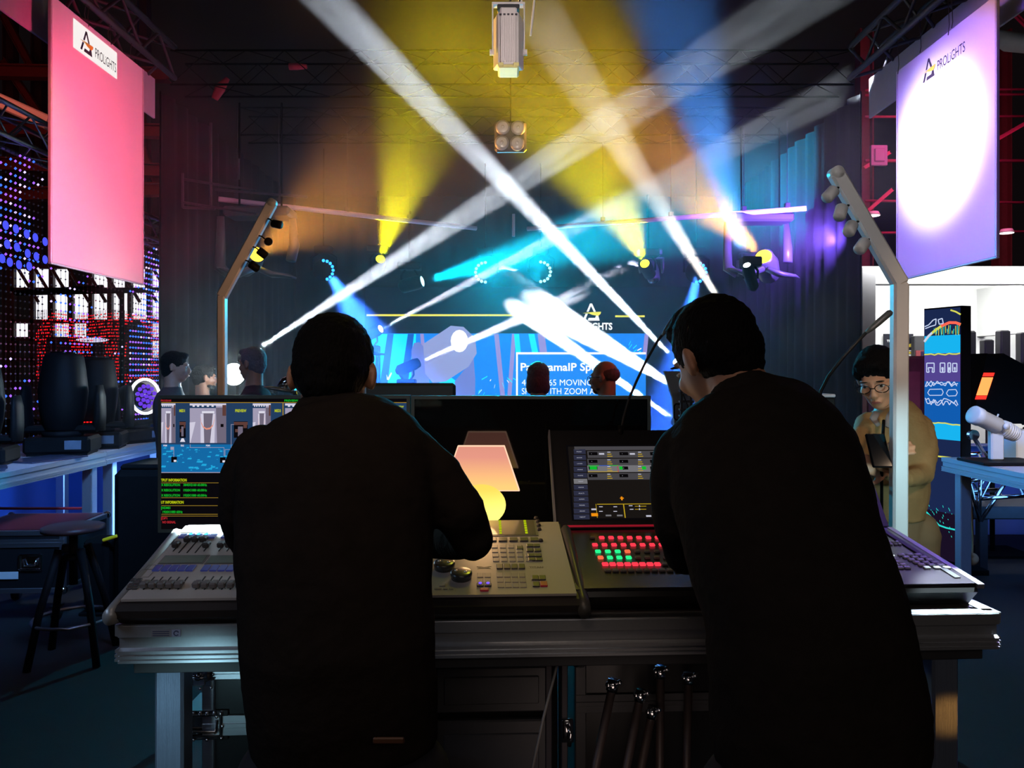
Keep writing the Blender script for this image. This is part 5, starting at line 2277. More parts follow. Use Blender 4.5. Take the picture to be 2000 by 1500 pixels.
# gooseneck microphones / lamps
def goose(label, pts, head_pts, r=.0042):
    p0 = Vector(pts[0])
    t = thing('gooseneck_lamp', label, 'gooseneck lamp', p0)
    inv = Matrix.Translation(-p0)
    b = MB()
    b.smooth = True
    b.tube(pts, r, 10)
    b.build('gooseneck', M_cable, t, inv)
    b = MB()
    b.smooth = True
    h0_, h1_ = Vector(head_pts[0]), Vector(head_pts[1])
    d = (h1_ - h0_)
    b.loft([(h0_, r, r), (h0_ + d * .2, r * 1.6, r * 1.9), (h0_ + d * .45, r * 1.9, r * 2.3), (h0_ + d * .93, r * 1.9, r * 2.3), (h1_, r * 1.2, r * 1.6)], 12)
    b.build('lamp_head', mat('gooseneck_head_grey', (.07, .08, .08), .4, var=.1), t, inv)
    b = MB()
    b.smooth = True
    b.cyl(p0 - Vector((0, 0, .0)), p0 + Vector((0, 0, .03)), .010, .008, 12)
    b.build('socket', M_black, t, inv)
    return t


g0 = M3 @ (ST @ Vector((.125, SH - .01, -.012)))
q = [P(1212, 850, g0.y), P(1218, 815, g0.y), P(1228, 780, g0.y), P(1243, 745, g0.y - .01), P(1262, 705, g0.y - .02), P(1283, 668, g0.y - .03), P(1298, 648, g0.y - .04)]
goose('black gooseneck lamp rising left of the man with the wired collar', q, (P(1294, 655, g0.y - .04), P(1320, 616, g0.y - .06)))
g1 = M3 @ (ST @ Vector((.80, SH - .01, -.012)))
q = [P(1596, 848, g1.y), P(1598, 800, g1.y), P(1603, 765, g1.y), P(1618, 735, g1.y - .01), P(1645, 700, g1.y - .02), P(1672, 670, g1.y - .03), P(1697, 644, g1.y - .04)]
goose('black gooseneck lamp leaning towards the tilted white pole', q, (P(1692, 650, g1.y - .04), P(1741, 608, g1.y - .06)), .0052)

# ---------------------------------------------------------------- monitors
YM = 2.52


def mon_T(px, py):
    p = P(px, py, YM)
    return p


def monitor(label, x0, x1, ytop, ybot, Ym, zb=.0, back=False):
    a, c = P(x0, ytop, Ym), P(x1, ybot, Ym)
    t = thing('monitor', label, 'monitor', ((a.x + c.x) / 2, Ym, c.z))
    W_, H_ = c.x - a.x, a.z - c.z
    T = frame_T((-W_ / 2, 0, 0), (1, 0, 0), (0, 0, 1))
    b = MB()
    slab(b, 0, 0, W_, H_, T, -.028, -.002)
    slab(b, W_ * .2, H_ * .2, W_ * .8, H_ * .75, T, -.055, -.028)
    b.build('housing', M_black, t)
    b = MB()
    e = .011
    for (p, q_, r_, s_) in ((0, 0, W_, e), (0, H_ - e, W_, H_), (0, e, e, H_ - e), (W_ - e, e, W_, H_ - e)):
        slab(b, p, q_, r_, s_, T, -.002, .003)
    b.build('bezel', mat('monitor_bezel', (.13, .18, .19), .35, .3, var=.1), t)
    # stand to the desk top
    b = MB()
    zt = ZT - c.z
    b.box((0, .07, (zt + H_ * .45) / 2), (.07, .03, H_ * .45 - zt), .004)
    b.box((0, .06, zt + .006), (.30, .2, .01), .003)
    b.build('stand', M_black, t)
    return t, T, W_, H_


# left monitor: picture tiles and information lines
m1, T1, W1, H1 = monitor('monitor showing picture tiles and green status lines behind the beige console', 309, 801, 772, 1040, YM)
Mw = Matrix.Translation(m1.location) @ T1


def mp(px, py):
    p = P(px, py, YM)
    q = Mw.inverted() @ p
    return q.x, q.y


def mr(b, x0, y0, x1, y1, m, z=.0006, dz=.0003):
    a = mp(x0, y1)
    c = mp(x1, y0)
    b.m = m
    slab(b, a[0], a[1], c[0], c[1], T1, z, z + dz)


q_bk = glow('mon_black', rgb('0a080c'), 1)
q_nv = glow('mon_navy', rgb('223c5e'), 1)
q_bl = glow('mon_blue', rgb('1468a4'), 1)
q_cy = glow('mon_cyan', rgb('22a8dc'), 1)
q_yl = glow('mon_yellow', rgb('b4c012'), 1)
q_gr = glow('mon_green', rgb('12a828'), 1)
q_rd = glow('mon_red', rgb('a8222c'), 1)
q_or = glow('mon_line', rgb('9a7a28'), 1)
q_wh = glow('mon_white', rgb('d4d2e0'), 1.1)
q_l1 = glow('tile_lilac', rgb('9c96ae'), 1.05)
q_l2 = glow('tile_grey', rgb('6e6678'), 1)
q_l3 = glow('tile_pale', rgb('c6c2d4'), 1.1)
q_pk = glow('tile_orange', rgb('e0907c'), 1)
q_br = glow('tile_brown', rgb('5c3c38'), 1)
MM = [q_bk, q_nv, q_bl, q_cy, q_yl, q_gr, q_rd, q_or, q_wh, q_l1, q_l2, q_l3, q_pk, q_br]
b = MB()
mr(b, 314, 779, 796, 1034, 0, .0001, .0004)
b.build('screen_ground', MM, m1)
b = MB()
mr(b, 315, 786.8, 794, 868, 1)
mr(b, 315, 868, 794, 922, 2)
mr(b, 315, 922, 794, 923.5, 9, .001)
mr(b, 315, 785.6, 794, 787, 7, .001)
mr(b, 552, 787, 554, 868, 7, .0012)
b.build('screen_layout', MM, m1)


def pic_tile(x0, x1, name='picture_tile'):
    """camera picture of a white column with a curved orange rim in a pale hall"""
    b = MB()
    w_ = x1 - x0
    y0, y1 = 788, 865

    def X(u):
        return x0 + w_ * u
    mr(b, x0, y0, x1, y1, 9, .0010)
    mr(b, X(0), y0, x1, y0 + 5, 11, .0014)
    mr(b, X(0), y0 + 4, X(.72), y0 + 9, 1, .0016)
    for u in (.08, .2, .33, .47, .6):
        mr(b, X(u), y0 + 3.5, X(u + .06), y0 + 6.5, 8, .0019)
    b.m = 10
    b.prism([mp(X(.75), y1), mp(X(1), y1), mp(X(1), y0 + 8), mp(X(.72), y0 + 8)], .0014, .0016, T1)
    mr(b, X(.85), y0 + 40, X(.93), y0 + 46, 0, .0017)
    mr(b, X(.90), y0 + 3, X(1), y0 + 24, 13, .0017)
    b.m = 11
    b.prism([mp(X(.02), y1), mp(X(.16), y0 + 36), mp(X(.0), y0 + 37), mp(X(0), y1)], .0017, .0019, T1)
    b.m = 11
    b.prism([mp(X(.30), y1), mp(X(.68), y1), mp(X(.70), y0 + 20), mp(X(.30), y0 + 20)], .0020, .0022, T1)
    b.m = 10
    b.prism([mp(X(.40), y1), mp(X(.56), y1), mp(X(.64), y0 + 19), mp(X(.38), y0 + 19)], .0023, .0025, T1)
    mr(b, X(.34), y0 + 15, X(.68), y0 + 19, 8, .0026)
    b.m = 12
    arc = [(.30, 26), (.32, 36), (.37, 44), (.46, 48), (.56, 47), (.64, 41), (.68, 30), (.69, 22)]
    for (u0, v0), (u1, v1) in zip(arc, arc[1:]):
        a_, c_ = mp(X(u0), y0 + v0), mp(X(u1), y0 + v1)
        a2, c2 = mp(X(u0), y0 + v0 + 3.2), mp(X(u1), y0 + v1 + 3.2)
        b.prism([a2, c2, c_, a_], .0027, .0029, T1)
    b.build(name, MM, m1)


for x0, x1 in ((315, 343), (371, 442), (494, 529), (557, 628), (671, 757 - 8)):
    pic_tile(x0, x1)
for x0, x1, tx in ((351, 363, 'MED1'), (457, 484, 'PREVIEW'), (536, 551, 'MED3'), (770, 790, 'PREVIEW')):
    b = MB()
    w_ = x1 - x0
    mr(b, x0, 823, x1, 855, 0, .0010)
    mr(b, x0, 824, x1, 830, 13, .0014)
    mr(b, x0 + w_ * .3, 833, x0 + w_ * .65, 852, 10, .0014)
    mr(b, x0 + w_ * .1, 838, x0 + w_ * .3, 844, 13, .0014)
    mr(b, x0 + w_ * .7, 828, x0 + w_ * .95, 836, 13, .0017)
    b.m = 8
    cx = (x0 + x1) / 2
    b.prism([mp(cx - 5, 863), mp(cx + 5, 863), mp(cx + 2, 856), mp(cx - 2, 856)], .0010, .0013, T1)
    b.build('preview_tile', MM, m1)
b = MB()


def mt(s, px, py, wpx, m, hpx=5.2, bold=.04):
    x, y = mp(px, py)
    b.m = m
    put_text(b, s, x, y, hpx / FPX * YM, T1, .0032, w=wpx / FPX * YM, bold=bold)


mt('PROGRAM', 315, 784, 20, 6, 3.4)
mt('PREVIEW', 556, 784, 27, 5, 3.6)
mt('MED1', 351, 804.6, 11, 4)
mt('PREVIEW', 460, 804.6, 22, 4)
mt('MED3', 537, 804.6, 12, 4)
mt('PREVIEW', 768, 796, 21, 4, 3.6)
mt('PGM', 320, 871.5, 7, 8, 3)
mt('IDLE', 354, 871.5, 6, 8, 3)
mt('PGM1', 403, 871.5, 8, 8, 3)
mt('IDLE', 465, 871.5, 8, 8, 3)
mt('TPUT INFORMATION', 315.5, 940, 50, 4)
for k in range(3):
    mt('X RESOLUTION', 315.5, 949 + k * 10.2, 37, 5, 4.4)
    mt(('3840X2160 60.00Hz', '1920X1080 60.00Hz', '1920X1080 60.00Hz')[k], 359, 949 + k * 10.2, 46, 5, 4.4)
mt('UT INFORMATION', 315.5, 983.2, 44, 4)
mt('[HDMI1', 315.5, 993.8, 18, 5, 4.4)
mt('1920X1080 60Hz', 318.5, 1001.6, 39, 5, 4.4)
mt('[DP1', 315.5, 1014, 12, 6, 4.4)
mt('NO SIGNAL', 318, 1021.6, 26, 6, 4.4)
for y in (942.6, 971.6, 987, 1003.8, 1007.4):
    mr(b, 315, y, 560, y + .9, 7, .001)
b.build('screen_lettering', MM, m1)
b = MB()
rr = random.Random(4)
for i in range(95):
    x, y = rr.uniform(317, 545), rr.uniform(874, 918)
    s = rr.uniform(1, 4.6) * (.6 + (y - 870) / 60)
    b.m = 3
    k = rr.uniform(-1.2, 1.8)
    b.prism([mp(x - s, y + s * .35), mp(x + s * .8, y + s * .4), mp(x + s, y - s * .3 - k * .2), mp(x - s * .5, y - s * .35)], .0010, .0012 + i * 2e-6, T1)
for (x, y) in ((340, 898), (435, 899)):
    mr(b, x - 5, y - 6, x + 6, y + 5, 0, .0016)
    mr(b, x, y, x + 5, y + 4, 8, .0019)
for pts in (((372, 868), (372, 874), (438, 874), (438, 890)), ((457, 829), (452, 829), (452, 878), (440, 878), (440, 890)), ((334, 873), (340, 878), (340, 892))):
    for (xa, ya), (xb, yb) in zip(pts, pts[1:]):
        mr(b, min(xa, xb) - .4, min(ya, yb) - .4, max(xa, xb) + .4, max(ya, yb) + .4, 9, .0021)
b.build('screen_graphic', MM, m1)
area('monitor_light', (m1.location.x, YM - .03, 1.24), (m1.location.x, 1.5, 1.1), 1.6, (.55, .85, 1), .5, .3)
area('console_strip_fill', (-.64, 2.095, 1.36), (-.64, 2.09, 1.12), 11, (.75, 1, 1), .66, .03, spread=26)  # added thin lamp that brightens the back strip of the console

# right monitor: switched off glossy screen
m2, T2, W2, H2 = monitor('switched off glossy black monitor behind the glowing lamp', 803, 1271, 773, 1040, YM + .005)
b = MB()
slab(b, .011, .011, W2 - .011, H2 - .011, T2, -.002, .0005)
b.build('glass', mat('off_screen_glass', (.006, .006, .007), .05, spec=.9), m2)

# monitor back with pale top behind the left man's head, and other desk clutter
b = MB()
p0, p1 = P(728, 776, 3.3), P(863, 748, 3.3)
t = thing('computer_display', 'thin grey display peeking over the monitors beside the bowed head', 'monitor', ((p0.x + p1.x) / 2, 3.3, p1.z))
W_ = p1.x - p0.x
b = MB()
b.box((0, 0, -.21), (W_ + .12, .03, .42), .012)
b.build('housing', mat('display_back_teal', (.16, .20, .22), .4, .4, var=.1), t)
b = MB()
b.box((0, .03, -.35), (.06, .02, .5), .004)
b.cyl((0, .03, -.6), (0, .03, -p1.z + .01), .02, seg=8)
b.box((0, .03, -p1.z + .01), (.4, .3, .02), .004)
b.build('stand', M_black, t)
t = thing('folding_desk_lamp', 'flat silver desk lamp head over the shoulder of the man at the beige console', 'lamp', P(548, 760, 2.6))
inv = Matrix.Translation(-Vector(t.location))
b = MB()
b.smooth = True
b.loft([(P(516, 756, 2.6), .010, .002), (P(528, 757, 2.6), .035, .006), (P(550, 760, 2.6), .036, .008), (P(575, 764, 2.6), .030, .008)], 14, up=(0, 1, 0))
b.build('lamp_head', mat('silver_shell', (.5, .52, .55), .3, .6, var=.05), t, inv)
b = MB()
b.smooth = True
b.loft([(P(545, 758, 2.62), .008, .01), (P(556, 748, 2.62), .015, .02), (P(580, 738, 2.62), .02, .02)], 10)
b.tube([P(575, 764, 2.62), P(585, 800, 2.62), P(582, 1000, 2.62)], .008, 8)
b.build('lamp_arm', M_chrome, t, inv)
# black boxes and pale topped device behind the man with the collar
b = MB()
p = P(1516, 752, 2.9)
b.box(p + Vector((0, 0, -.02)), (.125, .05, .07), .004)
tag(b.build('device_back', M_matte), 'small black box standing on the pale topped device', 'box')
t = thing('desk_device', 'wide black device with a pale top behind the bowed shoulders', 'device', P(1550, 770, 2.85))
b = MB()
b.box((0, .1, -.10), (.28, .28, .18), .006)
b.build('housing', M_black, t)
b = MB()
b.box((0, .09, -.004), (.275, .27, .012), .003)
b.build('pale_top', mat('pale_device_top', (.5, .5, .55), .4, var=.05), t)
b = MB()
b.box((0, .1, -.19 - (P(1550, 770, 2.85).z - .2 - .0) / 2 + .0), (.22, .22, P(1550, 770, 2.85).z - .19), .006)
b.build('plinth', M_matte, t)
# rack with handle and cables beside the face
t = thing('cable_rack', 'small open rack with a handle and patch cables beside the bowed face', 'rack', P(1345, 850, 2.75))
inv = Matrix.Translation(-Vector(t.location))
b = MB()
b.prism([((a - 1345) / FPX * 2.8, -(c - 850) / FPX * 2.8) for a, c in ((1329, 900), (1321, 780), (1304, 727), (1335, 727), (1360, 790), (1372, 900))], -.02, 0, frame_T((0, .06, 0), (1, 0, 0), (0, 0, 1)))
b.build('back_plate', mat('grey_blue_plate', (.22, .24, .28), .5, .2, var=.1), t)
b = MB()
for y in (763, 784, 800, 812, 825):
    b.box(P(1340, y, 2.75), (.05, .03, .008), .002)
b.box(P(1331, 810, 2.75), (.008, .01, .2), .002)
b.box(P(1350, 810, 2.75), (.008, .01, .2), .002)
b.build('rack_frame', M_dark, t, inv)
b = MB()
b.smooth = True
b.tube([P(1328, 789, 2.74), P(1320, 789, 2.74), P(1317, 793, 2.74), P(1317, 816, 2.74), P(1320, 820, 2.74), P(1328, 820, 2.74)], .0028, 8)
b.build('handle', M_matte, t, inv)
b = MB()
b.smooth = True
for k in range(5):
    b.tube([P(1334 + k * 3, 770 + k * 7, 2.73), P(1342 + k * 2, 790 + k * 6, 2.71), P(1345 + k * 3, 812, 2.72), P(1333 + k * 5, 840, 2.73)], .0026, 6)
b.build('patch_cable', M_cable, t, inv)
b = MB()
b.box(P(1340, 1020, 2.78), (.16, .16, .36), .006)
b.build('plinth', M_matte, t, inv)

# ---------------------------------------------------------------- lamp
lp = P(945, 1000, 2.26)
lt = thing('table_lamp', 'glowing table lamp with pink shade and yellow globe before the black monitor', 'lamp', (lp.x, 2.26, ZT))


def lq(px, py):
    p = P(px, py, 2.26)
    return p.x - lp.x, p.z - ZT


def volume_glow(name, c_top, c_bot, z0, z1, s_top, s_bot, k=1.0):
    """lit translucent acrylic: brightest round the bulb low inside"""
    m = bpy.data.materials.new(name)
    m.use_nodes = True
    nt = m.node_tree
    nt.nodes.clear()
    o = nt.nodes.new('ShaderNodeOutputMaterial')
    e = nt.nodes.new('ShaderNodeEmission')
    tc = nt.nodes.new('ShaderNodeTexCoord')
    sx = nt.nodes.new('ShaderNodeSeparateXYZ')
    nt.links.new(tc.outputs['Object'], sx.inputs[0])
    mr_ = nt.nodes.new('ShaderNodeMapRange')
    mr_.inputs['From Min'].default_value = z0
    mr_.inputs['From Max'].default_value = z1
    nt.links.new(sx.outputs['Z'], mr_.inputs['Value'])
    cr = nt.nodes.new('ShaderNodeValToRGB')
    cr.color_ramp.elements[0].color = (*c_bot, 1)
    cr.color_ramp.elements[1].color = (*c_top, 1)
    cr.color_ramp.elements[0].position = .1
    cr.color_ramp.elements[1].position = .75
    nt.links.new(mr_.outputs['Result'], cr.inputs['Fac'])
    m2_ = nt.nodes.new('ShaderNodeMapRange')
    m2_.inputs['To Min'].default_value = s_bot
    m2_.inputs['To Max'].default_value = s_top
    nt.links.new(mr_.outputs['Result'], m2_.inputs['Value'])
    nt.links.new(cr.outputs['Color'], e.inputs['Color'])
    nt.links.new(m2_.outputs['Result'], e.inputs['Strength'])
    nt.links.new(e.outputs[0], o.inputs['Surface'])
    return m


zA = lq(0, 957)[1]
zB = lq(0, 871)[1]
g_sh = volume_glow('lit_shade_acrylic', rgb('e99a86'), rgb('ffc878'), zA, zB, .95, 1.15)
g_gb = volume_glow('lit_globe_acrylic', rgb('ffd25a'), rgb('fff27a'), zA - .06, zA + .03, 1.15, 1.35)
xa, xb, xc, xd = lq(895, 0)[0], lq(985, 0)[0], lq(1014, 0)[0], lq(866, 0)[0]
b = MB()
dpt = .014
vs = [(xd, -dpt, zA), (xc, -dpt, zA), (xc, dpt, zA), (xd, dpt, zA), (xa, -dpt * .6, zB), (xb, -dpt * .6, zB), (xb, dpt * .6, zB), (xa, dpt * .6, zB)]
b.add(vs, [(0, 1, 5, 4), (1, 2, 6, 5), (2, 3, 7, 6), (3, 0, 4, 7), (4, 5, 6, 7), (3, 2, 1, 0)])
b.build('lamp_shade', g_sh, lt)
b = MB()
for i, j in ((4, 5), (5, 6), (6, 7), (7, 4), (1, 5), (0, 4), (2, 6), (3, 7), (0, 1), (1, 2)):
    b.cyl(vs[i], vs[j], .0016, seg=6)
b.build('shade_edge', glow('shade_edge_glow', rgb('ffc8a8'), 1.25), lt)
b = MB()
b.smooth = True
gc = lq(941, 984)
b.ell((gc[0], -.02, gc[1]), (.071, .050, .060), 28, 18)
b.build('globe', g_gb, lt)
b = MB()
b.smooth = True
b.loft([((0, 0, .002), .06, .05), ((0, 0, .02), .055, .045), ((0, 0, gc[1] - .035), .02, .02)], 20)
b.build('base', MATS['console_cheek_dark'], lt)
point('lamp_bulb', (lp.x, 2.12, ZT + gc[1] + .02), .9, (1, .55, .25), .05)

# ================================================================ UNDER THE DESK
fc = flight_case('flight_case', 'black flight case with butterfly latch and handle under the table beside its leg', D(.39, .48, 0), ANG, .54, .62, .70, catches=0, z0=.12)
T = frame_T((0, -.311, 0), (1, 0, 0), (0, 0, 1))
Mf = Matrix.Translation(D(.39, .48, 0)) @ Matrix.Rotation(ANG, 4, 'Z') @ T


def fp(px, py):
    p = ray_plane(px, py, Mf.translation, Mf.to_3x3() @ Vector((0, 0, 1)))
    q = Mf.inverted() @ p
    return q.x, q.y


# aluminium lid band
x0, y0 = fp(348, 1321)
x1, y1 = fp(590, 1294)
b = MB()
for k in range(4):
    slab(b, x0, y0 + (y1 - y0) * k / 4, x1, y0 + (y1 - y0) * (k + .8) / 4, T, .0, .007)
slab(b, x0, y0, x1, y1, T, .0, .004)
b.build('lid_profile', M_rail, fc)
# butterfly latch
cx, cy_ = fp(391, 1318)
b = MB(T)
b.box((cx, cy_, .004), (.058, .052, .006), .002)
b.box((cx, cy_ + .006, .009), (.040, .022, .006), .002)
b.box((cx, cy_ - .014, .009), (.030, .018, .006), .002)
b.smooth = True
b.cyl((cx, cy_, .010), (cx, cy_, .016), .009, seg=14)
b.box((cx, cy_, .018), (.030, .004, .008), .001)
la = b.build('butterfly_latch', M_chrome, fc)


def rivets(mb, pts):
    mb.smooth = True
    for (px, py) in pts:
        x, y = fp(px, py)
        mb.ell((x, y, .007), (.0042, .0042, .003), 10, 6)


b = MB(T)
rivets(b, ((366, 1300), (366, 1315), (418, 1300), (418, 1315), (372, 1341), (393, 1343), (414, 1341), (366, 1293), (418, 1293)))
b.build('rivet', M_chrome, la)
cx, cy_ = fp(397, 1416)
b = MB(T)
for (ox, oy, ww, hh) in ((0, .026, .096, .007), (0, -.026, .096, .007), (-.044, 0, .007, .052), (.044, 0, .007, .052)):
    b.box((cx + ox, cy_ + oy, .004), (ww, hh, .008), .002)
b.box((cx, cy_, .0012), (.12, .072, .0014), .0005)
b.smooth = True
b.tube([(cx - .034, cy_ + .014, .006), (cx - .034, cy_ - .012, .012), (cx + .034, cy_ - .012, .012), (cx + .034, cy_ + .014, .006)], .004, 8)
ha = b.build('case_handle', mat('dark_chrome', (.35, .34, .34), .18, 1.0, var=.05), fc)
b = MB(T)
rivets(b, ((353, 1394), (364, 1390), (380, 1391), (393, 1390), (406, 1391), (420, 1390), (433, 1392), (436, 1416), (434, 1440), (406, 1443), (380, 1443), (355, 1440), (352, 1416), (359, 1399), (425, 1398), (422, 1428), (364, 1428)))
b.build('rivet', M_chrome, ha)
t = thing('storage_box', 'teal edged black box in front of the flight case, at the frame bottom', 'case', D(.50, .05, .0))
b = MB()
zz = P(400, 1466, 1.76).z
b.box((-.02, .0, zz / 2), (.30, .14, zz - .01), .01)
b.build('box_body', mat('dark_teal_box', (.03, .04, .04), .5, var=.1), t)
b = MB()
b.box((-.02, 0, zz - .003), (.305, .145, .010), .004)
b.box((.13, -.07, zz / 2), (.008, .008, zz - .02), .002)
b.build('box_edge', M_alu, t)
b = MB()
b.smooth = True
b.ell((.075, -.073, zz - .02), .0045, 8, 6)
b.build('rivet', M_chrome, t)

# drawer rack and second case in the middle
dr = dthing('drawer_rack', 'dark drawer rack under the table beside the first man', 'rack', .85, .22, 0)
b = MB()
b.box((-.02, .2, .42), (.34, .4, .80), .004)
b.build('rack_body', M_matte, dr)
for k, (za, zb) in enumerate(((.685, .80), (.50, .665), (.16, .48))):
    b = MB()
    b.box((-.02, -.012, (za + zb) / 2), (.28, .02, zb - za), .004)
    b.box((-.02, -.024, (za + zb) / 2), (.24, .006, (zb - za) * .6), .002)
    b.build('drawer', M_dark, dr)
for x in (.125, .165):
    b = MB()
    b.box((x, -.02, .42), (.016, .016, .82), .002)
    b.build('upright_rail', M_trw, dr)
b = MB()
b.smooth = True
b.tube([(.17, -.04, .66), (.178, -.05, .64), (.174, -.05, .61)], .005, 8)
b.box((.172, -.03, .64), (.03, .012, .06), .003)
b.build('latch', M_chrome, dr)
fc2 = flight_case('flight_case', 'unlit black flight case in shadow under the middle of the table', D(1.36, .55, 0), ANG, .6, .45, .66, catches=0, z0=.12)
b = MB()
b.smooth = True
b.tube([P(1092, 1282, 1.82), P(1080, 1330, 1.80), P(1062, 1400, 1.78), P(1040, 1500, 1.75)], .0035, 6)
tag(b.build('hanging_cable', mat('grey_cable', (.22, .21, .2), .5, var=.1)), 'thin grey cable hanging down under the middle of the table', 'cable')
for ch_ in fc2.children:
    if ch_.name.startswith(('edge_profile', 'lid_band')):
        ch_.data.materials[0] = M_dark  # shade under the table is put into a darker edge colour
# folded tripod stands with chrome joints
M_brn = mat('dark_brown_pole', (.055, .04, .038), .45, .2, var=.2)
for i, (tx, ty, bx, by, lb) in enumerate(((1198, 1332, 1150, 1560, 'first of the leaning dark stands under the table, at the cable side'), (1252, 1352, 1212, 1560, 'second leaning dark stand under the table'),
                                          (1275, 1385, 1240, 1560, 'third leaning dark stand with a low chrome joint'), (1290, 1306, 1288, 1560, 'upright dark stand with the highest chrome joint'),
                                          (1345, 1318, 1340, 1560, 'last upright dark stand beside the second man'))):
    Y = 1.92 + .02 * i
    top, bot = P(tx, ty, Y), P(bx, by, Y)
    d = (bot - top).normalized()
    foot = top + d * ((top.z - .01) / -d.z)
    t = thing('folded_stand', lb, 'stand', foot)
    inv = Matrix.Translation(-foot)
    b = MB()
    b.smooth = True
    b.cyl(top, foot, .011, seg=12)
    b.build('tube', M_brn, t, inv)
    b = MB()
    b.smooth = True
    b.cyl(top - d * .006, top + d * .022, .0145, seg=12)
    b.ell(top + Vector((-.014, -.012, -.002)), .008, 10, 6)
    b.ell(top + Vector((.014, -.012, .004)), .0065, 10, 6)
    b.build('joint', M_chrome, t, inv)
spot('under_desk_fill', (-.78, 1.30, .72), (-.70, 2.0, .74), 2.2, (.45, .85, 1), 64, .8, .03)  # lamps added in front of the table to brighten the cases
area('under_desk_dim_fill', (.25, 1.45, .55), (.3, 2.0, .6), .12, (1, .75, .65), .3, spread=90)

# ================================================================ PEOPLE
M_skin = mat('skin', (.42, .20, .12), .5, var=.08)
M_skin2 = mat('skin_warm', (.62, .28, .15), .5, var=.08)
M_hair = mat('dark_hair', (.0045, .0035, .0035), .8, spec=.12, bump=.8, bscale=180, stretch=(1, 1, .3))
M_hair_r = mat('red_brown_hair', (.10, .014, .012), .5, bump=.8, bscale=180, stretch=(1, 1, .2))
M_hair_g = mat('grey_hair', (.16, .15, .16), .6, bump=.6, bscale=180)
M_eye = mat('eye_white', (.6, .58, .55), .2)
M_iris = mat('eye_dark', (.02, .015, .01), .1)


def head_matrix(c, yaw, pitch=0, roll=0, s=1.0):
    return Matrix.Translation(c) @ Matrix.Rotation(R(yaw), 4, 'Z') @ Matrix.Rotation(R(-pitch), 4, 'X') @ Matrix.Rotation(R(roll), 4, 'Y') @ Matrix.Scale(s, 4)


def head_geo(mb):
    mb.smooth = True
    mb.ell((0, -.012, .028), (.073, .090, .085), 20, 14)
    mb.ell((0, .026, -.020), (.061, .064, .082), 20, 14)
    mb.ell((0, .050, -.083), (.034, .032, .026), 14, 10)
    mb.ell((0, .030, -.070), (.050, .050, .034), 14, 10)
    mb.ell((0, .078, .026), (.046, .013, .010), 14, 8)
    for s in (-1, 1):
        mb.ell((s * .036, .062, -.024), (.022, .022, .022), 12, 8)
        mb.ell((s * .077, -.012, -.004), (.009, .019, .031), 12, 8, Matrix.Rotation(s * .35, 3, 'Z'))
        mb.ell((s * .010, .102, -.032), (.009, .009, .008), 10, 6)
    mb.loft([((0, .080, .022), .008, .009), ((0, .096, -.004), .009, .010), ((0, .107, -.026), .012, .010), ((0, .098, -.038), .008, .007)], 10)
    mb.ell((0, .089, -.056), (.024, .010, .0055), 12, 6)
    mb.ell((0, .086, -.067), (.021, .011, .0065), 12, 6)


def hand_geo(mb, wrist, d, n, side=1, k=1.0, curl=.5):
    """palm and five bent fingers; d: direction of the fingers, n: back of the hand"""
    d, n = Vector(d).normalized(), Vector(n)
    n = (n - d * n.dot(d)).normalized()
    x = d.cross(n) * side
    w = Vector(wrist)

    def q(a, l, h=0.0):
        return w + x * (a * k) + d * (l * k) + n * (h * k)
    mb.smooth = True
    mb.loft([(q(0, -.02), .026 * k, .020 * k), (q(0, .01), .028 * k, .017 * k), (q(0, .045), .038 * k, .016 * k), (q(0, .082), .038 * k, .012 * k)], 14, up=x)
    for a, L, r in ((-.030, .060, .0075), (-.010, .074, .0085), (.011, .080, .0088), (.031, .072, .0085)):
        pts = [(q(a * .9, .07), r * 1.1 * k, r * 1.1 * k)]
        l1, l2, l3 = L * .45, L * .32, L * .26
        b0 = curl
        p = q(a, .082)
        v = d
        for li, bn in ((l1, b0 * .7), (l2, b0), (l3, b0 * .8)):
            v = (v * cos(bn) - n * sin(bn)).normalized() if True else v
            p = p + v * li * k
            pts.append((p, r * k * .95, r * k * .95))
        mb.loft(pts, 10, up=x)
        mb.ell(pts[-1][0], r * k * .95, 8, 6)
    t0 = q(.028, .018)
    v1 = (x * .75 + d * .62 - n * .15).normalized()
    v2 = (x * .35 + d * .9 - n * .3).normalized()
    t1 = t0 + v1 * .042 * k
    t2 = t1 + v2 * .030 * k
    mb.loft([(t0, .014 * k, .013 * k), (t1, .011 * k, .010 * k), (t2, .009 * k, .009 * k)], 10)
    mb.ell(t2, .009 * k, 8, 6)


def wrinkle(o, amp, scale, seed=0.0):
    me = o.data
    n = len(me.vertices)
    co, no = [0.0] * (3 * n), [0.0] * (3 * n)
    me.vertices.foreach_get('co', co)
    me.vertices.foreach_get('normal', no)
    for i in range(0, 3 * n, 3):
        q = Vector((co[i] * scale + seed, co[i + 1] * scale, co[i + 2] * scale * 1.6))
        a = (noise.noise(q) * .6 + abs(noise.noise(q * 2.3)) * -.5) * amp
        co[i] += no[i] * a
        co[i + 1] += no[i + 1] * a
        co[i + 2] += no[i + 2] * a
    me.vertices.foreach_set('co', co)
    me.update()


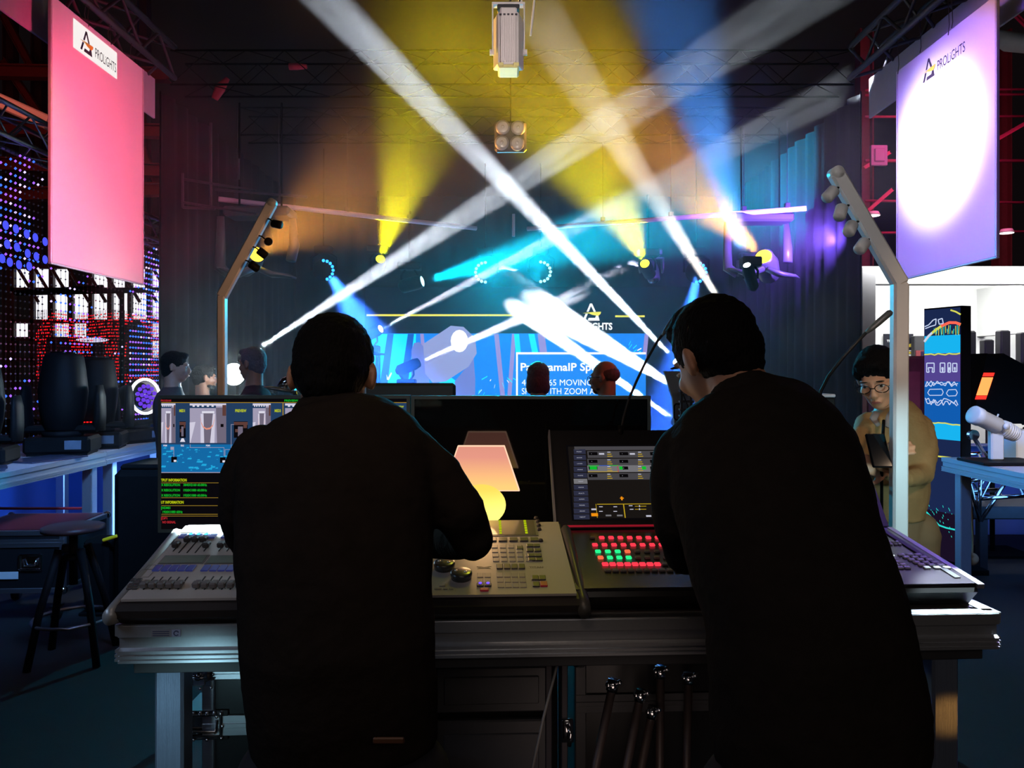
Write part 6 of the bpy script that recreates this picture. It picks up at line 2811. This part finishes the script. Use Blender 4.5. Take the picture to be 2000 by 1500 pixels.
def person(label, HM, torso, arms, hands, legs, m_coat, m_trous, m_skin, hair, voxel=.008, wr=.006, glasses=False, beard=None,
           collar=None, hair_m=None, feet_dir=(0, 1, 0), shirt=None, kh=1.0, group=None, coat_name='jacket', eyes=True):
    hc = HM.translation
    # ---- the body: one continuous surface
    b = MB(HM)
    head_geo(b)
    b.M = Matrix.Identity(4)
    b.smooth = True
    top = Vector(torso[-1][0])
    nb = HM @ Vector((0, -.025, -.045))
    s = HM.to_scale().x
    b.loft([(top + Vector((0, 0, -.08)), .075, .07), (top + Vector((0, 0, -.01)), .062 * s, .062 * s), ((top + nb) / 2, .056 * s, .058 * s), (nb, .054 * s, .056 * s), (HM @ Vector((0, -.01, .0)), .045, .045)], 18)
    sh = .88
    b.loft([(c, a * sh, d * sh) for c, a, d in torso], 22, up=(1, 0, 0))
    for arm in arms:
        b.loft([(c, r * .72, r * .72) for c, r in arm[:-1]] + [(arm[-1][0], .024, .022)], 14)
        for c, r in arm[:-1]:
            b.ell(c, r * .72, 12, 8)
    for hd in hands:
        hand_geo(b, *hd, k=kh)
    for lg in legs:
        b.loft([(c, r * .85, r * .85) for c, r in lg], 14)
        b.ell(lg[0][0], lg[0][1] * .85, 12, 8)
    o = b.build('person', m_skin)
    meld(o, .0065 if voxel < .012 else .0085, 3, .4)
    tag(o, label, 'person', group)
    # ---- clothing
    c_ = MB()
    c_.smooth = True
    c_.loft(torso, 28, up=(1, 0, 0))
    for arm in arms:
        a2 = [(c, r, r) for c, r in arm]
        c_.loft(a2, 18)
        for c, r in arm[:-1]:
            c_.ell(c, r * .995, 16, 10)
    j = c_.build(coat_name, m_coat, o)
    meld(j, voxel, 5, .5)
    wrinkle(j, wr, 9.0, 1.3)
    if legs:
        c_ = MB()
        c_.smooth = True
        t0 = torso[0]
        h = Vector(t0[0])
        c_.loft([(h + Vector((0, 0, .06)), t0[1] * .9, t0[2] * .9), (h, t0[1] * .93, t0[2] * .93), (h + Vector((0, 0, -.10)), t0[1] * .88, t0[2] * .92), (h + Vector((0, 0, -.17)), t0[1] * .7, t0[2] * .75)], 22, up=(1, 0, 0))
        for lg in legs:
            c_.loft([(c, r, r) for c, r in lg], 16)
            c_.ell(lg[0][0], lg[0][1], 14, 8)
        t = c_.build('trousers', m_trous, o)
        meld(t, max(voxel, .010), 4, .5)
        wrinkle(t, wr * .8, 10, 4.2)
        fd = Vector(feet_dir).normalized()
        for lg in legs:
            f = Vector(lg[-1][0])
            f.z = 0
            b = MB()
            b.smooth = True
            z = Vector((0, 0, 1))
            b.loft([(f - fd * .06 + z * .045, .03, .035), (f - fd * .03 + z * .05, .042, .05), (f + fd * .06 + z * .042, .045, .042), (f + fd * .15 + z * .032, .048, .030), (f + fd * .20 + z * .028, .03, .02)], 14, up=z.cross(fd))
            b.build('shoe', M_matte, o)
    # ---- hair
    hm = hair_m or M_hair
    if hair:
        b = MB(HM)
        b.smooth = True
        for c, r in hair:
            b.ell(c, r, 22, 14)
        h = b.build('hair', hm, o)
        meld(h, .006, 2, .5)
        wrinkle(h, .005, 60)
    if beard:
        b = MB(HM)
        b.smooth = True
        for c, r in beard:
            b.ell(c, r, 16, 10)
        meld(b.build('beard', hm, o), .006, 2, .5)
    if eyes:
        for s_ in (-1, 1):
            b = MB(HM)
            b.smooth = True
            b.m = 0
            b.ell((s_ * .030, .079, .004), (.013, .008, .006), 12, 8)
            b.m = 1
            b.ell((s_ * .030, .0855, .003), (.006, .004, .005), 10, 6)
            b.build('eye', [M_eye, M_iris], o)
            b = MB(HM)
            b.smooth = True
            b.ell((s_ * .030, .088, .024), (.017, .004, .0028), 10, 6)
            b.build('eyebrow', M_iris, o)
        b = MB(HM)
        b.smooth = True
        b.ell((0, .0985, -.0605), (.019, .004, .0045), 12, 6)
        b.build('lips', mat('lips', (.30, .09, .07), .45), o)
    if glasses:
        b = MB(HM)
        b.smooth = True
        for s_ in (-1, 1):
            ring = [(Vector((s_ * .033 + .025 * cos(a), .100 - abs(.025 * cos(a)) * .1, -.001 + .017 * sin(a))), .0018, .0018) for a in [2 * pi * i / 18 for i in range(19)]]
            b.loft(ring, 6)
            b.tube([(s_ * .058, .097, .005), (s_ * .075, .05, .008), (s_ * .080, -.01, .006)], .0018, 6)
        b.tube([(-.008, .103, .002), (0, .105, .004), (.008, .103, .002)], .0018, 6)
        b.build('glasses', M_gloss, o)
    if collar:
        b = MB()
        b.smooth = True
        b.loft(collar[0], 26)
        cl = b.build('collar', collar[1], o)
        meld(cl, .006, 2, .5)
    return o


def RP_(py, xl, xr, Y, d):
    c = P((xl + xr) / 2, py, Y)
    return (c, (xr - xl) / 2 / FPX * Y, d)


def AP(px, py, Y, rpx):
    return (P(px, py, Y), rpx / FPX * Y)


M_blk_shirt = mat('black_cotton', (.020, .0155, .0135), .95, spec=.03, var=.25, vscale=30, bump=.3, bscale=60)
M_blk_shirt2 = mat('black_wool', (.021, .017, .015), .95, spec=.03, var=.25, vscale=30, bump=.3, bscale=60)
M_jeans = mat('dark_jeans', (.012, .012, .018), .9, var=.3, vscale=60)

HAIR_SHORT = [((0, -.018, .036), (.079, .096, .088)), ((0, -.040, .000), (.074, .070, .070)), ((0, -.050, -.040), (.055, .048, .040)), ((0, .045, .088), (.050, .045, .028))]
# ---- the man at the beige console
HM1 = head_matrix(P(652, 738, 1.63), 2, 26, 0, 1.08)
torso1 = [RP_(1462, 492, 857, 1.36, .115), RP_(1382, 484, 857, 1.36, .130), RP_(1265, 472, 851, 1.36, .135), RP_(1177, 468, 846, 1.38, .135), RP_(1090, 464, 846, 1.41, .140),
          RP_(1000, 462, 850, 1.45, .145), RP_(925, 462, 852, 1.49, .140), RP_(880, 476, 845, 1.52, .125), RP_(850, 506, 818, 1.54, .105), RP_(832, 540, 780, 1.56, .085), RP_(815, 567, 738, 1.575, .072), RP_(798, 578, 722, 1.585, .066)]
arm1l = [AP(512, 888, 1.52, 60), AP(482, 940, 1.51, 54), AP(474, 1000, 1.52, 46), AP(478, 1045, 1.56, 38), AP(500, 1090, 1.72, 30), AP(520, 1112, 1.84, 24)]
arm1r = [AP(800, 888, 1.53, 56), AP(850, 930, 1.51, 56), AP(898, 1000, 1.50, 54), AP(922, 1052, 1.52, 44), AP(880, 1056, 1.66, 36), AP(800, 1062, 1.82, 27)]
hip1 = P(672, 1462, 1.36)


def legs_from(hip, dx, dy_f, splay=.03, r0=.098):
    out = []
    for s in (-1, 1):
        out.append([(hip + Vector((s * dx, 0, -.06)), r0), (Vector((hip.x + s * (dx + splay * .5), hip.y + dy_f * .4, .50)), .066), (Vector((hip.x + s * (dx + splay), hip.y + dy_f * .5, .26)), .056),
                    (Vector((hip.x + s * (dx + splay), hip.y + dy_f * .2, .07)), .045)])
    return out


o = person('man in a black shirt bowing over the beige console, seen from behind', HM1, torso1, [arm1l, arm1r],
           [(arm1l[-1][0], (.3, .85, -.25), (0, .3, 1), 1), (arm1r[-1][0], (-.75, .6, -.2), (0, .2, 1), -1)],
           legs_from(hip1, .095, .0), M_blk_shirt, M_jeans, M_skin, HAIR_SHORT, .008, .006, feet_dir=(0, 1, 0), eyes=True, coat_name='shirt', kh=1.0)
b = MB()
b.smooth = True
ring = [RP_(822, 560, 742, 1.575, .078), RP_(806, 570, 730, 1.585, .073), RP_(796, 578, 722, 1.592, .068)]
b.loft(ring, 24, up=(1, 0, 0))
b.build('collar', M_blk_shirt, o)
b = MB()
q0, q1 = P(728, 1452, 1.22), P(790, 1440, 1.23)
b.box((q0 + q1) / 2, ((q1 - q0).length, .006, .010), .002)
b.build('belt', mat('brown_belt', (.10, .04, .018), .5, var=.2), o)
# ---- the man leaning over the black console
HM2 = head_matrix(P(1398, 700, 1.66), 22, 24, -9, 1.08)
torso2 = [RP_(1500, 1396, 1796, 1.24, .135), RP_(1440, 1390, 1808, 1.24, .145), RP_(1377, 1386, 1804, 1.25, .15), RP_(1273, 1384, 1779, 1.26, .15), RP_(1200, 1376, 1764, 1.28, .15), RP_(1132, 1356, 1743, 1.31, .15),
          RP_(1046, 1330, 1713, 1.36, .155), RP_(960, 1310, 1694, 1.42, .155), RP_(905, 1302, 1682, 1.47, .145), RP_(860, 1310, 1664, 1.51, .13), RP_(825, 1330, 1638, 1.54, .11), RP_(797, 1362, 1590, 1.57, .09), RP_(776, 1385, 1530, 1.585, .07), RP_(760, 1392, 1508, 1.60, .062)]
arm2l = [AP(1338, 888, 1.52, 62), AP(1322, 950, 1.50, 54), AP(1324, 1030, 1.50, 48), AP(1340, 1082, 1.53, 42), AP(1385, 1100, 1.68, 32), AP(1420, 1100, 1.82, 25)]
arm2r = [AP(1622, 868, 1.52, 54), AP(1650, 930, 1.50, 46), AP(1640, 1030, 1.52, 42), AP(1600, 1080, 1.60, 36), AP(1560, 1090, 1.70, 30), AP(1530, 1095, 1.80, 24)]
hip2 = P(1600, 1500, 1.24)
o = person('man in a dark sweater leaning over the black console, seen from behind', HM2, torso2, [arm2l, arm2r],
           [(arm2l[-1][0], (.3, .85, -.2), (0, .2, 1), 1), (arm2r[-1][0], (-.3, .85, -.2), (0, .2, 1), -1)],
           legs_from(hip2, .10, .05), M_blk_shirt2, M_jeans, M_skin, HAIR_SHORT + [((0, .02, .10), (.045, .05, .03))], .008, .006, coat_name='sweater')
b = MB()
b.smooth = True
ring = [RP_(800, 1366, 1560, 1.575, .088), RP_(782, 1376, 1524, 1.59, .078), RP_(766, 1392, 1506, 1.60, .070), RP_(755, 1404, 1496, 1.605, .064)]
b.loft(ring, 24, up=(1, 0, 0))
cl = b.build('collar', M_blk_shirt2, o)
b = MB()
b.smooth = True
for pts in ([(1378, 812, 1.50), (1392, 794, 1.50), (1412, 782, 1.51), (1440, 774, 1.51)], [(1500, 768, 1.515), (1518, 772, 1.52), (1540, 776, 1.52)]):
    b.tube([P(*q) for q in pts], .0016, 6)
b.build('neck_cord', mat('grey_cord', (.10, .10, .11), .4), o)
b = MB()
p = P(1479, 766, 1.51)
for k in range(5):
    b.box(p + Vector((-.014 + k * .0065, 0, -.0006 * k)), (.0042, .002, .004))
b.build('collar_lettering', mat('pale_print', (.55, .55, .58), .5, emit=(.4, .4, .45), estr=.12), o)

# ---- the man in the khaki jacket
M_kh = mat('khaki_cloth', (.36, .205, .075), .8, var=.18, vscale=14, bump=.4, bscale=40)
M_kt = mat('khaki_trousers', (.26, .17, .085), .85, var=.15, vscale=14)
HM3 = head_matrix(P(1715, 738, 3.07), 142, 25, 6, 1.02)
Y3 = 3.13


def A3(px, py, Y, r):
    return AP(px, py, Y + .15, r)


torso3 = [RP_(1012, 1694, 1800, Y3, .12), RP_(960, 1684, 1808, Y3, .13), RP_(905, 1680, 1812, Y3, .135), RP_(860, 1680, 1812, Y3, .135), RP_(825, 1686, 1808, Y3, .12), RP_(804, 1698, 1796, Y3, .10), RP_(792, 1712, 1778, Y3, .08), RP_(782, 1720, 1762, Y3, .065)]
arm3l = [A3(1696, 828, 2.94, 25), A3(1682, 858, 2.86, 23), A3(1676, 880, 2.80, 21), A3(1690, 905, 2.72, 18), A3(1704, 905, 2.66, 14)]
arm3r = [A3(1796, 836, 2.96, 28), A3(1806, 880, 2.92, 25), A3(1800, 925, 2.86, 23), A3(1765, 935, 2.74, 20), A3(1732, 918, 2.68, 15)]
o = person('young man in a khaki jacket and glasses looking down behind the white pole', HM3, torso3, [arm3l, arm3r],
           [(arm3l[-1][0], (.35, -.5, .45), (-.6, -.5, .3), 1), (arm3r[-1][0], (-.8, -.3, .25), (0, -1, .2), -1)],
           legs_from(P(1750, 1012, Y3), .085, .0, r0=.09), M_kh, M_kt, M_skin2,
           [((0, -.018, .040), (.081, .096, .087)), ((0, -.042, .000), (.075, .066, .066)), ((.01, .050, .086), (.054, .042, .026)), ((-.060, .030, .045), (.019, .034, .034)), ((.060, .030, .045), (.019, .034, .034)),
            ((.030, .074, .070), (.022, .020, .015)), ((-.035, .068, .072), (.022, .020, .013))], .009, .010, glasses=True, feet_dir=(-.6, -.8, 0))
b = MB()
b.smooth = True
for pts in ([(1712, 806, 3.00), (1706, 818, 2.975), (1716, 832, 2.965), (1726, 820, 2.97)], [(1742, 806, 3.00), (1738, 818, 2.975), (1732, 834, 2.965), (1728, 820, 2.97)]):
    q = [P(*a) for a in pts]
    b.loft([(q[0], .013, .006), (q[1], .016, .006), (q[2], .009, .005)], 12)
b.build('shirt_collar', mat('taupe_shirt', (.26, .21, .19), .8, var=.1), o)
b = MB()
b.smooth = True
b.tube([P(1726, 822, 2.95), P(1724, 860, 2.79), P(1722, 920, 2.79), P(1722, 1000, 2.97)], .006, 8)
b.build('zip', M_matte, o)
b = MB()
b.box(P(1716, 880, 2.74), (.07, .012, .13), .004, Matrix.Rotation(-.5, 3, 'X'))
tag(b.build('mobile_phone', M_gloss), 'dark phone held by the man in the khaki jacket', 'phone')


# ---- people on the stage side
def bystander(label, px, py, Y, yaw, hair, m_coat, m_skin=None, pitch=4, s=.98, glasses=False, beard=None, hair_m=None, sw=.21):
    hc = P(px, py, Y)
    HM = head_matrix(hc, yaw, pitch, 0, s)
    Rz = Matrix.Rotation(R(yaw), 4, 'Z')

    def L(x, y, z):
        q = Rz @ Vector((x, y, 0))
        return Vector((hc.x + q.x, hc.y + q.y, z))
    H = hc.z
    up = Rz @ Vector((1, 0, 0))
    wd = abs(cos(R(yaw))) * 1.0
    def ring(z, a, d, y=0):
        # ellipse axes follow the photo frame (x across, y deep), turned by the yaw
        ax = math.hypot(a * cos(R(yaw)), d * sin(R(yaw)))
        ay = math.hypot(a * sin(R(yaw)), d * cos(R(yaw)))
        return (L(0, y, z), ax, ay)
    torso = [ring(H * .52, .16, .115, -.01), ring(H * .60, .15, .11, -.01), ring(H * .70, .17, .12, -.01), ring(H - .36, .185, .125, -.02), ring(H - .26, .18, .11, -.03), ring(H - .20, .13, .09, -.03), ring(H - .165, .075, .07, -.02), ring(H - .14, .062, .062, -.02)]
    arms = []
    for sx in (-1, 1):
        arms.append([(L(sx * (sw - .03), -.02, H - .26), .062), (L(sx * (sw + .02), -.02, H - .42), .052), (L(sx * (sw + .03), -.02, H - .55), .046), (L(sx * (sw - .01), .10, H - .66), .040), (L(sx * (sw - .08), .20, H - .68), .030)])
    f = Rz @ Vector((0, 1, 0))
    hands = [(arms[0][-1][0], f + up * .5, (0, 0, 1), 1), (arms[1][-1][0], f - up * .5, (0, 0, 1), -1)]
    legs = []
    for sx in (-1, 1):
        legs.append([(L(sx * .085, -.01, H * .50), .088), (L(sx * .095, 0, .5), .062), (L(sx * .10, -.01, .28), .053), (L(sx * .10, 0, .07), .043)])
    return person(label, HM, torso, arms, hands, legs, m_coat, M_jeans, m_skin or M_skin, hair, .016, .008, glasses=glasses, beard=beard, hair_m=hair_m, feet_dir=f)


M_dk = mat('dark_coat', (.020, .019, .022), .85, var=.2)
M_dkb = mat('dark_brown_coat', (.035, .022, .022), .85, var=.2)
bystander('dark haired man in profile beside the bead curtain', 343, 717, 5.7, -75, HAIR_SHORT + [((0, -.05, -.03), (.07, .05, .06))], M_dkb)
bystander('bearded man with a dark jacket between the drape and the bronze pole', 400, 738, 6.7, -55, HAIR_SHORT, M_dk,
          beard=[((0, .055, -.078), (.042, .040, .034)), ((0, .030, -.066), (.056, .045, .034))])
bystander('grey haired man in a dark coat beside the blinding flood light', 492, 711, 5.3, 70, HAIR_SHORT, M_dk, hair_m=M_hair_g)
bystander('woman with a red lit bob haircut facing the video wall', 1052, 737, 5.7, -12,
          [((0, -.018, .032), (.086, .100, .088)), ((0, -.035, -.03), (.088, .082, .085)), ((-.055, -.02, -.07), (.036, .06, .06)), ((.055, -.02, -.07), (.036, .06, .06)), ((0, -.06, -.075), (.07, .04, .055))], M_dk, hair_m=M_hair_r)
bystander('balding man with glasses and beard turned towards the woman', 1180, 738, 5.1, 62, [((0, -.035, .020), (.076, .078, .060))], M_dk, glasses=True,
          beard=[((0, .052, -.080), (.038, .036, .030)), ((0, .028, -.070), (.052, .042, .028))], hair_m=mat('thin_hair', (.10, .05, .04), .6, var=.1))
spot('red_rim', (1.8, 4.2, 2.2), (.45, 5.2, 1.45), 20, (1, .12, .10), 40, .6, .05)
spot('khaki_key', (2.2, 1.6, 2.4), (1.5, 3.05, 1.3), 24, (1, .70, .48), 44, .6, .1)
spot('khaki_key', (.9, 1.9, 1.75), (1.42, 2.9, 1.5), 3.2, (1, .72, .55), 30, .6, .05)

# ================================================================ HAZE ON THE STAGE
HAZE_D = 0.042
b = MB()
b.box((0, 8.15, 3.9), (6.0, 5.5, 7.8))
m = bpy.data.materials.new('stage_haze')
m.use_nodes = True
nt = m.node_tree
nt.nodes.clear()
o_ = nt.nodes.new('ShaderNodeOutputMaterial')
v_ = nt.nodes.new('ShaderNodeVolumeScatter')
v_.inputs['Density'].default_value = HAZE_D
v_.inputs['Anisotropy'].default_value = 0.0
# drifting wisps, and thinner smoke higher up and nearer the audience
tc = nt.nodes.new('ShaderNodeTexCoord')
nz = nt.nodes.new('ShaderNodeTexNoise')
nz.inputs['Scale'].default_value = 1.3
nz.inputs['Detail'].default_value = 3
nt.links.new(tc.outputs['Object'], nz.inputs['Vector'])
m1_ = nt.nodes.new('ShaderNodeMapRange')
m1_.inputs['From Min'].default_value = .3
m1_.inputs['From Max'].default_value = .7
m1_.inputs['To Min'].default_value = HAZE_D * .45
m1_.inputs['To Max'].default_value = HAZE_D * 1.55
nt.links.new(nz.outputs['Fac'], m1_.inputs['Value'])
sx = nt.nodes.new('ShaderNodeSeparateXYZ')
nt.links.new(tc.outputs['Object'], sx.inputs[0])
m2_ = nt.nodes.new('ShaderNodeMapRange')
m2_.interpolation_type = 'SMOOTHSTEP'
m2_.inputs['From Min'].default_value = 2.2
m2_.inputs['From Max'].default_value = 5.0
m2_.inputs['To Min'].default_value = 1.0
m2_.inputs['To Max'].default_value = .30
nt.links.new(sx.outputs['Z'], m2_.inputs['Value'])
mu = nt.nodes.new('ShaderNodeMath')
mu.operation = 'MULTIPLY'
nt.links.new(m1_.outputs[0], mu.inputs[0])
nt.links.new(m2_.outputs[0], mu.inputs[1])
nt.links.new(mu.outputs[0], v_.inputs['Density'])
nt.links.new(v_.outputs[0], o_.inputs['Volume'])
o = b.build('stage_haze', m)
tag(o, 'thin smoke haze filling the stage and showing the light beams', 'haze', kind='stuff')
